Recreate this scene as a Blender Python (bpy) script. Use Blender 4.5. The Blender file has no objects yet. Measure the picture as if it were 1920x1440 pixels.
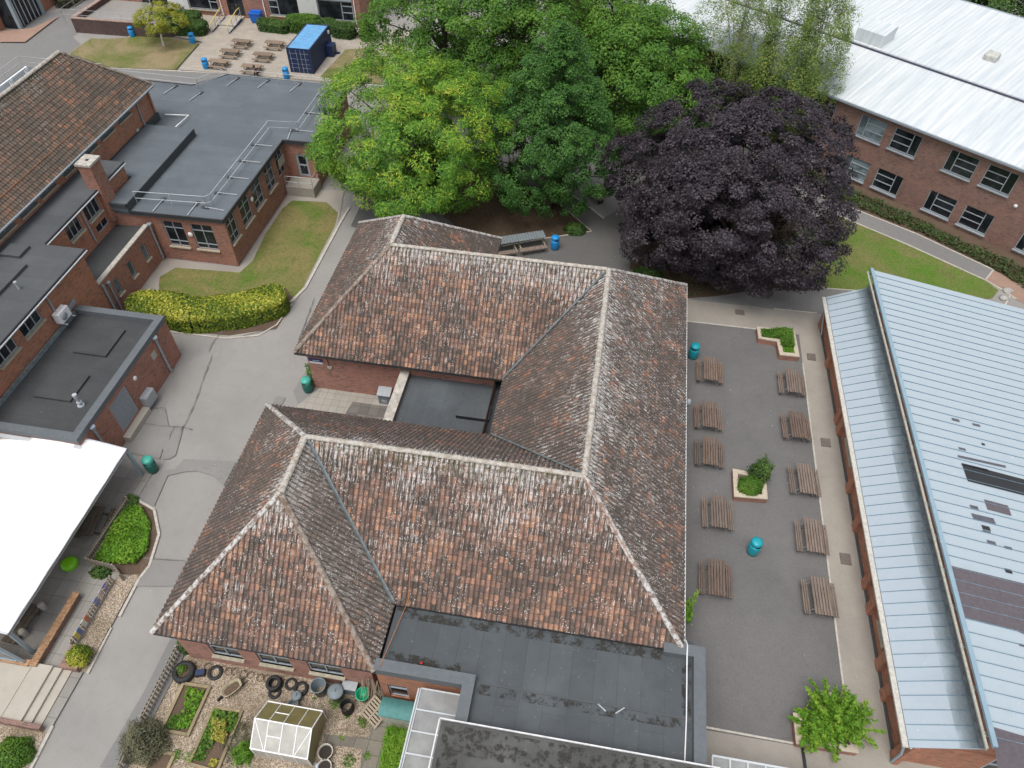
import bpy, bmesh, math, random
import numpy as np
from mathutils import Matrix, Vector
random.seed(7); RNG = np.random.default_rng(11)
sc = bpy.context.scene; COL = sc.collection
R = math.radians
# ------------------------------------------------------------------ camera, world, sun, exposure
F, CH = 1365.0, 35.0
_p, _ro, _y = R(48.3), R(-1.04), R(-8.56)
fw = np.array([math.sin(_y)*math.cos(_p), math.cos(_y)*math.cos(_p), -math.sin(_p)])
_r = np.array([math.cos(_y), -math.sin(_y), 0.0]); _d = np.cross(fw, _r)
rt = math.cos(_ro)*_r + math.sin(_ro)*_d; dn = -math.sin(_ro)*_r + math.cos(_ro)*_d
cam = bpy.data.objects.new('camera', bpy.data.cameras.new('camera')); COL.objects.link(cam)
M = Matrix.Identity(4)
for i in range(3):
    M[i][0] = rt[i]; M[i][1] = -dn[i]; M[i][2] = -fw[i]
M[2][3] = CH
cam.matrix_world = M
cam.data.sensor_width = 36; cam.data.lens = 36*F/1920; cam.data.clip_end = 3000; cam.data.clip_start = .5
sc.camera = cam
def at(x, y, z=0.0):            # point of the photograph (1920 px wide) at height z
    v = fw*F + rt*(x-960) + dn*(y-720); t = (z-CH)/v[2]
    return (v[0]*t, v[1]*t, z)
W = bpy.data.worlds.new('World'); sc.world = W; W.use_nodes = True
nt = W.node_tree; bg = nt.nodes['Background']
sky = nt.nodes.new('ShaderNodeTexSky'); sky.sky_type = 'NISHITA'; sky.sun_disc = False
SUN_EL, SUN_AZ = R(70), R(205)     # azimuth clockwise from +Y
sky.sun_elevation = SUN_EL; sky.sun_rotation = SUN_AZ
sky.air_density = 1.0; sky.dust_density = 4.0; sky.ozone_density = 0.8
hs = nt.nodes.new('ShaderNodeHueSaturation'); hs.inputs['Saturation'].default_value = .38; nt.links.new(sky.outputs[0], hs.inputs['Color']); nt.links.new(hs.outputs[0], bg.inputs[0]); bg.inputs[1].default_value = 0.14
sl = bpy.data.lights.new('sun', 'SUN'); sl.energy = 1.15; sl.angle = R(32); sl.color = (1, .97, .93)
so = bpy.data.objects.new('sun', sl); COL.objects.link(so)
sd = Vector((math.sin(SUN_AZ)*math.cos(SUN_EL), math.cos(SUN_AZ)*math.cos(SUN_EL), math.sin(SUN_EL)))
so.rotation_euler = sd.to_track_quat('Z', 'Y').to_euler()
sc.view_settings.view_transform = 'Standard'; sc.view_settings.look = 'None'
sc.view_settings.exposure = 0.45; sc.view_settings.gamma = 1
sc.render.engine = 'CYCLES'
# ------------------------------------------------------------------ tagging
def tag(o, label=None, cat=None, group=None, kind=None):
    if label: o['label'] = label
    if cat: o['category'] = cat
    if group: o['group'] = group
    if kind: o['kind'] = kind
    return o
def thing(name, label, cat, loc=(0, 0, 0), rz=0, group=None):
    o = bpy.data.objects.new(name, None); COL.objects.link(o); o.empty_display_size = .3
    o.location = loc; o.rotation_euler = (0, 0, rz)
    return tag(o, label, cat, group)
def org(o):
    v = Vector((0, 0, 0))
    while o is not None:
        v += Vector(o.location); o = o.parent
    return v
def copy_tree(o, parent=None):
    c = o.copy(); COL.objects.link(c); c.parent = parent
    for ch in list(o.children): copy_tree(ch, c)
    return c
# ------------------------------------------------------------------ mesh builder
class MB:
    def __init__(s): s.v = []; s.f = []; s.mi = []; s.uv = {}; s.uv2 = {}; s.sm = []
    def face(s, pts, mi=0, uv=None, uv2=None, smooth=False):
        n = len(s.v); s.v += [tuple(map(float, p)) for p in pts]; k = len(s.f)
        s.f.append(tuple(range(n, n+len(pts)))); s.mi.append(mi); s.sm.append(smooth)
        if uv is not None: s.uv[k] = uv
        if uv2 is not None: s.uv2[k] = uv2
        return s
    def mesh(s, V, Fs, mi=0, smooth=False):
        n = len(s.v); s.v += [tuple(map(float, p)) for p in V]
        for f in Fs: s.f.append(tuple(n+i for i in f)); s.mi.append(mi); s.sm.append(smooth)
        return s
    def box(s, x0, x1, y0, y1, z0, z1, mi=0):
        return s.prism([(x0, y0), (x1, y0), (x1, y1), (x0, y1)], z0, z1, mi)
    def prism(s, poly, z0, z1, mi=0, mtop=None):
        n = len(poly); V = [(p[0], p[1], z0) for p in poly]+[(p[0], p[1], z1) for p in poly]
        a = sum(poly[i][0]*poly[(i+1) % n][1]-poly[(i+1) % n][0]*poly[i][1] for i in range(n))
        S = [(i, (i+1) % n, n+(i+1) % n, n+i) for i in range(n)]
        if a < 0: S = [f[::-1] for f in S]; B = [tuple(range(n))]; T = [tuple(range(2*n-1, n-1, -1))]
        else: B = [tuple(range(n-1, -1, -1))]; T = [tuple(range(n, 2*n))]
        s.mesh(V, S+B, mi); return s.mesh(V, T, mi if mtop is None else mtop)
    def bar(s, a, b, w, h, up=(0, 0, 1), mi=0):      # box from a to b, w wide, h tall, centred
        a = Vector(a); b = Vector(b); t = (b-a).normalized(); u = Vector(up)
        if abs(t.dot(u)) > .99: u = Vector((1, 0, 0))
        x = t.cross(u).normalized(); y = x.cross(t).normalized()
        V = []
        for c in (a, b):
            for sx, sy in ((-1, -1), (1, -1), (1, 1), (-1, 1)): V.append(c+x*(sx*w/2)+y*(sy*h/2))
        return s.mesh(V, [(0, 1, 2, 3), (4, 7, 6, 5), (0, 4, 5, 1), (1, 5, 6, 2), (2, 6, 7, 3), (3, 7, 4, 0)], mi)
    def tube(s, pts, r, n=8, mi=0, caps=True, smooth=True):
        pts = [Vector(p) for p in pts]; m = len(pts)
        rs = list(r) if hasattr(r, '__len__') else [r]*m
        V = []; Fs = []; x = None
        for i, p in enumerate(pts):
            t = (pts[min(i+1, m-1)]-pts[max(i-1, 0)]).normalized()
            if x is None:
                x = t.cross(Vector((0, 0, 1)) if abs(t.z) < .95 else Vector((1, 0, 0))).normalized()
            else: x = (x-t*x.dot(t)).normalized()
            y = t.cross(x)
            for k in range(n):
                a = 2*math.pi*k/n; V.append(p+x*(math.cos(a)*rs[i])+y*(math.sin(a)*rs[i]))
        for i in range(m-1):
            for k in range(n):
                a = i*n+k; b = i*n+(k+1) % n; Fs.append((a, b, b+n, a+n))
        s.mesh(V, Fs, mi, smooth)
        if caps:
            s.mesh(V[:n], [tuple(range(n-1, -1, -1))], mi); s.mesh(V[-n:], [tuple(range(n))], mi)
        return s
    def lathe(s, prof, c=(0, 0, 0), n=20, mi=0, smooth=True, sx=1, sy=1):
        V = []; Fs = []
        for r, z in prof:
            for k in range(n):
                a = 2*math.pi*k/n; V.append((c[0]+sx*r*math.cos(a), c[1]+sy*r*math.sin(a), c[2]+z))
        for i in range(len(prof)-1):
            for k in range(n):
                a = i*n+k; b = i*n+(k+1) % n; Fs.append((a, b, b+n, a+n))
        return s.mesh(V, Fs, mi, smooth)
    def build(s, name, mats, parent=None, local=False, bevel=0):
        me = bpy.data.meshes.new(name)
        o3 = Vector((0, 0, 0)) if (parent is None or local) else org(parent)
        V = [(p[0]-o3.x, p[1]-o3.y, p[2]-o3.z) for p in s.v]
        me.from_pydata(V, [], s.f)
        if not isinstance(mats, (list, tuple)): mats = [mats]
        for m in mats: me.materials.append(m)
        me.polygons.foreach_set('material_index', s.mi); me.polygons.foreach_set('use_smooth', s.sm)
        uv = me.uv_layers.new(name='UVMap'); data = np.zeros((len(me.loops), 2), 'f')
        d2 = np.zeros((len(me.loops), 2), 'f') if s.uv2 else None
        li = 0
        for k, f in enumerate(s.f):
            L = len(f)
            if k in s.uv: data[li:li+L] = s.uv[k]
            else:
                p0 = Vector(s.v[f[0]]); nrm = Vector((0, 0, 0))
                for i in range(L):
                    a = Vector(s.v[f[i]])-p0; b = Vector(s.v[f[(i+1) % L]])-p0; nrm += a.cross(b)
                if nrm.length > 1e-12: nrm.normalize()
                if abs(nrm.z) > .75: data[li:li+L] = [(s.v[i][0], s.v[i][1]) for i in f]
                else:
                    t = Vector((-nrm.y, nrm.x)).normalized()
                    data[li:li+L] = [(s.v[i][0]*t.x+s.v[i][1]*t.y, s.v[i][2]) for i in f]
            if d2 is not None and k in s.uv2: d2[li:li+L] = s.uv2[k]
            li += L
        uv.data.foreach_set('uv', data.ravel())
        if d2 is not None:
            u2 = me.uv_layers.new(name='slope'); u2.data.foreach_set('uv', d2.ravel())
        me.update()
        o = bpy.data.objects.new(name, me); COL.objects.link(o)
        if parent is not None: o.parent = parent
        if bevel:
            b = o.modifiers.new('bevel', 'BEVEL'); b.width = bevel; b.segments = 2; b.limit_method = 'ANGLE'
        return o
# ------------------------------------------------------------------ materials
class NT:
    def __init__(s, name):
        s.m = bpy.data.materials.new(name); s.m.use_nodes = True; s.t = s.m.node_tree
        s.b = s.t.nodes['Principled BSDF']; s.out = s.t.nodes['Material Output']
    def n(s, t, **k):
        o = s.t.nodes.new('ShaderNode'+t)
        for a, b in k.items():
            if a.startswith('i_'):
                key = a[2:]; key = int(key) if key.isdigit() else key.replace('_', ' ')
                s.set(o.inputs[key], b)
            else: setattr(o, a, b)
        return o
    def set(s, sock, v):
        if isinstance(v, bpy.types.NodeSocket): s.t.links.new(v, sock)
        elif isinstance(v, bpy.types.Node): s.t.links.new(v.outputs[0], sock)
        else:
            if isinstance(v, tuple) and len(v) == 3 and sock.type == 'RGBA': v = (*v, 1)
            sock.default_value = v
    def ramp(s, fac, stops, interp='LINEAR'):
        r = s.n('ValToRGB'); s.set(r.inputs[0], fac); e = r.color_ramp.elements; r.color_ramp.interpolation = interp
        while len(e) < len(stops): e.new(.5)
        for k, (p, c) in enumerate(stops):
            e[k].position = p; c = c if isinstance(c, tuple) else (c, c, c); e[k].color = (*c, 1)
        return r.outputs[0]
    def noise(s, vec, scale, detail=3, rough=.55, dist=0):
        n = s.n('TexNoise', i_Scale=scale, i_Detail=detail, i_Roughness=rough, i_Distortion=dist)
        if vec is not None: s.set(n.inputs['Vector'], vec)
        return n.outputs[0]
    def mix(s, f, a, b, mode='MIX'):
        m = s.n('Mix', data_type='RGBA', blend_type=mode); s.set(m.inputs[0], f); s.set(m.inputs[6], a); s.set(m.inputs[7], b)
        return m.outputs[2]
    def math(s, op, a, b=0.0, clamp=False):
        m = s.n('Math', operation=op, use_clamp=clamp); s.set(m.inputs[0], a); s.set(m.inputs[1], b); return m.outputs[0]
    def map(s, vec, sc_=(1, 1, 1), rot=(0, 0, 0)):
        m = s.n('Mapping'); s.set(m.inputs[0], vec); m.inputs['Scale'].default_value = sc_; m.inputs['Rotation'].default_value = rot
        return m.outputs[0]
    def obj(s): return s.n('TexCoord').outputs['Object']
    def pos(s): return s.n('NewGeometry').outputs['Position']
    def uv(s, name='UVMap'): return s.n('UVMap', uv_map=name).outputs[0]
    def bump(s, h, dist=.01, strength=.6):
        b = s.n('Bump', i_Strength=strength, i_Distance=dist); s.set(b.inputs['Height'], h); s.set(s.b.inputs['Normal'], b.outputs[0])
    def done(s, color=None, rough=.85, metal=0, spec=None):
        if color is not None: s.set(s.b.inputs['Base Color'], color)
        s.set(s.b.inputs['Roughness'], rough); s.b.inputs['Metallic'].default_value = metal
        if spec is not None: s.b.inputs['Specular IOR Level'].default_value = spec
        return s.m
_mc = {}
def plain(name, c, rough=.7, metal=0, var=.18, sc_=6, spec=None):
    if name in _mc: return _mc[name]
    t = NT(name); p = t.pos()
    n = t.noise(p, sc_, 4); f = t.ramp(n, [(.3, 1-var), (.7, 1+var)])
    col = t.mix(1.0, (*c,), f, 'MULTIPLY')
    g = t.noise(p, .9, 3); col = t.mix(t.ramp(g, [(.5, 0.0), (.8, .25)]), col, tuple(x*.6 for x in c))
    _mc[name] = t.done(col, rough, metal, spec); return _mc[name]
def brick(name, c1, c2, mortar, dirt=.35, lo=(.05, .045, .04)):
    t = NT(name); u = t.uv()
    b = t.n('TexBrick', i_Scale=1.0, i_Mortar_Size=.007, i_Mortar_Smooth=.1, i_Bias=0.0, i_Brick_Width=.225, i_Row_Height=.075)
    b.offset = .5; t.set(b.inputs['Vector'], u); t.set(b.inputs['Color1'], c1); t.set(b.inputs['Color2'], c2); t.set(b.inputs['Mortar'], mortar)
    # occasional dark burnt headers
    fl = t.n('VectorMath', operation='FLOOR'); t.set(fl.inputs[0], t.map(u, (4.444, 13.333, 1)))
    w = t.n('TexWhiteNoise', noise_dimensions='2D'); t.set(w.inputs['Vector'], fl.outputs[0])
    dark = t.ramp(w.outputs[0], [(.80, 0.0), (.86, .55)])
    col = t.mix(t.math('MULTIPLY', dark, t.math('SUBTRACT', 1.0, b.outputs['Fac'])), b.outputs['Color'], lo)
    n1 = t.noise(t.pos(), 1.3, 5, .6); col = t.mix(t.ramp(n1, [(.45, 0.0), (.75, dirt)]), col, tuple(x*.45 for x in c2))
    n2 = t.noise(t.pos(), .7, 3); col = t.mix(t.ramp(n2, [(.3, .22), (.55, 0.0)]), col, tuple(min(1, x*1.35) for x in c1))
    t.bump(t.math('SUBTRACT', 1.0, b.outputs['Fac']), .006, .5)
    return t.done(col, .9)
BR_RED = brick('brick_red', (.37, .145, .09), (.27, .11, .075), (.36, .30, .25))
BR_ORG = brick('brick_orange', (.44, .165, .085), (.33, .125, .07), (.40, .31, .24))
BR_BRN = brick('brick_brown', (.27, .14, .105), (.19, .105, .085), (.30, .25, .21), .3)
BR_DRK = brick('brick_dark', (.10, .055, .05), (.07, .04, .035), (.13, .11, .10), .5)
BR_PNT = brick('brick_pinkish', (.40, .18, .13), (.31, .14, .105), (.38, .29, .24), .3)
def felt(name, c, seam_dir=0, width=1.0, stain=.5, light=.3):
    t = NT(name); p = t.pos(); v = t.map(p, (1, 1, 1), (0, 0, R(seam_dir)))
    b = t.n('TexBrick', i_Scale=1.0, i_Mortar_Size=.018, i_Mortar_Smooth=.3, i_Bias=0.0, i_Brick_Width=7.3, i_Row_Height=width)
    b.offset = .37; t.set(b.inputs['Vector'], v)
    t.set(b.inputs['Color1'], c); t.set(b.inputs['Color2'], tuple(x*.86 for x in c)); t.set(b.inputs['Mortar'], tuple(x*.74 for x in c))
    col = b.outputs['Color']
    n = t.noise(t.map(p, (.5, .5, .5)), 1.0, 7, .68, .5)
    col = t.mix(t.ramp(n, [(.38, 0.0), (.62, stain)]), col, tuple(x*.62 for x in c))
    n2 = t.noise(p, .35, 4, .6); col = t.mix(t.ramp(n2, [(.5, 0.0), (.72, light)]), col, tuple(min(1, x*1.45+.01) for x in c))
    n4 = t.noise(v, 1.0, 3); 
    sp = t.noise(p, 9, 2); col = t.mix(t.ramp(sp, [(.70, 0.0), (.74, .5)]), col, (.25, .25, .24))
    g = t.noise(p, 60, 2); col = t.mix(1.0, col, t.ramp(g, [(.3, .85), (.7, 1.12)]), 'MULTIPLY')
    t.bump(b.outputs['Fac'], .01, .35)
    return t.done(col, .82, spec=.35)
FELT_BLUE = felt('felt_blue_grey', (.122, .142, .158), 0, 1.0, .3, .25)
FELT_MID = felt('felt_mid_grey', (.088, .095, .100), 0, 1.0, .35, .2)
FELT_DK = felt('felt_dark', (.062, .066, .068), 0, 1.0, .5, .2)
FELT_S = felt('felt_slate', (.082, .094, .102), 90, 1.0, .45, .35)
FELT_OLD = felt('felt_weathered', (.095, .096, .09), 0, 2.2, .95, .6)
FELT_EDGE = plain('felt_upstand', (.11, .125, .135), .75, var=.1)
FELT_EDGE_D = plain('felt_upstand_dark', (.05, .057, .062), .75, var=.1)
def ground(name, c, c2, s1=.25, speck=.25, rough=.92, amt=.5, cracks=0):
    t = NT(name); p = t.pos()
    n = t.noise(p, s1, 6, .6, .3); col = t.mix(t.ramp(n, [(.35, 0.0), (.68, amt)]), c, c2)
    n2 = t.noise(p, 2.2, 5, .65); col = t.mix(t.ramp(n2, [(.52, 0.0), (.75, .35)]), col, tuple(x*.7 for x in c))
    n5 = t.noise(p, .9, 7, .72, 1.2); col = t.mix(t.ramp(n5, [(.60, 0.0), (.70, .30)]), col, tuple(x*.55 for x in c))
    n6 = t.noise(p, .13, 5, .6, .8); col = t.mix(t.ramp(n6, [(.45, 0.0), (.62, .25)]), col, tuple(min(1, x*1.25) for x in c))
    g = t.noise(p, 38, 2, .7); col = t.mix(1.0, col, t.ramp(g, [(.3, 1-speck), (.7, 1+speck)]), 'MULTIPLY')
    sp = t.n('TexVoronoi', i_Scale=1.7); t.set(sp.inputs['Vector'], p)
    col = t.mix(t.ramp(sp.outputs['Distance'], [(.02, .5), (.05, 0.0)]), col, tuple(x*.45 for x in c))
    sw = t.n('TexVoronoi', i_Scale=1.1); t.set(sw.inputs['Vector'], t.map(p, (1, 1, 1), (0, 0, 1)))
    col = t.mix(t.ramp(sw.outputs['Distance'], [(.022, .7), (.035, 0.0)]), col, (.62, .60, .57))
    if cracks:
        vr = t.n('TexVoronoi', i_Scale=.16, feature='DISTANCE_TO_EDGE'); t.set(vr.inputs['Vector'], t.mix(.35, p, t.n('TexNoise', i_Scale=.6, i_Detail=5).outputs[1]))
        col = t.mix(t.ramp(vr.outputs['Distance'], [(.0015, cracks), (.006, 0.0)]), col, tuple(x*.5 for x in c))
    t.bump(g, .01, .3)
    return t.done(col, rough, spec=.25)
ASPH_L = ground('asphalt_light', (.285, .274, .256), (.235, .226, .213), amt=.8)
ASPH_M = ground('asphalt_mid', (.200, .197, .190), (.17, .168, .163))
ASPH_D = ground('asphalt_court', (.150, .147, .143), (.118, .116, .113), amt=.9)
ASPH_S = ground('asphalt_patch', (.235, .227, .215), (.20, .194, .185), amt=.9)
ASPH_T = ground('asphalt_tree_shade', (.125, .122, .117), (.10, .098, .092))  # darker asphalt, tree shade put into its colour
CONC = ground('concrete_path', (.325, .30, .262), (.26, .24, .21), .4, .15, amt=.9)
CONC_L = ground('concrete_light', (.42, .39, .33), (.33, .30, .25), .6, .15)
KERB = plain('kerb_stone', (.45, .42, .37), .9)
SOIL = ground('soil', (.12, .085, .06), (.075, .05, .035), 1.2, .5)
MULCH = ground('mulch', (.075, .052, .034), (.05, .034, .024), .8, .5)
def grass(name, green, dry, amt, s=.5):
    t = NT(name); p = t.pos()
    n = t.noise(p, s, 7, .68, .9); col = t.mix(t.ramp(n, [(.38, 0.0), (.58, amt)]), green, dry); nb = t.noise(p, s*2.7, 6, .7, .5); col = t.mix(t.ramp(nb, [(.56, 0.0), (.68, amt*.7)]), col, tuple(x*.75 for x in dry))
    n2 = t.noise(p, 7, 5, .7); col = t.mix(1.0, col, t.ramp(n2, [(.25, .62), (.75, 1.35)]), 'MULTIPLY')
    n3 = t.noise(p, 45, 3, .7); col = t.mix(1.0, col, t.ramp(n3, [(.25, .6), (.75, 1.4)]), 'MULTIPLY')
    sp = t.n('TexVoronoi', i_Scale=2.3); t.set(sp.inputs['Vector'], p)
    col = t.mix(t.ramp(sp.outputs['Distance'], [(.035, .6), (.06, 0.0)]), col, (.4, .38, .2))
    t.bump(n3, .03, .7); return t.done(col, .95, spec=.1)
LAWN = grass('lawn_green', (.095, .155, .028), (.22, .175, .08), .8, .28)
LAWN_R = grass('lawn_right', (.085, .175, .022), (.20, .17, .08), .75, .2)
LAWN_DRY = grass('lawn_dry', (.13, .15, .045), (.27, .215, .125), 1.0, .16)
VERGE = grass('verge', (.10, .10, .035), (.16, .11, .06), .9, .7)
def slabs(name, c1, c2, w, h, mort, off=.5, rot=0, var=.3):
    t = NT(name); p = t.map(t.pos(), (1, 1, 1), (0, 0, R(rot)))
    b = t.n('TexBrick', i_Scale=1.0, i_Mortar_Size=.012, i_Mortar_Smooth=.2, i_Bias=0.0, i_Brick_Width=w, i_Row_Height=h); b.offset = off
    t.set(b.inputs['Vector'], p); t.set(b.inputs['Color1'], c1); t.set(b.inputs['Color2'], c2); t.set(b.inputs['Mortar'], mort)
    n = t.noise(t.pos(), .8, 6, .65); col = t.mix(t.ramp(n, [(.4, 0.0), (.7, var)]), b.outputs['Color'], tuple(x*.6 for x in c2))
    g = t.noise(t.pos(), 30, 2); col = t.mix(1.0, col, t.ramp(g, [(.3, .85), (.7, 1.15)]), 'MULTIPLY')
    t.bump(b.outputs['Fac'], -.01, .4); return t.done(col, .9, spec=.25)
PAV_BEIGE = slabs('paving_beige', (.40, .36, .30), (.35, .31, .26), .9, .6, (.22, .2, .17))
PAV_GREY = slabs('paving_grey', (.29, .275, .25), (.25, .237, .215), .9, .9, (.14, .13, .12), 0)
PAV_PINK = slabs('paving_pink', (.36, .24, .18), (.33, .22, .17), .22, .11, (.28, .19, .15))
PAV_GARDEN = slabs('paving_garden', (.225, .205, .165), (.17, .155, .13), .62, .62, (.07, .08, .04), 0)
PAV_LOBBY = slabs('paving_lobby', (.21, .19, .165), (.13, .125, .12), .62, .62, (.09, .085, .08), 0)
PAV_LOBBY_L = slabs('paving_lobby_light', (.37, .35, .31), (.33, .31, .27), .5, .5, (.2, .19, .17), 0)
def gravel():
    t = NT('gravel'); p = t.pos()
    v = t.n('TexVoronoi', i_Scale=26.0); t.set(v.inputs['Vector'], p)
    w = t.n('TexWhiteNoise', noise_dimensions='3D'); t.set(w.inputs['Vector'], v.outputs['Position'])
    col = t.ramp(w.outputs[0], [(0.0, (.13, .10, .075)), (.35, (.27, .21, .15)), (.7, (.42, .34, .25)), (1.0, (.60, .52, .42))])
    n = t.noise(p, .7, 4); col = t.mix(t.ramp(n, [(.42, 0.0), (.66, .55)]), col, (.13, .105, .06))
    t.bump(v.outputs['Distance'], -.03, .8); return t.done(col, .9)
GRAVEL = gravel()
# ---- roof tiles
def tiles(name, pal, shift, lichen, moss, grey=.0, tw=.232, tg=.29, groove=.85):
    t = NT(name); idv = t.uv('UVMap'); sl_ = t.uv('slope'); p = t.pos()
    w = t.n('TexWhiteNoise', noise_dimensions='2D'); t.set(w.inputs['Vector'], idv)
    big = t.noise(t.map(p, (1, 1, 1)), .55, 4, .6)
    r = t.math('ADD', w.outputs[0], t.math('MULTIPLY', t.math('SUBTRACT', big, .5), 1.5)); r = t.math('ADD', r, shift)
    col = t.ramp(r, pal)
    w2 = t.n('TexWhiteNoise', noise_dimensions='3D'); t.set(w2.inputs['Vector'], t.map(idv, (3.1, 1.7, 1)))
    col = t.mix(1.0, col, t.ramp(w2.outputs[0], [(0.0, .72), (1.0, 1.25)]), 'MULTIPLY')
    d = t.noise(p, 7, 5, .7); col = t.mix(t.ramp(d, [(.40, 0.0), (.64, .6)]), col, (.105, .090, .078)); d3 = t.noise(p, .8, 5, .65); col = t.mix(t.ramp(d3, [(.44, 0.0), (.68, .42)]), col, (.12, .098, .083))
    d2 = t.noise(p, 24, 3, .7); col = t.mix(1.0, col, t.ramp(d2, [(.3, .78), (.7, 1.22)]), 'MULTIPLY')
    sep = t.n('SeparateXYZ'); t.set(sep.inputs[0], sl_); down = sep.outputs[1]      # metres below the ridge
    # lime wash streaks and lichen
    stk = t.noise(t.map(sl_, (16, 2.2, 1)), 1.0, 4, .75)
    near = t.ramp(t.math('DIVIDE', down, 7.5), [(0.0, .20), (.12, .13), (.4, .065), (1.0, .02)])
    s_ = t.math('ADD', t.math('ADD', stk, near), t.math('MULTIPLY', t.math('SUBTRACT', t.noise(p, .45, 3), .5), .30))
    col = t.mix(t.ramp(s_, [(.70-lichen, 0.0), (.735-lichen, .9)]), col, (.56, .54, .51))
    sp = t.n('TexVoronoi', i_Scale=8.5); wob = t.n('VectorMath', operation='MULTIPLY_ADD'); t.set(wob.inputs[0], t.n('TexNoise', i_Scale=14.0, i_Detail=4).outputs[1]); t.set(wob.inputs[1], (.13, .13, .13)); t.set(wob.inputs[2], p); t.set(sp.inputs['Vector'], wob.outputs[0])
    k = t.math('MULTIPLY', t.ramp(sp.outputs['Distance'], [(.17, .95), (.27, 0.0)]), t.ramp(t.noise(p, 1.3, 5, .75), [(.58-lichen*1.6, 0.0), (.65-lichen*1.6, .9)]))
    spots = (k, (.62, .61, .58))
    mm = t.math('MULTIPLY', t.ramp(t.noise(p, 3.0, 4, .7), [(.45, 0.0), (.6, 1.0)]), t.ramp(t.math('DIVIDE', down, 7.5), [(0.0, moss), (.13, 0.0)]))
    col = t.mix(mm, col, (.085, .085, .03))
    if grey: col = t.mix(grey, col, (.17, .145, .122))
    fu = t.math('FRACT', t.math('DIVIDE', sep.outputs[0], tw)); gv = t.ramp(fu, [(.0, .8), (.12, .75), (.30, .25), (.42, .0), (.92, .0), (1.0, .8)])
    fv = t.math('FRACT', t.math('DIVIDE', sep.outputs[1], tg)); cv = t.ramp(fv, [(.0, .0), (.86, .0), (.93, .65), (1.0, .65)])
    col = t.mix(t.math('MAXIMUM', t.math('MULTIPLY', gv, groove), t.math('MULTIPLY', cv, groove)), col, (.045, .037, .032))  # dark joints plus roll and course-edge shade painted into the tile colour
    col = t.mix(spots[0], col, spots[1])
    return t.done(col, .92, spec=.2)
PAL_O = [(0.0, (.075, .062, .055)), (.24, (.155, .112, .092)), (.48, (.245, .145, .11)), (.76, (.34, .18, .125)), (1.0, (.50, .27, .16))]
PAL_D = [(0.0, (.090, .077, .070)), (.45, (.145, .115, .100)), (.76, (.19, .135, .11)), (.93, (.30, .155, .105)), (1.0, (.44, .20, .12))]
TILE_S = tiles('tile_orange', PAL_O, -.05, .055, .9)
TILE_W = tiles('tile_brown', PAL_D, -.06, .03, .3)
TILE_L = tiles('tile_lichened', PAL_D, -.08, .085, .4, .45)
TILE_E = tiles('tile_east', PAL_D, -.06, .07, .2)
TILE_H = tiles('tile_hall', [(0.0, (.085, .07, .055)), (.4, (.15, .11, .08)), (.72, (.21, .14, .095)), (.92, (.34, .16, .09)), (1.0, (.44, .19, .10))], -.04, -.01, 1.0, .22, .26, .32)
def ridge_mat(name, c, c2):
    t = NT(name); p = t.pos(); n = t.noise(p, 5, 5, .7)
    col = t.mix(t.ramp(n, [(.42, 0.0), (.56, 1.0)]), c, c2)
    n2 = t.noise(p, 22, 3); col = t.mix(1.0, col, t.ramp(n2, [(.3, .75), (.7, 1.2)]), 'MULTIPLY'); return t.done(col, .95)
RIDGE_C = ridge_mat('ridge_cream', (.33, .28, .22), (.47, .45, .41))
RIDGE_W = ridge_mat('hip_lichen', (.20, .15, .12), (.52, .51, .49))
RIDGE_D = ridge_mat('hip_dark', (.17, .12, .09), (.30, .26, .22))
# ---- metal, glass, paint, wood
def zinc(name, c, c2):
    t = NT(name); p = t.pos()
    n = t.noise(t.map(p, (.15, 1.64, 1)), 1.0, 2); col = t.mix(t.ramp(n, [(.35, 0.0), (.65, .3)]), c, c2)
    n2 = t.noise(p, 1.5, 5, .7); col = t.mix(t.ramp(n2, [(.5, 0.0), (.8, .3)]), col, tuple(x*.72 for x in c))
    sp = t.noise(p, 6, 2); col = t.mix(t.ramp(sp, [(.72, 0.0), (.75, .5)]), col, (.7, .72, .72))
    return t.done(col, .7, .0, .3)
ZINC = zinc('zinc_sheet', (.36, .475, .58), (.33, .44, .545))
ZINC_DIRTY = zinc('zinc_dirty', (.20, .25, .27), (.26, .33, .37))
SEAM = plain('zinc_seam', (.15, .24, .31), .6)
def white_roof():
    t = NT('white_sheet_roof'); p = t.pos(); v = t.map(p, (1, 1, 1), (0, 0, R(36)))
    s_ = t.noise(t.map(v, (3.2, .12, 1)), 1.0, 4, .6)
    col = t.mix(t.ramp(s_, [(.35, 0.0), (.7, 1.0)]), (.64, .66, .66), (.46, .52, .55))
    wv = t.n('TexWave', wave_type='BANDS', bands_direction='X', i_Scale=.8); t.set(wv.inputs['Vector'], v)
    col = t.mix(t.ramp(wv.outputs[0], [(.0, .35), (.15, 0.0)]), col, (.42, .44, .45))
    n = t.noise(p, 2.5, 5, .7); col = t.mix(t.ramp(n, [(.55, 0.0), (.75, .3)]), col, (.40, .42, .42))
    t.bump(wv.outputs[0], .05, .4); return t.done(col, .6, 0, .4)
WROOF = white_roof()
STEEL = plain('galvanised_steel', (.46, .49, .51), .45, .3, .1)
STEELP = plain('grey_painted_steel', (.28, .34, .37), .5, 0, .08)
PIPE = plain('grey_pipe', (.27, .31, .34), .5, 0, .1)
UPVC = plain('window_frame_grey', (.34, .38, .41), .4, 0, .06)
UPVC_W = plain('window_frame_pale', (.50, .53, .55), .4, 0, .06)
SILL = plain('stone_sill', (.40, .36, .27), .9)
STONE = plain('coping_stone', (.42, .39, .34), .9, 0, .3, 4)
FASCIA = plain('dark_fascia', (.035, .037, .04), .6)
GUTW = plain('pale_gutter', (.62, .62, .62), .5)
GLAZ_W = plain('white_paint', (.80, .81, .81), .5, 0, .05)
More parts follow.
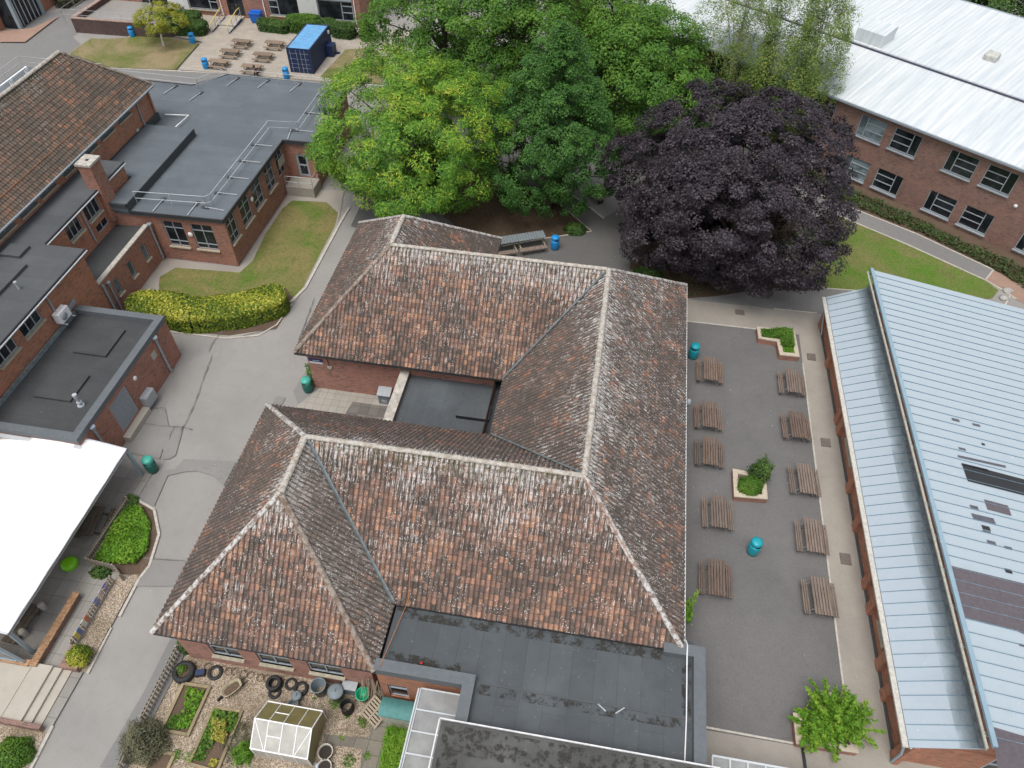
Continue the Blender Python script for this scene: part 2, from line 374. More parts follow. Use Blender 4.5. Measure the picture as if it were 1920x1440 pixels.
RENDER_W = plain('white_render', (.62, .62, .60), .85, 0, .05)
BLACKM = plain('black_metal', (.02, .022, .025), .45)
RUBBER = plain('black_rubber', (.018, .018, .019), .7, 0, .3)
COPPER = plain('copper_tape', (.42, .17, .07), .6)
LEAD = plain('lead_flashing', (.17, .20, .21), .7, 0, .35, 5)
LOUV = plain('louvre_grey', (.34, .37, .39), .5, 0, .1)
def glass(name, c=(.012, .015, .018), rough=.06):
    t = NT(name); p = t.pos(); n = t.noise(p, .8, 3)
    col = t.mix(t.ramp(n, [(.45, 0.0), (.6, 1.0)]), c, tuple(x*2.2+.006 for x in c)); return t.done(col, rough, 0, .35)
GLASS = glass('window_glass'); GLASS_B = glass('blue_glass', (.06, .085, .10), .1)
GLASS_BLIND = glass('blind_glass', (.10, .13, .14), .2)
def wood(name, c, c2, s=14):
    t = NT(name); p = t.obj(); n = t.noise(t.map(p, (s, 1.5, s)), 1.0, 4, .6)
    col = t.mix(t.ramp(n, [(.35, 0.0), (.65, 1.0)]), c, c2)
    oi = t.n('ObjectInfo'); col = t.mix(1.0, col, t.ramp(oi.outputs['Random'], [(0.0, .82), (1.0, 1.18)]), 'MULTIPLY')
    n2 = t.noise(p, 9, 4); col = t.mix(t.ramp(n2, [(.6, 0.0), (.75, .4)]), col, (.33, .30, .27)); return t.done(col, .85)
WOOD_B = wood('slat_wood', (.185, .13, .098), (.115, .078, .06)); WOOD_G = wood('slat_wood_weathered', (.215, .165, .13), (.135, .10, .08))
WOOD_A = wood('bench_timber', (.27, .20, .14), (.19, .14, .10)); SLEEPER = wood('sleeper', (.30, .24, .14), (.22, .18, .11), 5)
PICKET = wood('picket_wood', (.36, .32, .25), (.24, .21, .17)); PALLET = wood('pallet_wood', (.40, .34, .25), (.30, .25, .18))
TERRACOTTA_CAP = plain('brick_on_edge', (.34, .20, .11), .9, 0, .35, 8)
def paint(name, c, rough=.35): return plain(name, c, rough, 0, .06, 3)
BLUEBIN = paint('bin_blue', (.015, .25, .60)); TEAL = paint('bin_teal', (.01, .30, .36)); GREENBIN = paint('bin_green', (.01, .11, .085))
GREENLID = paint('bin_green_lid', (.06, .38, .30)); NAVY = paint('container_navy', (.012, .028, .085), .5); SKYB = plain('container_roof', (.16, .38, .62), .6, 0, .15, 3)
BLUEW = paint('wheelie_blue', (.01, .12, .50)); YELLOW = paint('rail_yellow', (.65, .52, .16)); LIME = paint('lime_plastic', (.20, .55, .01))
GREYP = plain('grey_plastic', (.17, .21, .23), .6, 0, .1); GREENP = paint('green_plastic', (.01, .40, .20)); TEALP = plain('teal_plastic', (.075, .22, .21), .7, 0, .12)
CREAMP = plain('cream_plastic', (.40, .40, .34), .7); SIGNB = paint('sign_blue', (.015, .03, .16)); SIGNW = paint('sign_white', (.75, .76, .77))
WHITEM = plain('white_membrane', (.95, .95, .94), .7, 0, .01)
def poly_glaze(name, c, a=.55):
    t = NT(name); p = t.pos(); n = t.noise(p, 1.6, 4); col = t.mix(t.ramp(n, [(.35, 0.0), (.65, 1.0)]), c, tuple(x*.75 for x in c))
    m = t.done(col, .35, 0, .5); tr = t.n('BsdfTransparent'); mx = t.n('MixShader', i_0=a)
    t.t.links.new(tr.outputs[0], mx.inputs[1]); t.t.links.new(t.b.outputs[0], mx.inputs[2]); t.t.links.new(mx.outputs[0], t.out.inputs[0]); return m
POLYC = poly_glaze('polycarbonate', (.52, .51, .46), .88); POLYG = poly_glaze('algae_polycarbonate', (.27, .24, .10), .85); POLYW = poly_glaze('white_polycarbonate', (.33, .345, .34), .8)
# ---- foliage
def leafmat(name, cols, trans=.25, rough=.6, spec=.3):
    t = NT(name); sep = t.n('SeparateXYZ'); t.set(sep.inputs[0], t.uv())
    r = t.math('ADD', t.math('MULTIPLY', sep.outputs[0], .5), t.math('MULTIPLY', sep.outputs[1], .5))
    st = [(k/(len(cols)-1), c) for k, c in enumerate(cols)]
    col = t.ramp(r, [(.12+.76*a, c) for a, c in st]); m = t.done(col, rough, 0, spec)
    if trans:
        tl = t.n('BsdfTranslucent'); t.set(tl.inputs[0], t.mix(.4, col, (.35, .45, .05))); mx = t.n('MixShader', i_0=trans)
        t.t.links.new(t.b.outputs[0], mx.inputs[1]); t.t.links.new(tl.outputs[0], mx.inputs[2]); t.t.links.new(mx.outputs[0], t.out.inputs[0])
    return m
L_ASH = leafmat('leaf_ash', [(.035, .11, .015), (.065, .18, .02), (.11, .26, .025), (.21, .38, .035), (.45, .48, .05)], .22)
L_ALDER = leafmat('leaf_alder', [(.020, .070, .013), (.036, .112, .019), (.058, .155, .026), (.10, .22, .036)], .15)
L_DEEP = leafmat('leaf_deep', [(.035, .105, .014), (.06, .16, .02), (.095, .22, .028), (.17, .30, .035)], .25)
L_BIRCH = leafmat('leaf_birch', [(.075, .14, .035), (.12, .20, .045), (.19, .27, .06), (.36, .35, .06)], .25)
L_MAPLE = leafmat('leaf_purple', [(.013, .009, .012), (.020, .014, .019), (.032, .022, .030), (.060, .046, .060)], .03, .55, .4)
L_HEDGE = leafmat('leaf_hedge', [(.035, .075, .012), (.08, .14, .015), (.22, .27, .02), (.36, .36, .04), (.54, .49, .09)], .15)
L_BOX = leafmat('leaf_box', [(.03, .075, .017), (.055, .12, .024), (.10, .18, .035)], .2)
L_LIME = leafmat('leaf_lime', [(.06, .15, .01), (.11, .26, .02), (.18, .36, .03), (.28, .42, .05)], .3)
L_MID = leafmat('leaf_mid', [(.05, .13, .015), (.09, .20, .025), (.16, .29, .035)], .3)
L_WEEP = leafmat('leaf_weeping', [(.14, .18, .02), (.26, .28, .03), (.40, .38, .04)], .2)
L_SAGE = leafmat('leaf_sage', [(.08, .085, .05), (.13, .13, .075), (.17, .17, .10)], .1)
L_COVER = leafmat('leaf_cover', [(.09, .06, .03), (.055, .075, .025), (.05, .09, .025), (.08, .13, .035)], .1)
L_YEL = leafmat('leaf_yellow', [(.2, .22, .03), (.40, .36, .06), (.5, .42, .12)], .2)
BARK = plain('bark', (.10, .08, .06), .95, 0, .35, 9); BARK_B = plain('bark_birch', (.50, .48, .44), .9, 0, .4, 5)
CORE = plain('dark_core', (.020, .026, .012), 1.0)  # near-black, for solid cores added inside foliage, not modelled twigs
def leaf_mesh(name, P, N, L, Wd, mat, parent, cl, local=False, flat=.35):
    n = len(P); o3 = np.zeros(3) if (parent is None or local) else np.array(org(parent))
    N = N + RNG.normal(0, flat, (n, 3)); N /= np.linalg.norm(N, axis=1)[:, None]+1e-9
    T = RNG.normal(0, 1, (n, 3)); T -= N*(T*N).sum(1)[:, None]; T /= np.linalg.norm(T, axis=1)[:, None]+1e-9
    B = np.cross(N, T); s = RNG.uniform(.65, 1.35, (n, 1)); P = P-o3
    a, b = T*L*s/2, B*Wd*s/2
    V = np.stack([P-a, P+b-a*.1, P+a, P-b-a*.1], 1).reshape(-1, 3)
    me = bpy.data.meshes.new(name); me.vertices.add(4*n); me.vertices.foreach_set('co', V.ravel().astype('f'))
    me.loops.add(4*n); me.loops.foreach_set('vertex_index', np.arange(4*n, dtype='i'))
    me.polygons.add(n); me.polygons.foreach_set('loop_start', np.arange(0, 4*n, 4, dtype='i')); me.polygons.foreach_set('loop_total', np.full(n, 4, 'i'))
    me.materials.append(mat); uv = me.uv_layers.new(name='UVMap')
    d = np.repeat(np.stack([RNG.random(n), cl], 1), 4, axis=0); uv.data.foreach_set('uv', d.ravel().astype('f'))
    me.update(); me.validate(); o = bpy.data.objects.new(name, me); COL.objects.link(o)
    if parent is not None: o.parent = parent
    return o
def unit(n):
    v = RNG.normal(0, 1, (n, 3)); return v/np.linalg.norm(v, axis=1)[:, None]
PROF = {
 'round': lambda t: np.sqrt(np.maximum(0, 1-(2*t-1)**2))**.8,
 'dome': lambda t: np.where(t < .35, .72+.28*np.sin(t/.35*np.pi/2), np.sqrt(np.maximum(0, 1-((t-.35)/.66)**2))),
 'cone': lambda t: np.where(t < .22, .7+.3*t/.22, np.maximum(.004, 1-((t-.22)/.79)**1.15)**.72),
 'umbrella': lambda t: np.where(t < .3, 1.0, np.sqrt(np.maximum(0, 1-((t-.3)/.72)**2))),
}
def crown_pts(c, z0, z1, R_, prof, ncl, cr, nl, inner=.25, squash=.75):
    f = PROF[prof]; t = RNG.random(ncl*4); keep = RNG.random(ncl*4) < np.clip(f(t)+.15, 0, 1); t = t[keep][:ncl]; n = len(t)
    a = RNG.uniform(0, 2*np.pi, n); lump = 1+.10*np.sin(3*a+5*t+c[0])+.08*np.sin(5*a-7*t+c[1])
    q = np.where(RNG.random(n) < inner, RNG.uniform(.15, .75, n), RNG.uniform(.82, 1.04, n))
    rr = np.maximum(0, R_*f(t)*lump*q-cr*.5)
    C = np.stack([c[0]+rr*np.cos(a), c[1]+rr*np.sin(a), z0+(z1-z0)*t], 1)
    rad = cr*RNG.uniform(.6, 1.35, n); ax = np.array([c[0], c[1], z0+(z1-z0)*.35])
    out = C-ax; out /= np.linalg.norm(out, axis=1)[:, None]+1e-6; out[:, 2] += .5
    ci = np.repeat(np.arange(n), nl); D = unit(len(ci)); flip = ((D*out[ci]).sum(1) < -.25); D[flip] *= -1
    P = C[ci]+D*(rad[ci]*RNG.uniform(.55, 1.08, len(ci)))[:, None]*np.array([1, 1, squash])
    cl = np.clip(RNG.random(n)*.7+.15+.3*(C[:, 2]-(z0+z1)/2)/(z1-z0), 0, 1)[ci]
    N = D*.6+out[ci]*.5+np.array([0, 0, .35])
    return P, N, cl, C
def tree(name, label, base, z0, z1, R_, prof, ncl, cr, nl, leaf, mat, group=None, off=(0, 0), trunk=.3, bark=None, inner=.42, limbs=14, cat='tree', lname='crown', flat=.4, squash=.75):
    T = thing(name, label, cat, (base[0], base[1], 0), 0, group); c = (base[0]+off[0], base[1]+off[1])
    P, N, cl, C = crown_pts(c, z0, z1, R_, prof, ncl, cr, nl, inner, squash)
    leaf_mesh(lname, P, N, leaf[0], leaf[1], mat, T, cl, flat=flat)
    m = MB(); top = z0+(z1-z0)*.7
    m.tube([(base[0], base[1], -.1), (base[0]+off[0]*.15, base[1]+off[1]*.15, z0*.6), (c[0]*.5+base[0]*.5, c[1]*.5+base[1]*.5, (z0+top)/2), (c[0], c[1], top)], [trunk*1.3, trunk, trunk*.7, trunk*.2], 10)
    for k in range(limbs):
        e = C[RNG.integers(len(C))]; s0 = (c[0]*.4+base[0]*.6, c[1]*.4+base[1]*.6, z0+(e[2]-z0)*.35)
        mid = ((s0[0]+e[0])/2, (s0[1]+e[1])/2, (s0[2]+e[2])/2+.5); m.tube([s0, mid, tuple(e)], [trunk*.38, trunk*.22, trunk*.06], 6)
    m.build('trunk', bark or BARK, T); return T
def shrub(name, label, c, rx, ry, h, n, leaf, mat, group=None, z=0, cat='shrub', part='foliage', core=True, rough=.12):
    T = thing(name, label, cat, (c[0], c[1], z), 0, group)
    D = unit(n); D[:, 2] = np.abs(D[:, 2]); lump = 1+rough*np.sin(D[:, 0]*6+c[0])*np.cos(D[:, 1]*5+c[1])+RNG.normal(0, rough*.5, n)
    P = np.stack([c[0]+D[:, 0]*rx*lump, c[1]+D[:, 1]*ry*lump, z+.05+D[:, 2]*h*lump], 1)
    leaf_mesh(part, P, D+np.array([0, 0, .3]), leaf[0], leaf[1], mat, T, np.clip(.5+.5*np.sin(P[:, 0]*3.1)*np.cos(P[:, 1]*2.7), 0, 1), flat=.5)
    if core:
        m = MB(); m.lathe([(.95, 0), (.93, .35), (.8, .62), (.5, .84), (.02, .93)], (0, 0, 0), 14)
        m.v = [(c[0]+x*rx*.9, c[1]+y*ry*.9, z+zz*h*.92) for x, y, zz in m.v]; m.build('stems_or_core', CORE, T)  # solid dark core added inside the leaves
    return T
def patch(name, label, poly, n, h, leaf, mat, z=0, cat=None, kind=None, parent=None, cl=None, seed=0):
    xs = [p[0] for p in poly]; ys = [p[1] for p in poly]; out = []
    pts = np.stack([RNG.uniform(min(xs), max(xs), n*3), RNG.uniform(min(ys), max(ys), n*3)], 1); ins = np.zeros(len(pts), bool)
    for i in range(len(poly)):
        x1, y1 = poly[i]; x2, y2 = poly[(i+1) % len(poly)]
        c_ = ((y1 > pts[:, 1]) != (y2 > pts[:, 1])) & (pts[:, 0] < (x2-x1)*(pts[:, 1]-y1)/((y2-y1) if y2 != y1 else 1e-9)+x1); ins ^= c_
    pts = pts[ins][:n]; lum = .5+.5*np.sin(pts[:, 0]*2.3+seed)*np.cos(pts[:, 1]*1.9)
    P = np.stack([pts[:, 0], pts[:, 1], z+h*(.25+.75*lum)*RNG.uniform(.2, 1, len(pts))], 1)
    N = np.tile([0, 0, 1.0], (len(P), 1))+RNG.normal(0, .3, (len(P), 3))
    o = leaf_mesh(name, P, N, leaf[0], leaf[1], mat, parent, np.clip(lum*.6+RNG.random(len(P))*.4, 0, 1), flat=.5)
    if parent is None: tag(o, label, cat, None, kind)
    return o
# ================================================================== THE SETTING
_gz = [0.0]
def sheet(name, poly, mat, z=None, kind='structure'):
    if z is None: _gz[0] += .004; z = _gz[0]
    m = MB(); a = sum(poly[i][0]*poly[(i+1) % len(poly)][1]-poly[(i+1) % len(poly)][0]*poly[i][1] for i in range(len(poly)))
    if a < 0: poly = poly[::-1]
    m.face([(p[0], p[1], z) for p in poly]); o = m.build(name, mat); return tag(o, kind=kind)
def px(pts, z=0.0): return [at(x, y, z)[:2] for x, y in pts]
sheet('ground', [(-400, -80), (400, -80), (400, 600), (-400, 600)], ASPH_L, 0)
sheet('road', [(-80, 58), (-29, 58), (-29, 67.9), (-46, 67.8), (-53, 66.7), (-60.5, 72.9), (-61, 100), (-66, 100), (-66, 79), (-67, 78), (-80, 66)], ASPH_M)
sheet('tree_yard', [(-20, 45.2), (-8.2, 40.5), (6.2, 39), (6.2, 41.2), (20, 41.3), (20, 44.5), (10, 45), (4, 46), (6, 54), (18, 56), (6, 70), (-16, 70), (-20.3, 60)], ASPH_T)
sheet('path', px([(1450, 543), (1500, 539), (1640, 547), (1700, 560), (1700, 600), (1640, 600), (1535, 589), (1450, 580), (1400, 572), (1340, 575), (1284, 558), (1360, 548)]), ASPH_M)
sheet('courtyard', [(5, 11.6), (13.85, 11.6), (14.12, 38.75), (5, 38.75)], ASPH_D)
sheet('path', [(5, 38.75), (14.12, 38.75), (13.85, 11.6), (7.2, 11.6), (7.2, 0), (20, 0), (20, 41.2), (12.5, 41.1), (5, 41.1)], CONC)
m = MB()
for a, b in (((6.3, 38.75), (11.3, 38.78)), ((14.1, 36.0), (13.87, 14.3)), ((7.4, 11.72), (11.4, 11.68)), ((12.6, 41.15), (15.6, 41.2))): m.bar((*a, .02), (*b, .02), .09, .05)
tag(m.build('kerb', KERB), kind='structure')
sheet('soil_bed', px([(1180, 505), (1240, 528), (1285, 560), (1340, 556), (1400, 547), (1450, 545), (1560, 542), (1575, 470), (1520, 400), (1400, 380), (1250, 440), (1185, 470)]), MULCH)
sheet('lawn', px([(1466, 543), (1500, 538), (1560, 541), (1635, 548), (1740, 575), (1860, 560), (1872, 545), (1847, 526), (1700, 455), (1565, 402), (1500, 430), (1420, 500)]), LAWN_R)
sheet('path', px([(1580, 384), (1720, 440), (1862, 507), (1847, 526), (1700, 459), (1565, 402), (1480, 372), (1420, 350), (1440, 335)]), ASPH_M)
sheet('paving', px([(1862, 507), (1990, 570), (1960, 590), (1905, 562), (1847, 526)]), PAV_PINK)
sheet('shrub_bed', px([(1440, 322), (1580, 384), (1720, 440), (1862, 507), (2050, 600), (2060, 560), (1700, 350), (1500, 270)]), SOIL)
m = MB()
def kerbline(pts, w=.12, h=.07, z=.0):
    P = px(pts)
    for a, b in zip(P[:-1], P[1:]): m.bar((*a, z+h/2), (*b, z+h/2), w, h)
kerbline([(1565, 402), (1700, 459), (1847, 526), (1880, 545), (1905, 562)]); kerbline([(1500, 350), (1580, 384), (1720, 440), (1862, 507)]); kerbline([(1862, 507), (1847, 526)]); kerbline([(1450, 543), (1500, 538), (1635, 548)], .09)
kerbline([(1893, 556), (1880, 580)])
tag(m.build('kerb', KERB), kind='structure')
# mulch bed under the big trees
MUL = px([(860, 455), (942, 460), (1030, 445), (1109, 434), (1090, 418), (1050, 385), (900, 290), (830, 300), (790, 350), (800, 385), (850, 420)])
sheet('mulch_bed', MUL, MULCH)
m = MB(); kerbline([(942, 462), (1030, 446), (1109, 434), (1090, 418), (1060, 392)], .08, .05); kerbline([(720, 413), (738, 375), (765, 330)], .12, .06)
kerbline([(545, 568), (573, 540), (640, 415), (655, 390)], .2, .09)
kerbline([(1020, 330), (1100, 385), (1132, 410)], .12, .06)
tag(m.build('kerb', KERB), kind='structure')
sheet('path', px([(1020, 330), (1132, 410), (1180, 380), (1150, 240), (1100, 240)]), ASPH_M)
sheet('path', px([(720, 413), (765, 330), (830, 300), (800, 390), (860, 455), (750, 420)]), ASPH_M)
# left lawn, its border and hedge bed
sheet('soil_border', [(-32.5, 32.5), (-32.5, 38.7), (-26.5, 38.7), (-26.3, 49.5), (-24, 49.5), (-22, 49.8), (-21.0, 45), (-21.1, 36), (-21.6, 33), (-24, 31.6), (-29, 31.4), (-32.5, 31.9)], CONC)
sheet('lawn', px([(298, 540), (300, 520), (330, 503), (450, 512), (474, 490), (498, 440), (530, 392), (548, 377), (612, 380), (634, 400), (628, 425), (560, 555), (480, 600), (300, 580)]), LAWN)
sheet('soil_border', [(-30.5, 32.0), (-31.6, 33.4), (-30, 34.6), (-26, 34.8), (-24, 35.4), (-22.3, 37.2), (-21.2, 36), (-21.4, 33), (-24.3, 31.8), (-29, 31.6)], SOIL)
m = MB(); m.tube([(-31, 31.6, .03), (-28.6, 31.5, .03), (-24.4, 31.55, .03), (-22.3, 32.2, .03), (-21.5, 33.4, .03), (-21.25, 35.6, .03)], .07, 6)
tag(m.build('kerb', KERB), kind='structure')
# lane patches
sheet('asphalt_patch', px([(330, 880), (345, 862), (440, 866), (441, 872), (420, 912), (400, 893), (370, 884), (345, 886), (315, 893), (290, 950), (258, 935), (300, 885)]), ASPH_S)
sheet('asphalt_patch', px([(310, 800), (345, 800), (330, 855), (318, 862), (305, 862)]), ASPH_S)
sheet('asphalt_patch', px([(262, 765), (310, 765), (318, 805), (300, 862), (240, 850), (245, 830)]), ASPH_S)
sheet('asphalt_patch', px([(275, 1050), (352, 1053), (330, 1100), (250, 1100)]), ASPH_S)
sheet('asphalt_strip', px([(325, 1190), (352, 1210), (338, 1250), (240, 1440), (188, 1440), (270, 1300)]), ASPH_M)
sheet('asphalt_strip', px([(550, 735), (572, 700), (592, 690), (600, 735), (560, 760)]), ASPH_S)
m = MB()
for pts in ([(262, 793), (300, 800), (330, 801), (362, 806)], [(330, 801), (322, 812), (318, 826)], [(398, 668), (386, 700), (372, 740), (352, 790), (340, 810)], [(262, 765), (282, 768), (306, 766)], [(270, 1048), (350, 1054)], [(590, 560), (575, 600), (560, 640)], [(392, 660), (402, 640), (440, 600)]):
    P_ = px(pts); Q = [P_[0]]
    for a, b in zip(P_[:-1], P_[1:]):
        for k in range(1, 7): Q.append((a[0]+(b[0]-a[0])*k/6+random.uniform(-.03, .03), a[1]+(b[1]-a[1])*k/6+random.uniform(-.03, .03)))
    _cz = _gz[0]+.01
    for a, b in zip(Q[:-1], Q[1:]): w_ = random.uniform(.012, .035); dx, dy = b[0]-a[0], b[1]-a[1]; L = math.hypot(dx, dy) or 1; nx_, ny_ = -dy/L*w_, dx/L*w_; m.face([(a[0]-nx_, a[1]-ny_, _cz), (b[0]-nx_, b[1]-ny_, _cz), (b[0]+nx_, b[1]+ny_, _cz), (a[0]+nx_, a[1]+ny_, _cz)])
tag(m.build('asphalt_cracks', plain('crack_dark', (.15, .143, .133), .95)), kind='structure')
# left terrace, ivy bed, gravel strip, steps
sheet('terrace', [(-45, 0), (-21.75, 0), (-21.6, 9.3), (-22.4, 9.5), (-22.5, 14.2), (-24.0, 14.5), (-23.9, 20.4), (-45, 20.4)], PAV_GREY)
sheet('ivy_bed', px([(243, 935), (290, 957), (299, 1003), (281, 1062), (262, 1086), (235, 1080), (165, 1052)]), SOIL)
sheet('gravel_strip', [(-22.5, 14.2), (-21.5, 14.4), (-21.45, 9.3), (-22.5, 9.3)], GRAVEL)
sheet('gravel_strip', [(-27, 6.6), (-21.75, 6.6), (-21.6, 0), (-27, 0)], GRAVEL)
m = MB(); kerbline([(256, 937), (290, 957), (299, 1003), (281, 1062), (262, 1086), (225, 1157)], .14, .1); kerbline([(209, 1178), (165, 1264)], .14, .1); kerbline([(100, 1362), (60, 1440), (40, 1480)], .14, .1)
m.box(-24.05, -23.9, 18.5, 20.4, 0, .05)
tag(m.build('kerb', KERB), kind='structure')
m = MB()
for k in range(3): m.box(-23.9+.0, -22.95+.42*k, 6.75, 9.25, .02+.0*k, .42-.13*k)
m.box(-27, -23.9, 6.75, 9.25, .02, .45)
tag(m.build('steps', CONC_L), kind='structure')
m = MB(); m.box(-27, -21.9, 6.55, 6.75, 0, .5); tag(m.build('low_wall', BR_BRN), 'low brick wall across the near end of the concrete steps', 'low wall')
m = MB(); m.prism([(-22.65, 9.25), (-21.75, 9.25), (-21.75, 9.5), (-22.45, 9.5), (-22.45, 10.4), (-22.65, 10.4)], 0, .45); tag(m.build('low_wall', BR_BRN), 'low brick edging wall under the small yellow shrub above the steps', 'low wall')
# garden
sheet('gravel_garden', [(-17.7, 0), (-5.5, 0), (-5.5, 10.7), (-17.2, 10.9)], GRAVEL)
sheet('garden_paving', px([(607, 1378), (690, 1385), (698, 1362), (722, 1350), (760, 1355), (745, 1440), (735, 1480), (672, 1480), (680, 1405), (612, 1398)]), PAV_GARDEN)
# recess between the wings
sheet('recess_paving', [(-17.6, 26.5), (-10.9, 26.5), (-10.9, 28.3), (-16.6, 28.3)], PAV_LOBBY_L)
sheet('recess_paving', [(-15.0, 23), (-10.9, 23), (-10.9, 27.55), (-14.2, 27.55)], PAV_LOBBY)
# top left: plaza, lawns
sheet('plaza', [(-52.5, 75.2), (-50, 75.0), (-46, 74.2), (-45.5, 67.6), (-29, 68.0), (-25, 68.4), (-24, 81), (-60, 81)], PAV_BEIGE)
G1 = px([(131, 103), (150, 88), (172, 74), (205, 75), (240, 72), (262, 68), (305, 70), (374, 83), (330, 133), (270, 131), (205, 128)])
sheet('lawn', G1, LAWN_DRY); sheet('lawn', px([(600, 147), (648, 95), (695, 92), (720, 110), (716, 160)]), LAWN_DRY)
sheet('pavement', px([(60, 55), (112, 32), (48, 81), (0, 81), (0, 60)]), PAV_PINK)
m = MB(); kerbline([(131, 103), (150, 88), (172, 74), (205, 75), (240, 72)], .2, .08); kerbline([(205, 128), (330, 134), (410, 138), (720, 162)], .2, .08); kerbline([(590, 150), (642, 92)], .25, .1)
tag(m.build('kerb', KERB), kind='structure')
# earth bank beyond the site so the ground never looks bare
# ================================================================== walls and windows
def window(parent, a, b, u0, u1, z0, z1, m=1, tr=(), sill=True, fr=None, gl=None, depth=.10, name='window', label=None, bw=.06, sillm=None):
    a = Vector((a[0], a[1], 0)); b = Vector((b[0], b[1], 0)); t = (b-a).normalized(); o = Vector((t.y, -t.x, 0))
    P = lambda u, z, d=0.0: a+t*u+o*(-depth+d)+Vector((0, 0, z))
    fr = fr or UPVC; mb = MB()
    def bar(p, q, w=bw): mb.bar(p, q, w, .05, up=o)
    h = bw/2
    bar(P(u0, z0+h), P(u1, z0+h)); bar(P(u0, z1-h), P(u1, z1-h)); bar(P(u0+h, z0+bw), P(u0+h, z1-bw)); bar(P(u1-h, z0+bw), P(u1-h, z1-bw))
    ms = [k/(m+1) for k in range(1, m+1)] if isinstance(m, int) else list(m)
    for f in ms: bar(P(u0+(u1-u0)*f, z0+bw), P(u0+(u1-u0)*f, z1-bw))
    for e in tr:
        f, g0, g1 = e if isinstance(e, tuple) else (e, 0, 1)
        zz = z0+(z1-z0)*f; bar(P(u0+(u1-u0)*g0, zz, .004), P(u0+(u1-u0)*g1, zz, .004))
    w = mb.build(name, fr, parent)
    if label: w['label'] = label
    g = MB(); g.face([P(u0+.01, z0+.01, -.02), P(u1-.01, z0+.01, -.02), P(u1-.01, z1-.01, -.02), P(u0+.01, z1-.01, -.02)]); g.build('pane', gl or GLASS, w)
    if sill:
        s = MB(); s.bar(P(u0-.06, z0-.05, depth), P(u1+.06, z0-.05, depth), .1, .30, up=o); s.build('sill', sillm or SILL, w)
    return w
def wall(mb, a, b, z0, z1, ops=(), depth=.16, mi=0):
    a = Vector((a[0], a[1], 0)); b = Vector((b[0], b[1], 0)); L = (b-a).length; t = (b-a)/L; o = Vector((t.y, -t.x, 0))
    P = lambda u, z, d=0.0: a+t*u-o*d+Vector((0, 0, z))
    us = sorted({0, L, *[q for op in ops for q in op[:2]]}); zs = sorted({z0, z1, *[q for op in ops for q in op[2:4]]})
    for i in range(len(us)-1):
        for j in range(len(zs)-1):
            uc, zc = (us[i]+us[i+1])/2, (zs[j]+zs[j+1])/2
            if any(op[0] < uc < op[1] and op[2] < zc < op[3] for op in ops): continue
            mb.face([P(us[i], zs[j]), P(us[i+1], zs[j]), P(us[i+1], zs[j+1]), P(us[i], zs[j+1])], mi)
    for u0, u1, w0, w1 in [op[:4] for op in ops]:
        mb.face([P(u0, w0), P(u0, w0, depth), P(u0, w1, depth), P(u0, w1)], mi); mb.face([P(u1, w0, depth), P(u1, w0), P(u1, w1), P(u1, w1, depth)], mi)
        mb.face([P(u0, w1), P(u0, w1, depth), P(u1, w1, depth), P(u1, w1)], mi); mb.face([P(u0, w0), P(u1, w0), P(u1, w0, depth), P(u0, w0, depth)], mi)
def door(parent, a, b, u0, u1, z0, z1, mat=None, frame=None, leaves=1, glz=True, depth=.1, label=None):
    a = Vector((a[0], a[1], 0)); b = Vector((b[0], b[1], 0)); t = (b-a).normalized(); o = Vector((t.y, -t.x, 0))
    P = lambda u, z, d=0.0: a+t*u+o*(-depth+d)+Vector((0, 0, z)); frame = frame or UPVC
    mb = MB(); mb.bar(P(u0+.04, z0), P(u0+.04, z1), .08, .08, up=o); mb.bar(P(u1-.04, z0), P(u1-.04, z1), .08, .08, up=o); mb.bar(P(u0+.08, z1-.04), P(u1-.08, z1-.04), .08, .08, up=o)
    d = mb.build('door', frame, parent)
    if label: d['label'] = label
    w = (u1-u0-.16)/leaves
    for k in range(leaves):
        q = MB(); s0 = u0+.08+w*k+.01; s1 = s0+w-.02
        if glz:
            q.bar(P(s0+.05, z0+.02), P(s0+.05, z1-.09), .1, .05, up=o); q.bar(P(s1-.05, z0+.02), P(s1-.05, z1-.09), .1, .05, up=o)
            for zz in (z0+.1, (z0+z1)/2, z1-.15): q.bar(P(s0+.1, zz), P(s1-.1, zz), .12, .05, up=o)
        else: q.bar(P((s0+s1)/2, z0+.02), P((s0+s1)/2, z1-.09), s1-s0, .05, up=o)
        q.build('door_leaf', mat or frame, d)
    g = MB(); g.face([P(u0+.05, z0+.03, -.03), P(u1-.05, z0+.03, -.03), P(u1-.05, z1-.05, -.03), P(u0+.05, z1-.05, -.03)]); g.build('door_glass', GLASS, d)
    h = MB(); h.bar(P((u0+u1)/2+.08, (z0+z1)/2-.15, .06), P((u0+u1)/2+.08, (z0+z1)/2+.15, .06), .03, .03); h.build('handle', STEEL, d)
    return d
def lamp(parent, p, n, r=.16, mat=None):
    mb = MB(); p = Vector(p); n = Vector(n); mb.tube([p, p+n*.03, p+n*.09, p+n*.11], [r*.8, r, r*.85, r*.3], 16); return mb.build('bulkhead_lamp', mat or SIGNW, parent)
def downpipe(parent, p, z0, z1, n, r=.055, hopper=False, mat=None):
    p = Vector((p[0], p[1], 0)); n = Vector(n); q = p+n*.09; mb = MB(); Z = Vector((0, 0, 1))
    mb.tube([q+Z*z1, q+Z*(z0+.25), q+Z*(z0+.12)+n*.06], r, 10)
    for zz in (z0+.5, (z0+z1)/2, z1-.15): mb.tube([q+Z*zz, q+Z*(zz+.06)], r*1.35, 10)
    if hopper: mb.tube([q+Z*(z1-.02), q+Z*(z1+.2), q+Z*(z1+.32)], [r*1.1, r*2.3, r*2.5], 10)
    return mb.build('downpipe', mat or PIPE, parent)
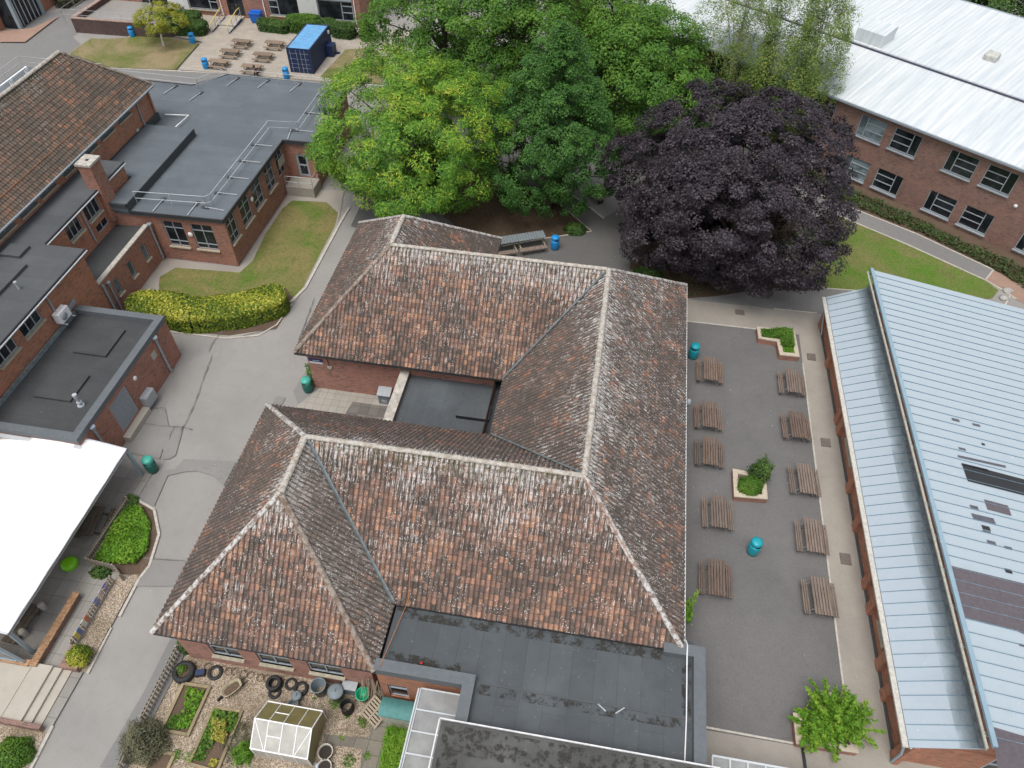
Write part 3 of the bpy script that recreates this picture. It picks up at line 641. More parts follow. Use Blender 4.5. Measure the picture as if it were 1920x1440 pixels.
# ---- tiled slopes: every tile is a rolled piece with a nose, clipped to its slope
def clip(poly, a, b):
    out = []; n = len(poly); f = lambda p: (b[0]-a[0])*(p[1]-a[1])-(b[1]-a[1])*(p[0]-a[0])
    for i in range(n):
        p, q = poly[i], poly[(i+1) % n]; fp, fq = f(p), f(q)
        if fp >= 0: out.append(p)
        if (fp >= 0) != (fq >= 0):
            k = fp/(fp-fq); out.append(tuple(p[j]+(q[j]-p[j])*k for j in range(3)))
    return out
_slope = [0]
def slope(mb, pts, eave, mi=0, tw=.232, tg=.29, hgt=.05):
    """pts: 3D corners counterclockwise seen from above; eave: indices (i,j) of the eave edge"""
    _slope[0] += 1; sid = _slope[0]*71.0
    P = [Vector(p) for p in pts]; A, B = P[eave[0]], P[eave[1]]; U = (B-A).normalized()
    nrm = (P[1]-P[0]).cross(P[2]-P[0]); nrm.normalize()
    if nrm.z < 0: nrm = -nrm
    V = nrm.cross(U).normalized()
    if V.z < 0: V = -V
    uv = [((p-A).dot(U), (p-A).dot(V)) for p in P]
    a = sum(uv[i][0]*uv[(i+1) % len(uv)][1]-uv[(i+1) % len(uv)][0]*uv[i][1] for i in range(len(uv)))
    if a < 0: uv = uv[::-1]
    u0, u1 = min(p[0] for p in uv), max(p[0] for p in uv); v0, v1 = min(p[1] for p in uv), max(p[1] for p in uv)
    VT = v0+tg*math.ceil((v1-v0)/tg)
    mb.face([A+U*p[0]+V*p[1]-nrm*.03 for p in uv], mi, [(sid, 0)]*len(uv), [(p[0]-u0, VT-p[1]) for p in uv])
    prof = [(0, .0), (.22, .0), (.36, .65), (.55, 1.0), (.80, .95), (.93, .6), (1.0, .0)]
    rnd = random.Random(int(sid))
    nu, nv = int((u1-u0)/tw)+1, int((v1-v0)/tg)+1
    E = [(uv[i], uv[(i+1) % len(uv)]) for i in range(len(uv))]
    def inside(p): return all((b[0]-a_[0])*(p[1]-a_[1])-(b[1]-a_[1])*(p[0]-a_[0]) >= 0 for a_, b in E)
    W3 = lambda p: A+U*p[0]+V*p[1]+nrm*p[2]
    for j in range(nv):
        for i in range(nu):
            s, t_ = u0+i*tw, v0+j*tg; t1 = t_+tg*1.04
            cs = [(s, t_), (s+tw, t_), (s+tw, t1), (s, t1)]; ins = [inside(c) for c in cs]
            if not any(ins) and not inside((s+tw/2, t_+tg/2)): continue
            full = all(ins); js = rnd.uniform(-.006, .006); jn = rnd.uniform(-.012, .012); lift = rnd.uniform(0, .008)
            idv = (sid+i+.5, j+.5)
            quads = []
            for k in range(len(prof)-1):
                (f0, h0), (f1, h1) = prof[k], prof[k+1]
                x0, x1 = s+f0*tw+js, s+f1*tw+js; b0, b1 = .022+lift+h0*hgt, .022+lift+h1*hgt
                quads.append([(x0, t_+jn, b0), (x1, t_+jn, b1), (x1, t1, h1*hgt), (x0, t1, h0*hgt)])
                quads.append([(x0, t_+jn, -.03), (x1, t_+jn, -.03), (x1, t_+jn, b1), (x0, t_+jn, b0)])
            for qd in quads:
                if not full:
                    for a_, b in E:
                        qd = clip(qd, a_, b)
                        if len(qd) < 3: break
                    if len(qd) < 3: continue
                mb.face([W3(q) for q in qd], mi, [idv]*len(qd), [(q[0]-u0, VT-q[1]) for q in qd])
def ridge(mb, a, b, r=.13, mi=0, seg=.38, drop=.03):
    a, b = Vector(a), Vector(b); L = (b-a).length; n = max(1, int(L/seg)); t = (b-a)/L; x = t.cross(Vector((0, 0, 1))).normalized(); y = x.cross(t).normalized()
    for k in range(n):
        p = a+t*(L*k/n); q = a+t*(L*(k+1)/n+.02); j = random.uniform(-.012, .012); V = []
        for c, rr in ((p, r*1.06), (q, r*.96)):
            for i in range(9):
                an = math.pi*i/8; V.append(c+x*(math.cos(an)*rr+j)+y*(math.sin(an)*rr*.85-drop))
        mb.mesh(V, [(i, i+1, 10+i, 9+i) for i in range(8)]+[tuple(range(8, -1, -1)), tuple(range(9, 18))], mi)
# ================================================================== MAIN TILED BLOCK (U plan)
XL, XA, XC, XR = -17.36, -7.25, -4.71, 5.72; Y0, Y1, Y2, Y3, Y4, Y5 = 10.42, 13.5, 23.69, 27.8, 38.13, 40.88
ZE, ZR = 3.7, 8.42; RW, RE, RS, RN = -12.30, .50, 18.6, 32.97; RS0, RN1 = 15.5, 35.85; XA2 = -7.1
B = thing('school_block', 'single storey brick block with U shaped hipped roof of weathered orange clay tiles', 'building', (-6, 24, 0))
rf = MB(); z, Z = ZE, ZR
slope(rf, [(XL, Y0, z), (XA, Y0, z), (RW, RS0, Z)], (0, 1), 0)
slope(rf, [(XA, Y0, z), (XA, Y1, z), (RW, RS, Z), (RW, RS0, Z)], (0, 1), 2)
slope(rf, [(XL, Y0, z), (RW, RS0, Z), (RW, RS, Z), (XL, Y2, z)], (3, 0), 1)
slope(rf, [(XA, Y1, z), (XR, Y1, z), (RE, RS, Z), (RW, RS, Z)], (0, 1), 0)
slope(rf, [(XL, Y2, z), (RW, RS, Z), (RE, RS, Z), (XC, Y2, z)], (3, 0), 1)
slope(rf, [(XC, Y2, z), (RE, RS, Z), (RE, RN, Z), (XC, Y3, z)], (3, 0), 1)
slope(rf, [(XR, Y1, z), (XR, Y4, z), (RE, RN, Z), (RE, RS, Z)], (0, 1), 3)
slope(rf, [(XL, Y3, z), (XC, Y3, z), (RE, RN, Z), (RW, RN, Z)], (0, 1), 0)
slope(rf, [(XA2, Y4, z), (RW, RN, Z), (RE, RN, Z), (XR, Y4, z)], (3, 0), 1)
slope(rf, [(XL, Y3, z), (RW, RN, Z), (RW, RN1, Z), (XL, Y5, z)], (3, 0), 1)
slope(rf, [(XA2, Y4, z), (XA2, Y5, z), (RW, RN1, Z), (RW, RN, Z)], (0, 1), 1)
slope(rf, [(XA2, Y5, z), (XL, Y5, z), (RW, RN1, Z)], (0, 1), 1)
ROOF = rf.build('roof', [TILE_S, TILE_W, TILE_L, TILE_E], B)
rd = MB(); dz = .06
up = lambda x, y, zz: (x, y, zz+dz)
ridge(rd, up(RW, RS, Z), up(RE, RS, Z), .125, 0); ridge(rd, up(RE, RS, Z), up(RE, RN, Z), .15, 0); ridge(rd, up(RW, RN, Z), up(RE, RN, Z), .125, 0)
ridge(rd, up(RW, RS0, Z), up(RW, RS, Z), .16, 0); ridge(rd, up(RW, RN, Z), up(RW, RN1, Z), .15, 0)
for a, b, mi in (((XL, Y0, z), (RW, RS0, Z), 1), ((XA, Y0, z), (RW, RS0, Z), 2), ((XL, Y2, z), (RW, RS, Z), 1), ((XR, Y1, z), (RE, RS, Z), 1), ((XR, Y4, z), (RE, RN, Z), 1), ((XL, Y3, z), (RW, RN, Z), 2), ((XL, Y5, z), (RW, RN1, Z), 1), ((XA2, Y5, z), (RW, RN1, Z), 1)):
    ridge(rd, up(*a), up(*b), .13, mi)
rd.build('ridge_tiles', [RIDGE_C, RIDGE_W, RIDGE_D], ROOF)
vl = MB()
def valley(a, b, w=.22):
    a, b = Vector(a)+Vector((0, 0, .10)), Vector(b)+Vector((0, 0, .10)); t = (b-a).normalized(); s = t.cross(Vector((0, 0, 1))).normalized()*w/2; k = Vector((0, 0, .10))
    vl.mesh([a-s+k, a, b, b-s+k, a+s+k, b+s+k], [(0, 1, 2, 3), (1, 4, 5, 2)])
for q_ in (((XA, Y1, z), (RW, RS, Z), .15), ((XC, Y2, z), (RE, RS, Z), .10), ((XC, Y3, z), (RE, RN, Z), .13), ((XA2, Y4, z), (RW, RN, Z), .2)):
    vl = MB(); valley(*q_); vl.build('valley_flashing', LEAD, ROOF)
cp = MB()
def tape(pts, r=.018): cp.tube(pts, r, 5)
tape([up(.5, 18.4, Z+.1), (3.2, 15.9, 6.08), (5.6, 13.7, 3.95)]); cp.build('lightning_tape', COPPER, ROOF); cp = MB(); tape([(-7.0, 19.0-.3, 8.2), (-6.6, 13.6, 3.95), (-6.75, 13.3, 3.6), (-7.05, 10.5, 3.95)])
cp.build('lightning_tape', COPPER, ROOF)
ev = MB()
def eave(pts, mi=0):
    for a, b in zip(pts[:-1], pts[1:]): ev.bar((*a, ZE-.08), (*b, ZE-.08), .05, .16, mi=mi)
eave([(XL, Y0), (XA, Y0), (XA, Y1), (XR, Y1)]); eave([(XR, Y4), (XA2, Y4), (XA2, Y5), (XL, Y5), (XL, Y3), (XC, Y3), (XC, Y2), (XL, Y2), (XL, Y0)])
ev.build('fascia', FASCIA, B)
gt = MB(); gt.tube([(XR+.06, Y1, ZE-.03), (XR+.06, Y4, ZE-.03)], .035, 8); gt.build('pale_gutter', GUTW, B)
sf = MB()
o = .45
PL = [(XL+.02, Y0+.02), (XA-.02, Y0+.02), (XA-.02, Y1+.02), (XR-.02, Y1+.02), (XR-.02, Y4-.02), (XA2-.02, Y4-.02), (XA2-.02, Y5-.02), (XL+.02, Y5-.02), (XL+.02, Y3+.02), (XC+.02, Y3+.02), (XC+.02, Y2-.02), (XL+.02, Y2-.02)]
sf.face([(x, y, ZE-.14) for x, y in PL[::-1]]); sf.build('soffit', FASCIA, B)
wb = MB(); wx0, wx1 = -16.88, -7.7; wy0 = 10.8
gw = [(1.45, 2.9, 1.15, 2.55), (3.75, 5.3, 1.15, 2.55), (6.15, 7.75, 1.15, 2.55)]
wall(wb, (wx0, wy0), (wx1, wy0), 0, ZE-.15, gw)
wall(wb, (wx1, wy0), (wx1, 14.0), 0, ZE-.15); wall(wb, (wx1, 14.0), (5.25, 14.0), 0, ZE-.15)
er = [(3, 5, 1, 2.6), (8, 10, 1, 2.6), (13, 15, 1, 2.6), (18, 20, 1, 2.6)]
wall(wb, (5.25, 14.0), (5.25, 37.7), 0, ZE-.15, er)
wall(wb, (5.25, 37.7), (-7.6, 37.7), 0, ZE-.15); wall(wb, (-7.6, 37.7), (-7.6, 40.4), 0, ZE-.15); wall(wb, (-7.6, 40.4), (-16.9, 40.4), 0, ZE-.15)
wr = [(2.5, 4.0, 1, 2.5), (7, 8.5, 1, 2.5)]
wall(wb, (-16.9, 40.4), (-16.9, 28.3), 0, ZE-.15, wr); wall(wb, (-16.9, 28.3), (-5.2, 28.3), 0, ZE-.15); wall(wb, (-5.2, 28.3), (-5.2, 23.2), 0, ZE-.15)
wall(wb, (-5.2, 23.2), (-16.88, 23.2), 0, ZE-.15); wall(wb, (-16.88, 23.2), (-16.88, wy0), 0, ZE-.15, [(3, 4.5, 1, 2.5), (8, 9.5, 1, 2.5)])
wb.build('wall', BR_PNT, B)
for q in gw: window(B, (wx0, wy0), (wx1, wy0), *q, m=1, tr=(.62,), depth=.09)
for q in er: window(B, (5.25, 14.0), (5.25, 37.7), *q, m=1, depth=.09)
for q in wr: window(B, (-16.9, 40.4), (-16.9, 28.3), *q, m=1, depth=.09)
for q in [(3, 4.5, 1, 2.5), (8, 9.5, 1, 2.5)]: window(B, (-16.88, 23.2), (-16.88, wy0), *q, m=1, depth=.09)
lamp(B, (-15.55, 28.3, 2.25), (0, -1, 0), .17, CREAMP)
m = MB(); m.tube([(-15.55, 28.22, 2.4), (-15.6, 28.22, 3.5)], .02, 6); m.build('conduit', BLACKM, B)
m = MB(); sg = [PYs for PYs in ()]
# sunken flat roof between the wings with its light capped parapet
fr_ = MB(); fr_.box(-10.55, -4.75, 22.6, 29.2, 2.35, 2.5); SR = fr_.build('flat_roof', FELT_S, B)
m = MB(); m.box(-7.05, -5.15, 25.5, 26.5, 2.5, 2.76); m.build('roof_hatch', BLACKM, SR)
m = MB(); m.box(-7.08, -5.12, 25.47, 26.53, 2.76, 2.79); m.build('hatch_cover', FELT_S, SR)
m = MB(); m.box(-10.95, -10.5, 23.2, 28.25, 0, 2.8); m.build('screen_wall', BR_RED, B)
m = MB(); m.box(-11.0, -10.45, 22.8, 28.28, 2.8, 2.9); m.build('coping', STONE, B)
# SIGN on the recess wall
def text(name, body, loc, rot, size, mat, parent=None, ext=.004):
    c = bpy.data.curves.new(name, 'FONT'); c.body = body; c.size = size; c.extrude = ext; c.align_x = 'CENTER'; c.align_y = 'CENTER'; c.materials.append(mat)
    o = bpy.data.objects.new(name, c); COL.objects.link(o); o.rotation_euler = rot
    if parent is not None: o.parent = parent; o.location = Vector(loc)-org(parent)
    else: o.location = loc
    return o
S_ = thing('name_sign', 'navy and white name sign on the brick wall in the recess of the tiled block', 'sign', (-16.2, 28.28, 2.5))
m = MB(); m.box(-16.8, -15.95, 28.25, 28.29, 2.62, 2.86); m.build('navy_panel', SIGNB, S_)
m = MB(); m.box(-16.8, -15.95, 28.25, 28.29, 2.46, 2.62); m.build('white_panel', SIGNW, S_)
m = MB()
x_ = -16.55
for wd in (.09, .05, .07, .06, .08): m.box(x_, x_+wd, 28.243, 28.249, 2.71, 2.76); x_ += wd+.02
m.build('lettering', SIGNW, S_)
# ================================================================== SOUTH FLAT ROOFED EXTENSION
E_ = thing('flat_roofed_extension', 'slate grey flat roofed extension with felt parapet along the south side of the tiled block', 'building', (0, 9, 0))
m = MB(); m.prism([(-7.15, 10.75), (-3.5, 10.45), (-3.5, 9), (6.2, 9), (6.2, 13.3), (6.2, 14.1), (-7.15, 14.1)], 3.3, 3.5)
m.box(-3.5, 6.2, 2, 9, 3.3, 3.42); m.build('flat_roof', FELT_S, E_)
m = MB(); m.box(-3.4, 6.15, 8.6, 10.75, 3.44, 3.475); m.box(-3.0, 6.1, 10.72, 10.8, 3.5, 3.53); m.build('lower_felt_strip', FELT_MID, E_)
for a, b in (((-7.3, 10.68), (-3.45, 10.68)), ((-3.2, 10.93), (-3.2, 8.95)), ((6.38, 13.25), (6.38, 6)), ((4.85, 13.5), (6.63, 13.5))):
    m = MB(); m.bar((*a, 3.66), (*b, 3.66), .5, .5); m.build('parapet', FELT_EDGE, E_)
m = MB(); fo = [(.35, 1.25, .5, 2.0), (1.75, 2.6, .5, 2.0)]
wall(m, (-7.3, 10.55), (-3.5, 10.55), 0, 3.42, fo); wall(m, (-3.5, 10.55), (-3.5, 2), 0, 3.4); wall(m, (6.5, 2), (6.5, 13.6), 0, 3.42, [(2, 4, 1, 2.5), (7, 9, 1, 2.5)]); wall(m, (6.5, 13.6), (5.2, 13.6), 0, 3.4)
wall(m, (-7.3, 13.9), (-7.3, 10.55), 0, 3.42); m.build('wall', BR_ORG, E_)
for q in fo: window(E_, (-7.3, 10.55), (-3.5, 10.55), *q, m=0, tr=(.62,), sill=False)
for q in [(2, 4, 1, 2.5), (7, 9, 1, 2.5)]: window(E_, (6.5, 2), (6.5, 13.6), *q)
def moss_mat():
    t = NT('wet_moss'); p = t.pos(); a = t.ramp(t.noise(p, 2.2, 6, .75), [(.48, 0.0), (.58, .7)])
    m_ = t.done(t.mix(t.noise(p, 9, 3), (.02, .019, .016), (.055, .05, .038)), .9); tr = t.n('BsdfTransparent'); mx = t.n('MixShader'); t.set(mx.inputs[0], a)
    t.t.links.new(tr.outputs[0], mx.inputs[1]); t.t.links.new(t.b.outputs[0], mx.inputs[2]); t.t.links.new(mx.outputs[0], t.out.inputs[0]); return m_
MOSS = moss_mat()
for x0, x1, y0, y1 in ((-6.9, -3.7, 10.94, 11.45), (-2.9, 6.1, 10.3, 10.7), (-7.1, 5.2, 13.0, 13.5), (5.7, 6.1, 10.8, 13.2)):
    m = MB(); m.face([(x0, y0, 3.512), (x1, y0, 3.512), (x1, y1, 3.512), (x0, y1, 3.512)]); m.build('moss_patch', MOSS, E_)
m = MB(); m.tube([(5.84, 13.4, 3.93), (5.9, 10.8, 3.53), (5.78, 7.2, 3.5)], .03, 6); m.build('white_cable', SIGNW, E_)
m = MB(); m.tube([(5.82, 14.0, 3.72), (5.86, 13.7, 3.93), (5.84, 13.3, 3.93)], .03, 6); m.build('white_cable', SIGNW, E_)
for nm, a, b in (('offcut', (2.25, 10.72, 3.56), (2.6, 10.5, 3.5)), ('offcut', (3.35, 10.75, 3.56), (3.0, 10.48, 3.5))):
    m = MB(); m.bar(a, b, .05, .03); m.build('metal_offcut', LOUV, E_)
m = MB(); m.lathe([(.001, .07), (.05, .05), (.07, 0), (.05, -.05), (.001, -.07)], (-5.4, 11.15, 3.57), 12); tag(m.build('ball', paint('red_ball', (.6, .05, .06))), 'small red ball lying in the gutter of the slate flat roof', 'ball')
E2 = thing('weathered_roof_block', 'stained dark felt flat roof with bright white edge trim at the bottom of the photo', 'building', (1, 6, 0))
m = MB(); m.box(-3.95, 7.0, 0, 8.85, 4.0, 4.15); m.build('flat_roof', FELT_OLD, E2)
m = MB(); m.face([(-3.8, 7.7, 4.156), (6.9, 7.7, 4.156), (6.9, 8.75, 4.156), (-3.8, 8.75, 4.156)]); m.face([(-3.8, 0, 4.156), (-3.0, 0, 4.156), (-3.0, 7.7, 4.156), (-3.8, 7.7, 4.156)]); m.build('moss_patch', MOSS, E2)
m = MB(); m.bar((-4.03, 8.9, 4.15), (7.08, 8.9, 4.15), .055, .12); m.bar((-4.03, 8.87, 4.15), (-4.03, 0, 4.15), .055, .12); m.build('edge_trim', GUTW, E2)
m = MB(); wall(m, (-3.9, 8.8), (-3.9, 0), 0, 4.05); wall(m, (7, 8.8), (-3.9, 8.8), 3, 4.05); wall(m, (7, 0), (7, 8.8), 0, 4.05, [(2, 4, 1, 2.5)]); m.build('wall', BR_RED, E2)
window(E2, (7, 0), (7, 8.8), 2, 4, 1, 2.5)
def glazed_canopy(name, label, x0, x1, y0, y1, z, n, along='y', dz=0.0):
    T = thing(name, label, 'canopy', ((x0+x1)/2, (y0+y1)/2, 0)); m = MB()
    if along == 'y':
        m.bar((x0, y0, z-dz), (x0, y1, z-dz), .06, .08); m.bar((x0+.1, y0, z+.03-dz), (x0+.1, y1, z+.03-dz), .04, .04); m.bar((x1, y0, z), (x1, y1, z), .06, .08)
        for k in range(n+1):
            y = y0+(y1-y0)*k/n; m.bar((x0+.12, y, z+.03-dz*.95), (x1-.03, y, z+.03), .06, .06)
        q = MB(); q.face([(x0+.02, y0, z-.01-dz), (x1, y0, z-.01), (x1, y1, z-.01), (x0+.02, y1, z-.01-dz)])
    else:
        m.bar((x0, y0, z-dz), (x1, y0, z-dz), .06, .08); m.bar((x0, y1, z), (x1, y1, z), .08, .08)
        for k in range(n+1):
            x = x0+(x1-x0)*k/n; m.bar((x, y0+.03, z+.03-dz), (x, y1-.04, z+.03), .06, .06)
        q = MB(); q.face([(x0, y0, z-.01-dz), (x1, y0, z-.01-dz), (x1, y1, z-.01), (x0, y1, z-.01)])
    m.build('frame', UPVC_W, T); q.build('glazing', POLYW, T)
    p = MB()
    for k in range(3):
        if along == 'y': yy = y0+.3+(y1-y0-.6)*k/2; p.bar((x0+.05, yy, 0), (x0+.05, yy, z-dz-.04), .07, .07)
        else: xx = x0+.3+(x1-x0-.6)*k/2; p.bar((xx, y0+.05, 0), (xx, y0+.05, z-dz-.04), .07, .07)
    p.build('posts', UPVC_W, T); return T
glazed_canopy('glazed_canopy', 'narrow white glazed lean-to canopy beside the garden storage box', -5.35, -3.5, 3.4, 10.3, 2.95, 8)
glazed_canopy('glazed_canopy', 'white glazed canopy edge on the path below the courtyard, at the bottom right', 7.1, 13.5, 7.6, 9.75, 2.7, 9, 'x', .1)
# ================================================================== RIGHT ZINC ROOFED BUILDING
ZB = thing('zinc_roofed_building', 'long brick building with pale blue standing seam metal roofs in two levels, on the right', 'building', (22, 25, 0))
ya, yb = 11.55, 40.25; ex, ez, tx, tz = 15.36, 2.35, 17.82, 3.6
m = MB(); m.mesh([(ex, ya, ez), (tx, ya, tz), (tx, yb, tz), (ex, yb, ez), (ex, ya, ez-.06), (tx, ya, tz-.06), (tx, yb, tz-.06), (ex, yb, ez-.06)], [(0, 1, 2, 3), (7, 6, 5, 4), (0, 4, 5, 1), (3, 2, 6, 7), (0, 3, 7, 4)])
LR = m.build('lower_roof', zinc('zinc_lower', (.375, .44, .49), (.36, .43, .48)), ZB)
m = MB(); yy = ya+.3
while yy < yb-.1: m.bar((ex+.01, yy, ez+.02), (tx-.05, yy, tz+.015), .02, .05); yy += .612
m.build('standing_seam', SEAM, LR)
# band under the upper eave: stain plus wall occlusion painted in
m = MB(); g0 = .66
m.mesh([(ex+(tx-ex)*g0, ya+.02, ez+(tz-ez)*g0+.004), (tx-.02, ya+.02, tz+.002), (tx-.02, yb-.02, tz+.002), (ex+(tx-ex)*g0, yb-.02, ez+(tz-ez)*g0+.004)], [(0, 1, 2, 3)])
def grime_shade():
    t = NT('roof_grime_shade'); p = t.pos(); s = t.n('SeparateXYZ'); t.set(s.inputs[0], p)
    n = t.noise(t.map(p, (1.2, .55, 1)), 1.0, 5, .65); n3 = t.noise(p, 7, 3)
    e = t.math('ADD', s.outputs[0], t.math('MULTIPLY', t.math('SUBTRACT', n, .5), 1.1))
    a = t.ramp(t.math('SUBTRACT', e, 16.72), [(.15, 0.0), (.75, .6)])
    m_ = t.done(t.mix(n3, (.17, .215, .225), (.24, .29, .30)), .8); tr = t.n('BsdfTransparent'); mx = t.n('MixShader'); t.set(mx.inputs[0], a)
    t.t.links.new(tr.outputs[0], mx.inputs[1]); t.t.links.new(t.b.outputs[0], mx.inputs[2]); t.t.links.new(mx.outputs[0], t.out.inputs[0]); return m_
m.build('grime_shade_streak', grime_shade(), LR)
ux, uz, vx = 17.32, 5.0, 35.0; us = (3.16-5.0)/(27.65-17.32); vz = uz+us*(vx-ux); yu0, yu1 = 11.15, 40.27
m = MB(); m.mesh([(ux, yu0, uz), (vx, yu0, vz), (vx, yu1, vz), (ux, yu1, uz), (ux, yu0, uz-.1), (vx, yu0, vz-.1), (vx, yu1, vz-.1), (ux, yu1, uz-.1)], [(0, 1, 2, 3), (7, 6, 5, 4), (0, 4, 5, 1), (3, 2, 6, 7), (0, 3, 7, 4), (1, 5, 6, 2)])
UR = m.build('upper_roof', zinc('zinc_upper', (.375, .44, .48), (.355, .42, .465)), ZB)
m = MB(); yy = yu0+.4
while yy < yu1-.1: m.bar((ux+.02, yy, uz+.02), (vx, yy, vz+.02), .02, .045); yy += .612
m.build('standing_seam', SEAM, UR)
m = MB(); m.bar((ux+.03, yu0, uz+.05), (ux+.03, yu1, uz+.05), .2, .14); m.build('roof_edge', zinc('zinc_edge', (.22, .32, .38), (.30, .40, .46)), UR)
def onup(x, y, h=.03):  # pixel -> point on the upper roof plane
    v = fw*F+rt*(x-960)+dn*(y-720); n = np.array([-us, 0, 1.0]); p0 = np.array([ux, 0, uz+h]); t = (n@(p0-np.array([0, 0, CH])))/(n@v); q = np.array([0, 0, CH])+v*t; return tuple(q)
PV_K = plain('solar_film_black', (.022, .022, .024), .55); PV_B = plain('exposed_underlay', (.105, .09, .10), .85, 0, .15); PV_M = plain('patch_slate', (.09, .09, .11), .8)
def patchup(pts, mat, nm='roof_patch'):
    q = MB(); q.face([onup(x, y, .03) for x, y in pts][::-1]); q.build(nm, mat, UR)
patchup([(1803, 868), (1925, 900), (1925, 930), (1815, 902)], PV_K, 'open_panel')
patchup([(1845, 936), (1890, 948), (1897, 967), (1852, 955)], PV_B)
patchup([(1796, 853), (1886, 873), (1886, 877), (1796, 857)], PV_M)
patchup([(1803, 868), (1853, 880), (1853, 884), (1803, 872)], PV_M)
patchup([(1821, 962), (1863, 972), (1868, 984), (1826, 973)], PV_M)
for (x, y, w, h, mt) in ((1784, 783, 14, 5, PV_M), (1823, 793, 14, 4, PV_M), (1797, 838, 13, 4, PV_M), (1840, 830, 6, 4, PV_K), (1818, 946, 15, 6, PV_M), (1840, 984, 15, 8, PV_K), (1842, 993, 15, 4, PV_M), (1850, 1012, 16, 7, PV_M), (1883, 1023, 14, 5, PV_M), (1883, 1065, 13, 8, PV_K), (1910, 1206, 20, 5, PV_M)):
    patchup([(x, y), (x+w, y+w*.24), (x+w+h*.4, y+w*.24+h), (x+h*.4, y+h)], mt)
patchup([(1781, 1060), (1945, 1100), (1945, 1200), (1900, 1180), (1803, 1156)], PV_B, 'exposed_underlay')
patchup([(1859, 1362), (1960, 1392), (1960, 1470), (1870, 1440), (1868, 1420)], PV_B, 'exposed_underlay')
# clerestory wall below the upper roof
m = MB(); cl_ = [(1.0+k*3.5, 1.0+k*3.5+1.9, 3.95, 4.55) for k in range(8)]
wall(m, (17.8, yb-.1), (17.8, ya+.1), 3.5, 4.9, cl_); m.build('clerestory_wall', BR_ORG, ZB)
for q in cl_: window(ZB, (17.8, yb-.1), (17.8, ya+.1), *q, m=2, sill=False)
m = MB(); m.bar((17.18, yu0, 4.78), (17.18, yu1, 4.78), .1, .07); m.bar((17.24, yu0, 4.6), (17.24, yu1, 4.6), .05, .05)
for k in range(17): y = yu0+.5+k*1.78; m.bar((17.15, y, 4.82), (17.75, y, 4.5), .05, .05); m.bar((17.15, y+.12, 4.82), (17.75, y+.12, 4.5), .05, .05)
m.build('eave_rail', CREAMP, ZB)
m = MB(); m.bar((17.62, ya, 3.68), (17.62, yb, 3.68), .16, .05); m.build('flashing', LEAD, ZB)
m = MB(); rw = [(10.9, 12.9, .9, 2.15), (22.3, 23.6, .9, 2.15)]
wall(m, (15.75, yb-.15), (15.75, ya+.2), 0, 2.55, rw); wall(m, (15.75, ya+.2), (33.5, ya+.2), 0, 2.45, [(3.2, 6.2, 0, 2.4)]); wall(m, (33.5, ya+.2), (33.5, yb-.15), 0, 2.2); wall(m, (33.5, yb-.15), (15.75, yb-.15), 0, 2.45, [(3, 5, 1, 2.3), (8, 10, 1, 2.3)])
def gable(y, sgn):
    P = [(17.8, y, 2.4), (30, y, 2.4), (30, y, uz+us*(30-ux)-.12), (17.8, y, 4.8)]; m.face(P if sgn < 0 else P[::-1])
    P = [(15.75, y, 2.4), (17.8, y, 2.4), (17.8, y, 3.5), (15.75, y, 2.48)]; m.face(P if sgn < 0 else P[::-1])
gable(ya+.215, -1); gable(yb-.165, 1)
m.build('wall', BR_ORG, ZB)
for q in rw: window(ZB, (15.75, yb-.15), (15.75, ya+.2), *q, m=1, tr=(.5,), fr=UPVC_W)
door(ZB, (15.75, ya+.2), (33.5, ya+.2), 3.2, 6.2, 0, 2.4, leaves=2)
for y in (39.0, 35.3, 30.6, 29.75, 25.6, 23.1, 19.75, 18.4, 15.6, 14.2, 11.55): pr = MB(); pr.box(15.52, 15.75, y*1.02-.26, y*1.02+.26, 0, 2.42); pr.build('brick_pier', BR_ORG, ZB)
m = MB(); m.bar((15.22, ya, 2.27), (15.22, yb, 2.27), .24, .10); m.bar((15.58, ya, 2.2), (15.58, yb, 2.2), .3, .06); m.build('gutter', plain('cream_fascia', (.50, .49, .44), .7), ZB)
m = MB(); m.tube([(15.3, yb-.05, 2.3), (15.35, yb-.6, 1.8), (15.55, yb-1.5, .2)], .05, 8); m.build('downpipe', PIPE, ZB)
m = MB(); m.tube([(15.3, ya+.3, 2.3), (15.45, ya+.05, 1.3), (15.5, ya+.05, .1)], .07, 8); m.build('downpipe', PIPE, ZB)
m = MB(); m.box(15.6, 15.74, 11.8, 39.9, 0, .06); m.build('drain_grille', plain('drain_dark', (.07, .07, .07), .8), ZB)
# ================================================================== TOP RIGHT TWO STOREY BUILDING
TB = thing('two_storey_block', 'two storey brown brick block with wide white sheet metal roof behind the trees', 'building', (24, 62, 0))
D_ = np.array([.81, -.585])/np.hypot(.81, .585); N_ = np.array([.585, .81])/np.hypot(.81, .585); O_ = np.array([18.7, 60.1])
def tb(u, v, z): q = O_+D_*u+N_*v; return (q[0], q[1], z)
ua, ub = -34, 26
wins = []
for k in range(-5, 4):
    for s in ((.85, 3.05), (3.75, 5.95)): wins.append((s[0]+7.35*k, s[1]+7.35*k))
wins = [w for w in wins if w[0] > ua+.5 and w[1] < ub-.3]
ops = [(a-ua, b-ua, 4.05, 5.8) for a, b in wins]+[(a-ua, b-ua, .45, 2.2) for a, b in wins]
A_, B_ = tb(ua, 0, 0)[:2], tb(ub, 0, 0)[:2]
m = MB(); wall(m, A_, B_, 0, 6.4, ops); wall(m, tb(ua, 26, 0)[:2], A_, 0, 6.4); wall(m, B_, tb(ub, 26, 0)[:2], 0, 6.4); wall(m, tb(ub, 26, 0)[:2], tb(ua, 26, 0)[:2], 0, 6.4)
m.build('wall', BR_BRN, TB)
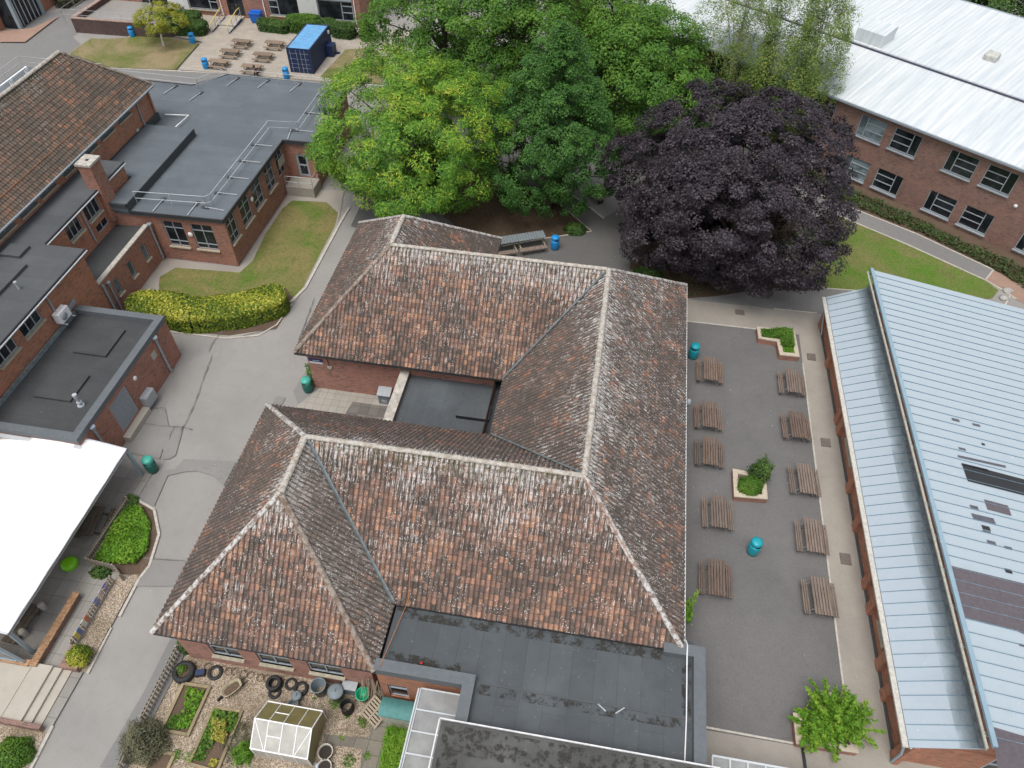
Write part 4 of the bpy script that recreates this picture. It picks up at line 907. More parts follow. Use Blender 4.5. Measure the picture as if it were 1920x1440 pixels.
for i, q in enumerate(ops):
    odd = (i % 2 == 1); k = .28 if odd else .70
    blind = wins[i % len(wins)][0] in (.85,)
    window(TB, A_, B_, *q, m=(k,), tr=[(.36, k if odd else 0, 1 if odd else k), (.69, k if odd else 0, 1 if odd else k)], sillm=UPVC, gl=GLASS_BLIND if blind else GLASS)
m = MB(); e0, e1, e2, e3 = -.35, 7.6, 7.75, 22
m.mesh([tb(ua-.3, e0, 6.5), tb(ub+.3, e0, 6.5), tb(ub+.3, e1, 7.45), tb(ua-.3, e1, 7.45), tb(ua-.3, e0, 6.4), tb(ub+.3, e0, 6.4), tb(ub+.3, e1, 7.3), tb(ua-.3, e1, 7.3)], [(0, 1, 2, 3), (7, 6, 5, 4), (0, 4, 5, 1), (1, 5, 6, 2), (0, 3, 7, 4), (3, 2, 6, 7)])
m.mesh([tb(ua-.3, e1, 7.7), tb(ub+.3, e1, 7.7), tb(ub+.3, e3, 8.3), tb(ua-.3, e3, 8.3), tb(ua-.3, e1, 7.55), tb(ub+.3, e1, 7.55), tb(ub+.3, e3, 8.15), tb(ua-.3, e3, 8.15)], [(0, 1, 2, 3), (7, 6, 5, 4), (0, 4, 5, 1), (1, 5, 6, 2), (0, 3, 7, 4), (3, 2, 6, 7)])
m.build('roof', WROOF, TB)
m = MB(); m.bar(tb(ua-.3, e1-.02, 7.5), tb(ub+.3, e1-.02, 7.56), .06, .12); m.build('dark_step_line', paint('step_line_dark', (.05, .05, .09)), TB)  # dark strip along the roof step, its shadow line put in as colour
m = MB(); m.bar(tb(ua-.3, e0-.06, 6.40), tb(ub+.3, e0-.06, 6.40), .16, .16); m.build('gutter', PIPE, TB)
m = MB(); m.bar(tb(ua-.3, e3, 8.2), tb(ub+.3, e3, 8.2), .3, .2); m.build('back_gutter', PIPE, TB)
bx = MB(); c = tb(-4.8, 10.6, 7.8)
def obox(mb, u0, u1, v0, v1, z0, z1, zb=None):
    zb = z1 if zb is None else zb
    V = [tb(u0, v0, z0), tb(u1, v0, z0), tb(u1, v1, z0), tb(u0, v1, z0), tb(u0, v0, z1), tb(u1, v0, z1), tb(u1, v1, zb), tb(u0, v1, zb)]
    mb.mesh(V, [(0, 3, 2, 1), (4, 5, 6, 7), (0, 1, 5, 4), (1, 2, 6, 5), (2, 3, 7, 6), (3, 0, 4, 7)])
obox(bx, -4.8, -2.3, 7.85, 10.2, 7.6, 8.75, 8.95); bx.build('roof_box', WROOF, TB)
bx = MB(); obox(bx, 4.7, 5.8, 11.8, 12.9, 7.7, 8.45); vt = bx.build('roof_vent', plain('vent_cover', (.45, .45, .42), .7, 0, .3, 4), TB); bv = vt.modifiers.new('b', 'BEVEL'); bv.width = .2; bv.segments = 3
lamp(TB, (tb(14.1, -.02, 3.6)), (-N_[0], -N_[1], 0), .15)
# ================================================================== LEFT COMPLEX
LB = thing('hall_building', 'tall brick hall with dark mossy tiled roof and low felt roofs around it', 'building', (-36, 36, 0))
hx0, hx1, hy0, hy1, he, hr, hrx = -44.9, -37.2, 14.0, 51.3, 7.1, 11.0, -41.05
rf = MB()
slope(rf, [(hx1, hy0, he), (hx1, hy1, he), (hrx, hy1-3.85, hr), (hrx, hy0, hr)], (0, 1), 0, .26, .32, .04)
slope(rf, [(hx1, hy1, he), (hx0, hy1, he), (hrx, hy1-3.85, hr)], (0, 1), 0, .26, .32, .04)
n0 = len(rf.f); rf.face([(hx0, hy1, he), (hx0, hy0, he), (hrx, hy0, hr), (hrx, hy1-3.85, hr)], 0, [(5, 5)]*4, [(0, 5.5), (30, 5.5), (30, 0), (0, 0)])
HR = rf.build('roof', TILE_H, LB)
m = MB(); ridge(m, (hrx, hy0, hr+.06), (hrx, hy1-3.85, hr+.06), .16, 0); ridge(m, (hx1, hy1, he+.05), (hrx, hy1-3.85, hr+.06), .13, 1); ridge(m, (hx0, hy1, he+.05), (hrx, hy1-3.85, hr+.06), .13, 1); m.build('ridge_tiles', [RIDGE_C, TILE_H and RIDGE_D], HR)
m = MB(); m.tube([(-38.0, hy1-.8, he+.95), (-38.05, 24, he+.98)], .02, 5); m.build('lightning_tape', COPPER, HR)
m = MB(); m.tube([(hx1+.06, hy0, he-.02), (hx1+.06, hy1, he-.02)], .075, 8); m.bar((hx1-.02, hy0, he-.1), (hx1-.02, hy1, he-.1), .04, .18); m.build('gutter', PIPE, LB)
m = MB(); yy = [(46.2, 47.9), (43.7, 45.5), (41.4, 43.1), (38.9, 40.6), (36.1, 37.9), (33.9, 35.7), (31.5, 33.3), (29, 30.8), (26.4, 28.2)]
ho = [(a-hy0, b-hy0, 6.42, 6.95) for a, b in yy]
wall(m, (-37.6, hy0), (-37.6, 51.0), 0, 7.0, ho); wall(m, (-37.6, 51.0), (-44.5, 51.0), 0, 7.0); wall(m, (-44.5, 51.0), (-44.5, hy0), 0, 7.0); m.face([(-44.5, hy0+.1, 0), (-37.6, hy0+.1, 0), (-37.6, hy0+.1, 7.0), (hrx, hy0+.1, hr-.1), (-44.5, hy0+.1, 7.0)]); m.build('wall', BR_ORG, LB)
for q in ho: window(LB, (-37.6, hy0), (-37.6, 51.0), *q, m=1, sillm=SILL, bw=.05)
downpipe(LB, (-37.6, 48.9), 4.4, 6.9, (1, 0, 0)); downpipe(LB, (-37.6, 50.6), 4.4, 6.9, (1, 0, 0), .03, mat=BLACKM); lamp(LB, (-37.6, 47.9, 4.9), (1, 0, 0), .2, CREAMP)
m = MB(); m.box(-54.2, -44.9, 14, 57.6, 3.95, 4.22); BR2 = m.build('rear_flat_roof', FELT_BLUE, LB)
m = MB(); wall(m, (-54, 57.4), (-54, 14), 0, 4.0); wall(m, (-44.9, 57.4), (-54, 57.4), 0, 4.0); m.build('rear_wall', BR_RED, LB)
m = MB(); m.bar((-52.9, 20, 4.75), (-52.9, 56.6, 4.75), .16, .14)
for k in range(9): m.bar((-52.9, 56.4-k*2.2, 4.22), (-52.9, 56.4-k*2.2, 4.7), .25, .25)
m.build('white_duct', GLAZ_W, BR2)
m = MB()
for h_ in (.55, 1.05): m.tube([(-54.0, 14, 4.22+h_), (-54.0, 57.4, 4.22+h_), (-46, 57.4, 4.22+h_)], .02, 6)
for k in range(18): m.tube([(-54, 57.4-k*2.4, 4.2), (-54, 57.4-k*2.4, 5.27)], .018, 6)
m.build('handrail', STEEL, BR2)
# mid roof and its wide part
m = MB(); m.prism([(-37.6, 14), (-32.2, 14), (-32.2, 32.1), (-34.95, 32.1), (-34.95, 39.4), (-34.95, 41.85), (-37.6, 41.85)], 5.85, 6.05); MR = m.build('mid_flat_roof', FELT_MID, LB)
m = MB()
for a, b in (((-32.2, 14), (-32.2, 32.1)), ((-34.95, 32.1), (-34.95, 38.2)), ((-34.95, 39.5), (-34.95, 41.85))): m.bar((*a, 6.0), (*b, 6.0), .06, .22)
m.build('dark_edge', FASCIA, MR)
m = MB()
for a, b in (((-32.13, 14), (-32.13, 32.1)), ((-34.88, 32.1), (-34.88, 38.2)), ((-34.88, 39.5), (-34.88, 41.85))): m.tube([(*a, 5.95), (*b, 5.95)], .05, 6)
m.build('gutter', UPVC_W, MR)
for x0, x1, y0, y1 in ((-37.0, -34.7, 26.4, 29.9), (-36.9, -35.6, 30.5, 31.6)):
    m = MB(); m.box(x0, x1, y0, y1, 6.05, 6.25); m.build('roof_hatch', FELT_MID, MR)
m = MB(); m.tube([(-33.95, 27.9, 6.05), (-33.95, 27.9, 6.5)], .07, 10); m.tube([(-33.95, 27.9, 6.5), (-33.95, 27.9, 6.62)], .1, 10); m.build('vent_pipe', STEEL, MR)
m = MB(); w2 = [(22.9-14, 24.6-14, 4.72, 5.62), (25.25-14, 27.0-14, 4.72, 5.62)]
wall(m, (-32.5, 14), (-32.5, 31.95), 0, 5.9, w2); wall(m, (-32.5, 31.95), (-35.1, 31.95), 0, 5.9); wall(m, (-37.55, 14.05), (-32.5, 14.05), 0, 5.9)
rw_ = [(34.2-31.95, 35.75-31.95, 4.6, 5.8), (36.4-31.95, 38.0-31.95, 4.6, 5.8), (36.75-31.95, 38.15-31.95, 3.4, 4.0), (32.5-31.95, 33.9-31.95, 3.4, 4.0)]
wall(m, (-35.1, 31.95), (-35.1, 41.8), 0, 5.9, rw_); wall(m, (-35.1, 41.8), (-37.6, 41.8), 0, 5.9); m.build('lower_wall', BR_ORG, LB)
for q in w2: window(LB, (-32.5, 14), (-32.5, 31.95), *q, m=2)
for i, q in enumerate(rw_): window(LB, (-35.1, 31.95), (-35.1, 41.8), *q, m=2 if i < 2 else 1, sill=i < 2)
downpipe(LB, (-35.1, 36.1), 3.2, 5.9, (1, 0, 0)); downpipe(LB, (-32.5, 27.9), 4.4, 5.9, (1, 0, 0))
# walkway with three small windows
m = MB(); m.box(-35.1, -32.6, 31.95, 38.9, 2.75, 2.9); WR = m.build('walkway_roof', FELT_DK, LB)
m = MB(); m.bar((-32.62, 31.97, 3.2), (-32.62, 38.6, 3.2), .34, .1); m.build('coping', STONE, LB)
m = MB(); ww = [(1.2, 1.75, 1.2, 2.45), (3.1, 3.65, 1.2, 2.45), (5.0, 5.55, 1.2, 2.45)]
wall(m, (-32.5, 31.95), (-32.5, 38.8), 0, 3.15, ww); m.box(-32.75, -32.66, 31.97, 38.6, 2.9, 3.15); m.build('walkway_wall', BR_RED, LB)
for q in ww: window(LB, (-32.5, 31.95), (-32.5, 38.8), *q, m=0, gl=GLASS_B, bw=.05)
downpipe(LB, (-32.5, 32.15), .1, 3.0, (1, 0, 0), .08); downpipe(LB, (-32.5, 32.7), .1, 2.5, (1, 0, 0), .06, True); downpipe(LB, (-32.4, 38.72), .1, 3.0, (0, -1, 0), .07, True)
# chimney
CHM = MB(); CHM.box(-35.62, -34.7, 38.25, 39.4, 3.5, 7.85); ck = CHM.build('chimney', BR_RED, LB)
m = MB(); m.box(-35.72, -34.6, 38.15, 39.5, 7.85, 8.0); m.build('chimney_cap', STONE, ck); m = MB(); m.box(-35.27, -35.05, 38.72, 38.94, 8.0, 8.01); m.build('flue', BLACKM, ck)
# ---- classroom wing
CB = thing('classroom_wing', 'classroom wing with blue grey felt roof and tall paired windows behind the left lawn', 'building', (-30, 46, 0))
pl = [(-33.5, 38.6), (-26.55, 38.75), (-26.4, 49.7), (-23.95, 49.75), (-24.2, 59.4), (-35.3, 59.6), (-37.6, 57.0), (-46, 57.2), (-46, 51.2), (-37.6, 51.2), (-37.6, 38.6)]
m = MB(); m.prism(pl, 3.95, 4.25, 0); CR = m.build('flat_roof', FELT_BLUE, CB)
m = MB()
for a, b in zip([pl[0], pl[1], pl[2], pl[3], pl[4], pl[5], pl[6]], [pl[1], pl[2], pl[3], pl[4], pl[5], pl[6], pl[7]]): m.bar((*a, 4.17), (*b, 4.17), .09, .26)
m.build('dark_edge', FASCIA, CR)
m = MB(); m.prism([(-37.55, 41.9), (-34.85, 41.9), (-34.85, 38.5), (-33.5, 38.5), (-33.5, 49.1), (-37.55, 49.1)], 4.25, 4.85); m.build('raised_roof_strip', FELT_BLUE, CR)
m = MB(); m.bar((-33.46, 38.6, 4.55), (-33.46, 49.1, 4.55), .04, .6); m.bar((-35.2, 38.5, 4.75), (-33.5, 38.5, 4.75), .12, .3); m.bar((-37.5, 41.9, 4.55), (-37.5, 51, 4.55), .12, .7); m.build('step_upstand', FELT_EDGE_D, CR)
m = MB(); cs = [(1.05, 2.6, 1.33, 3.5), (3.2, 4.85, 1.33, 3.5)]
wall(m, (-32.6, 38.9), (-26.65, 38.9), 0, 4.0, cs); ce = [(a-38.9, b-38.9, 1.85, 3.92) for a, b in ((39.1, 40.4), (41.2, 42.8), (43.4, 45.0), (45.8, 47.3), (48.0, 49.3))]
wall(m, (-26.65, 38.9), (-26.5, 49.9), 0, 4.0, ce); dr = [(.75, 1.75, .95, 3.0)]
wall(m, (-26.5, 49.9), (-24.1, 49.9), 0, 4.0, dr); cn = [(1, 3, 1.6, 3.6), (4.5, 6.5, 1.6, 3.6)]
wall(m, (-24.1, 49.9), (-24.3, 59.3), 0, 4.0, cn); wall(m, (-24.3, 59.3), (-35.2, 59.5), 0, 4.0, [(2, 4, 1.5, 3.4), (6, 8, 1.5, 3.4)]); wall(m, (-35.2, 59.5), (-37.5, 56.9), 0, 4.0); wall(m, (-37.5, 56.9), (-46, 57.1), 0, 4.0); wall(m, (-32.6, 41), (-32.6, 38.9), 0, 4.0)
wall(m, (-35.1, 38.62), (-33.52, 38.7), 2.6, 4.6); wall(m, (-33.52, 38.7), (-32.6, 38.9), 2.6, 4.0); m.build('wall', BR_RED, CB)
for q in cs: window(CB, (-32.6, 38.9), (-26.65, 38.9), *q, m=1, tr=(.2, .74), gl=GLASS)
for i, q in enumerate(ce): window(CB, (-26.65, 38.9), (-26.5, 49.9), *q, m=1, tr=(.28, .72), sill=i < 4)
for q in cn: window(CB, (-24.1, 49.9), (-24.3, 59.3), *q, m=1, tr=(.7,))
m = MB(); m.bar((-26.44, 48.15, 2.95), (-26.44, 49.3, 2.95), .04, .7); m.build('cream_panel', CREAMP, CB)
door(CB, (-26.5, 49.9), (-24.1, 49.9), .75, 1.75, .95, 3.0)
lamp(CB, (-26.56, 43.1, 3.1), (1, 0, 0), .2); lamp(CB, (-29.6, 38.9, 2.55), (0, -1, 0), .2)
m = MB(); m.box(-26.4, -24.0, 48.3, 49.85, 0, .92); m.build('door_landing', CONC, CB)
m = MB()
for zz in (1.35, 1.85): m.tube([(-26.3, 48.35, zz), (-24.05, 48.35, zz), (-24.05, 49.8, zz)], .025, 6)
for p in ((-26.3, 48.35), (-25.2, 48.35), (-24.05, 48.35)): m.tube([(*p, .9), (*p, 1.85)], .025, 6)
m.build('handrail', STEEL, CB)
# roof edge safety rail with weighted feet
RL = thing('roof_guard_rail', 'galvanised free standing guard rail with weighted feet running round the blue grey felt roof', 'railing', (-30, 48, 4.25))
def rail(pts, z0, hts=(.55, 1.05), r=.024, out=None, posts=True):
    q = MB()
    for h in hts: q.tube([(x, y, z0+h) for x, y in pts], r, 6)
    if posts:
        for a, b in zip(pts[:-1], pts[1:]):
            L = math.dist(a, b); n = max(1, int(L/2.2))
            for k in range(n+1):
                x = a[0]+(b[0]-a[0])*k/n; y = a[1]+(b[1]-a[1])*k/n; q.tube([(x, y, z0), (x, y, z0+max(hts))], r*.8, 6)
    return q
rail([(-33.4, 39.6), (-28.2, 39.9), (-27.9, 40.2), (-27.8, 50.7), (-25.4, 50.9), (-25.4, 58.4)], 4.25, (.45, 1.0), .022).build('rail', UPVC_W, RL)
rail([(-25.4, 58.5), (-34.9, 58.7), (-36.6, 56.4), (-44, 56.6)], 4.25, (.5, 1.0), .018).build('rail', STEEL, RL)
m = MB(); fd = MB()
for x, y, dx, dy in ((-31.8, 39.8, 0, -1), (-29.2, 39.8, 0, -1), (-27.9, 39.9, 1, -.1), (-27.8, 41.8, 1, 0), (-27.8, 43.9, 1, 0), (-27.8, 46.2, 1, 0), (-27.8, 48.6, 1, 0), (-26.2, 50.8, .2, -1), (-25.4, 51.3, 1, 0), (-25.4, 54.2, 1, 0), (-25.4, 57.2, 1, 0), (-28.5, 58.4, -.2, -1), (-31.5, 58.5, -.2, -1), (-34.3, 58.4, -.2, -1), (-36.3, 55.3, -.2, -1), (-39, 56.0, -.2, -1)):
    m.bar((x-dx*.5, y-dy*.5, 4.31), (x+dx*1.0, y+dy*1.0, 4.31), .07, .06); fd.bar((x-dx*.75, y-dy*.75, 4.29), (x-dx*.2, y-dy*.2, 4.29), .28, .07)
m.build('base_arm', STEEL, RL); fd.build('weight', FELT_EDGE_D, RL)
m = MB(); m.tube([(-37.2, 51.4, 4.5), (-35.2, 51.6, 4.5), (-35.4, 49.6, 4.5)], .05, 6); m.build('pipe_run', GLAZ_W, RL)
# ---- plant annex
AB = thing('plant_annex', 'flat roofed brick annex with dark felt roof and grey louvred doors beside the lane', 'building', (-29.5, 24.7, 0))
m = MB(); m.box(-32.5, -26.7, 19.9, 29.4, 3.05, 3.2); AR = m.build('flat_roof', FELT_DK, AB)
m = MB()
m.bar((-26.78, 19.7, 3.37), (-26.78, 29.6, 3.37), .46, .35); m.bar((-32.45, 29.37, 3.37), (-27.01, 29.37, 3.37), .46, .345); m.bar((-32.45, 19.93, 3.37), (-27.01, 19.93, 3.37), .46, .345)
m.build('parapet', FELT_EDGE, AR)
m = MB(); m.bar((-32.35, 20.2, 3.35), (-32.35, 29.1, 3.35), .1, .28); m.build('lead_upstand', LEAD, AR)
m = MB(); m.box(-30.6, -28.5, 25.9, 28.2, 3.2, 3.34); m.build('roof_hatch', FELT_DK, AR)
m = MB(); m.box(-30.9, -28.6, 22.3, 24.3, 3.2, 3.34); m.build('roof_hatch', FELT_DK, AR)
m = MB(); m.tube([(-27.9, 22.2, 3.2), (-27.9, 22.2, 3.95)], .09, 12); m.tube([(-27.9, 22.2, 3.5), (-27.9, 22.2, 3.55)], .15, 12); m.tube([(-27.9, 22.2, 3.95), (-27.9, 22.2, 4.15)], [.13, .13], 12); m.tube([(-27.9, 22.2, 3.2), (-27.9, 22.2, 3.28)], .2, 12); m.build('flue_pipe', STEEL, AR)
m = MB(); ad = [(2.8, 4.6, .5, 2.85)]; so_ = [(2.0+k*.95, 2.45+k*.95, 2.75, 3.0) for k in range(4)]
wall(m, (-26.6, 19.75), (-26.6, 29.55), 0, 3.22, ad); wall(m, (-26.6, 29.55), (-32.5, 29.55), 0, 3.22); wall(m, (-32.5, 19.75), (-26.6, 19.75), 0, 3.22, so_); m.build('wall', BR_RED, AB)
for q in so_: window(AB, (-32.5, 19.75), (-26.6, 19.75), *q, m=0, sill=False, bw=.04)
D = door(AB, (-26.6, 19.75), (-26.6, 29.55), 2.8, 4.6, .5, 2.85, mat=LOUV, frame=UPVC, leaves=2, glz=False)
m = MB()
for k in range(22): zz = .6+k*.098; m.bar((-26.66, 22.68, zz), (-26.66, 24.22, zz), .02, .05, up=(1, 0, 1))
m.build('louvre_blades', LOUV, D)
m = MB(); m.box(-26.6, -26.15, 22.3, 24.7, 0, .45); m.build('door_step', CONC_L, AB)
downpipe(AB, (-26.6, 28.0), .1, 2.9, (1, 0, 0), .07, True); downpipe(AB, (-26.6, 20.9), .1, 2.9, (1, 0, 0), .07, True)
lamp(AB, (-26.6, 25.2, 2.5), (1, 0, 0), .16)
m = MB(); m.bar((-26.58, 27.15, 2.25), (-26.58, 27.6, 2.25), .03, .5); m.build('vent_plate', CREAMP, AB)
T = thing('meter_box', 'grey metal meter box on the brick wall beside the louvred doors', 'box', (-26.4, 25.2, .7)); m = MB(); m.box(-26.6, -26.15, 24.75, 25.7, .35, 1.15); b_ = m.build('cabinet', LOUV, T, bevel=.02)
m = MB(); m.box(-26.145, -26.13, 24.8, 25.65, .4, 1.1); m.build('cabinet_door', LOUV, T)
T = thing('air_conditioner', 'white air conditioning unit on brackets on the brick wall above the annex roof', 'air conditioner', (-32.2, 28.1, 4.1)); m = MB(); m.box(-32.4, -31.95, 27.5, 28.5, 3.85, 4.55); m.build('casing', GLAZ_W, T, bevel=.03)
m = MB(); m.lathe([(.26, 0), (.26, .02), (.05, .03)], (0, 0, 0), 16); m.v = [(-31.95+z_, 27.9+x_, 4.2+y_) for x_, y_, z_ in m.v]; m.build('fan_grille', LOUV, T)
m = MB()
for y in (27.6, 28.4): m.bar((-32.5, y, 3.8), (-31.7, y, 3.8), .05, .05)
m.build('bracket', STEEL, T)
T = thing('cable_tray', 'short dark cable tray on the brick wall at the back corner of the annex roof', 'bracket', (-32.4, 29.2, 3.9)); m = MB(); m.bar((-32.42, 28.5, 3.75), (-32.42, 29.6, 3.95), .1, .25); m.build('tray', PIPE, T)
# ---- white canopy
CN = thing('white_canopy', 'large white membrane canopy on grey steel posts over the paved terrace at the left edge', 'canopy', (-29, 15, 0))
m = MB(); nx = 14
for i in range(nx):
    for j in range(10):
        def q(i_, j_):
            s = i_/nx; t_ = j_/10; return (-24.4-s*7.9, 9.7+10.5*t_, 2.52+.55*math.sin(math.pi*s)+.03*abs(math.sin(t_*math.pi*5)))
        m.face([q(i, j), q(i+1, j), q(i+1, j+1), q(i, j+1)], smooth=True)
m.build('membrane', WHITEM, CN)
m = MB(); m.bar((-24.4, 9.65, 2.44), (-24.4, 20.3, 2.44), .12, .13); m.bar((-32.3, 9.65, 2.44), (-32.3, 20.3, 2.44), .12, .13)
for y in (9.68, 20.25): m.tube([(-24.4-k*.79, y, 2.5+.55*math.sin(math.pi*k/10)) for k in range(11)], .05, 6)
m.build('edge_beam', STEEL, CN)
m = MB(); m.bar((-24.33, 9.6, 2.52), (-24.33, 20.3, 2.52), .03, .04); m.build('dark_seal', FASCIA, CN)
for y in (9.75, 20.2):
    for x in (-24.4, -32.3): m = MB(); m.bar((x, y, 0), (x, y, 2.4), .16, .16); m.build('post', STEELP, CN)
m = MB(); m.bar((-32.5, 19.62, 3.05), (-26.5, 19.62, 2.95), .22, .08); m.build('wall_gutter', UPVC_W, AB)
# small brick lobby at the lower left corner with grey glazing
LBY = thing('glazed_lobby', 'grey framed glass side panel on a low brick wall at the canopy corner, left edge', 'porch', (-25.5, 9.2, 0))
m = MB(); m.box(-28, -24.05, 9.05, 9.25, 0, .5); m.build('low_wall', BR_BRN, LBY); m = MB(); m.box(-28, -24.0, 9.0, 9.3, .5, .57); m.build('coping', TERRACOTTA_CAP, LBY)
m = MB(); m.bar((-24.25, 9.15, .6), (-24.9, 9.15, 2.3), .12, .12); m.bar((-24.9, 9.15, 2.3), (-28, 9.15, 2.3), .12, .12); m.bar((-24.6, 9.15, .6), (-28, 9.15, .6), .1, .08); m.build('frame', STEELP, LBY)
m = MB(); m.face([(-24.35, 9.15, .62), (-28, 9.15, .62), (-28, 9.15, 2.25), (-24.95, 9.15, 2.25)]); m.build('pane', GLASS_B, LBY)
m = MB(); m.box(-23.95, -23.72, 9.1, 12.75, 0, .48); LW = m.build('terrace_wall', BR_BRN); tag(LW, 'long low brick wall with brick on edge coping, beside the white canopy', 'wall')
m = MB(); k = 9.06
while k < 12.7: m.box(-24.02, -23.65, k, k+.095, .48, .545); k += .107
m.build('coping_bricks', TERRACOTTA_CAP, LW)
# ================================================================== TOP BUILDINGS
NB = thing('north_block', 'brick and white rendered school block with wide dark windows beyond the plaza, at the top', 'building', (-45, 84, 0))
m = MB(); a0, b0 = (-62.0, 81.0), (-30.0, 81.0); U = lambda x: x+62.0
no = [(U(-56.4), U(-53.0), .72, 2.8), (U(-50.5), U(-46.9), .72, 2.8), (U(-40.75), U(-37.2), .72, 2.8), (U(-34.95), U(-30.85), .72, 2.8)]; nd = [(U(-45.75), U(-43.8), .35, 2.6)]
no2 = [(a_, b_, 4.6, 6.0) for a_, b_, *_ in no]
wall(m, a0, b0, 0, 7, no+nd+no2); wall(m, b0, (-30, 95), 0, 7); wall(m, (-30, 95), (-62, 95), 0, 7); wall(m, (-62, 95), a0, 0, 7); m.build('wall', BR_RED, NB)
m = MB(); m.box(-62.3, -29.7, 80.7, 95.3, 7, 7.3); m.build('flat_roof', FELT_MID, NB)
for i, q in enumerate(no+no2): window(NB, a0, b0, *q, m=(.30,) if i in (2,) else (.68,) if i % 4 == 3 else (.3, .7) if i == 0 else (.72,), tr=[(.42, 0, .3), (.75, 0, .3)] if i in (2,) else [(.42, .7, 1), (.75, .7, 1)], bw=.09, fr=UPVC)
door(NB, a0, b0, *nd[0], leaves=2, frame=BLACKM)
for x0, x1 in ((-53.0, -50.5), (-37.2, -34.95)): m = MB(); m.box(x0, x1, 80.93, 80.99, .3, 6.9); m.build('white_render_panel', RENDER_W, NB)
m = MB()
for x0, x1 in ((-40.75, -37.2), (-34.95, -30.85), (-56.4, -53.0), (-50.5, -46.9)): m.box(x0, x1, 80.93, 80.99, 2.85, 4.5)
m.build('grey_spandrel', UPVC, NB)
for x in (-46.5, -41.3, -30.6): downpipe(NB, (x, 81), .2, 6.8, (0, -1, 0), .05, mat=GLAZ_W)
lamp(NB, (-36.0, 80.93, 3.0), (0, -1, 0), .2, LOUV); lamp(NB, (-33.5, 80.93, 3.1), (0, -1, 0), .15)
PB = thing('glazed_entrance', 'entrance block with grey columns, dark glazing and white roof in the top left corner', 'building', (-70, 76, 0))
m = MB(); wall(m, (-85, 71.9), (-69.0, 71.9), 0, 3.6, [(12.5, 15.2, .6, 2.6)]); wall(m, (-69, 71.9), (-69, 73.6), 0, 3.6); wall(m, (-67.4, 78.0), (-67.4, 96), 0, 3.6, [(3, 6, 1, 2.6)]); m.build('wall', BR_ORG, PB)
window(PB, (-85, 71.9), (-69, 71.9), 12.5, 15.2, .6, 2.6, m=2)
m = MB(); m.box(-90, -67.1, 73.45, 78.3, 3.6, 3.85); m.box(-90, -67.6, 78.3, 98, 3.6, 3.8); m.box(-90, -68.9, 71.7, 73.45, 3.6, 3.8); m.build('white_roof', RENDER_W, PB)
m = MB(); m.box(-68.9, -67.25, 73.6, 73.68, .1, 3.3); m.box(-67.32, -67.24, 73.7, 77.9, .1, 3.3); m.build('glazing', GLASS, PB)
m = MB(); m.box(-67.3, -67.15, 73.5, 78.2, 3.3, 3.6); m.box(-69, -67.1, 73.5, 73.6, 3.3, 3.6); m.build('dark_fascia', FASCIA, PB)
for y in (73.75, 77.95): m = MB(); m.bar((-67.2, y, 0), (-67.2, y, 3.35), .38, .38); m.build('column', STEELP, PB)
m = MB()
for k in range(1, 6): y = 73.75+4.2*k/6; m.bar((-67.2, y, .1), (-67.2, y, 3.3), .07, .07)
m.build('mullion', UPVC_W, PB)
# raised terrace with dark retaining wall
m = MB(); m.box(-60.4, -51.2, 74.5, 81, 0, .95); tag(m.build('terrace', ASPH_L), kind='structure')
RWL = thing('retaining_wall', 'dark red brick retaining wall with pale coping round the raised terrace, top left', 'wall', (-56, 74.3, 0))
m = MB(); m.bar((-60.8, 74.25, .75), (-51.4, 74.45, .75), .35, 1.5); m.bar((-60.65, 74.3, .75), (-59.9, 90, .75), .4, 1.5); m.bar((-51.4, 74.45, .55), (-48.3, 75.6, .35), .3, .7); m.build('brickwork', BR_DRK, RWL)
m = MB(); m.bar((-60.8, 74.25, 1.54), (-51.4, 74.45, 1.54), .42, .08); m.bar((-60.65, 74.4, 1.545), (-59.9, 90, 1.545), .48, .08); m.build('coping', plain('weathered_coping', (.33, .24, .2), .9, 0, .3, 3), RWL)
q = rail([(-61.3, 86), (-61.6, 74.1), (-52.5, 74.35)], .7, (1.2, 1.75), .02); q.build('handrail', STEEL, RWL)
# steps rails at the north door
for i, (x, lab) in enumerate(((-46.0, 'yellow topped handrail left of the steps to the dark north door'), (-44.0, 'yellow topped handrail right of the steps, next to the big blue bin'))):
    T = thing('step_handrail', lab, 'handrail', (x, 78.5, 0), 0, 'handrails at the north door steps')
    y0_, y1_ = (76.6, 80.2); m = MB(); m.tube([(x, y0_, .75), (x, y0_, 1.0), (x, y1_-.8, 1.55), (x, y1_, 1.55)], .05, 8); m.build('yellow_rail', YELLOW, T)
    m = MB()
    for k in range(4): yy = y0_+(y1_-y0_)*k/3; m.tube([(x, yy, 0), (x, yy, 1.0+.5*k/3)], .035, 6)
    m.tube([(x, y0_, .5), (x, y1_, 1.05)], .03, 6); m.build('posts', STEEL, T)
    m = MB(); m.bar((x, y0_, .06), (x, y1_, .3), .1, .22); m.build('navy_kerb', NAVY, T)
m = MB(); m.box(-46, -44, 78.4, 81, 0, .32); m.box(-46, -44, 77.8, 78.4, 0, .16); tag(m.build('steps', CONC_L), kind='structure')
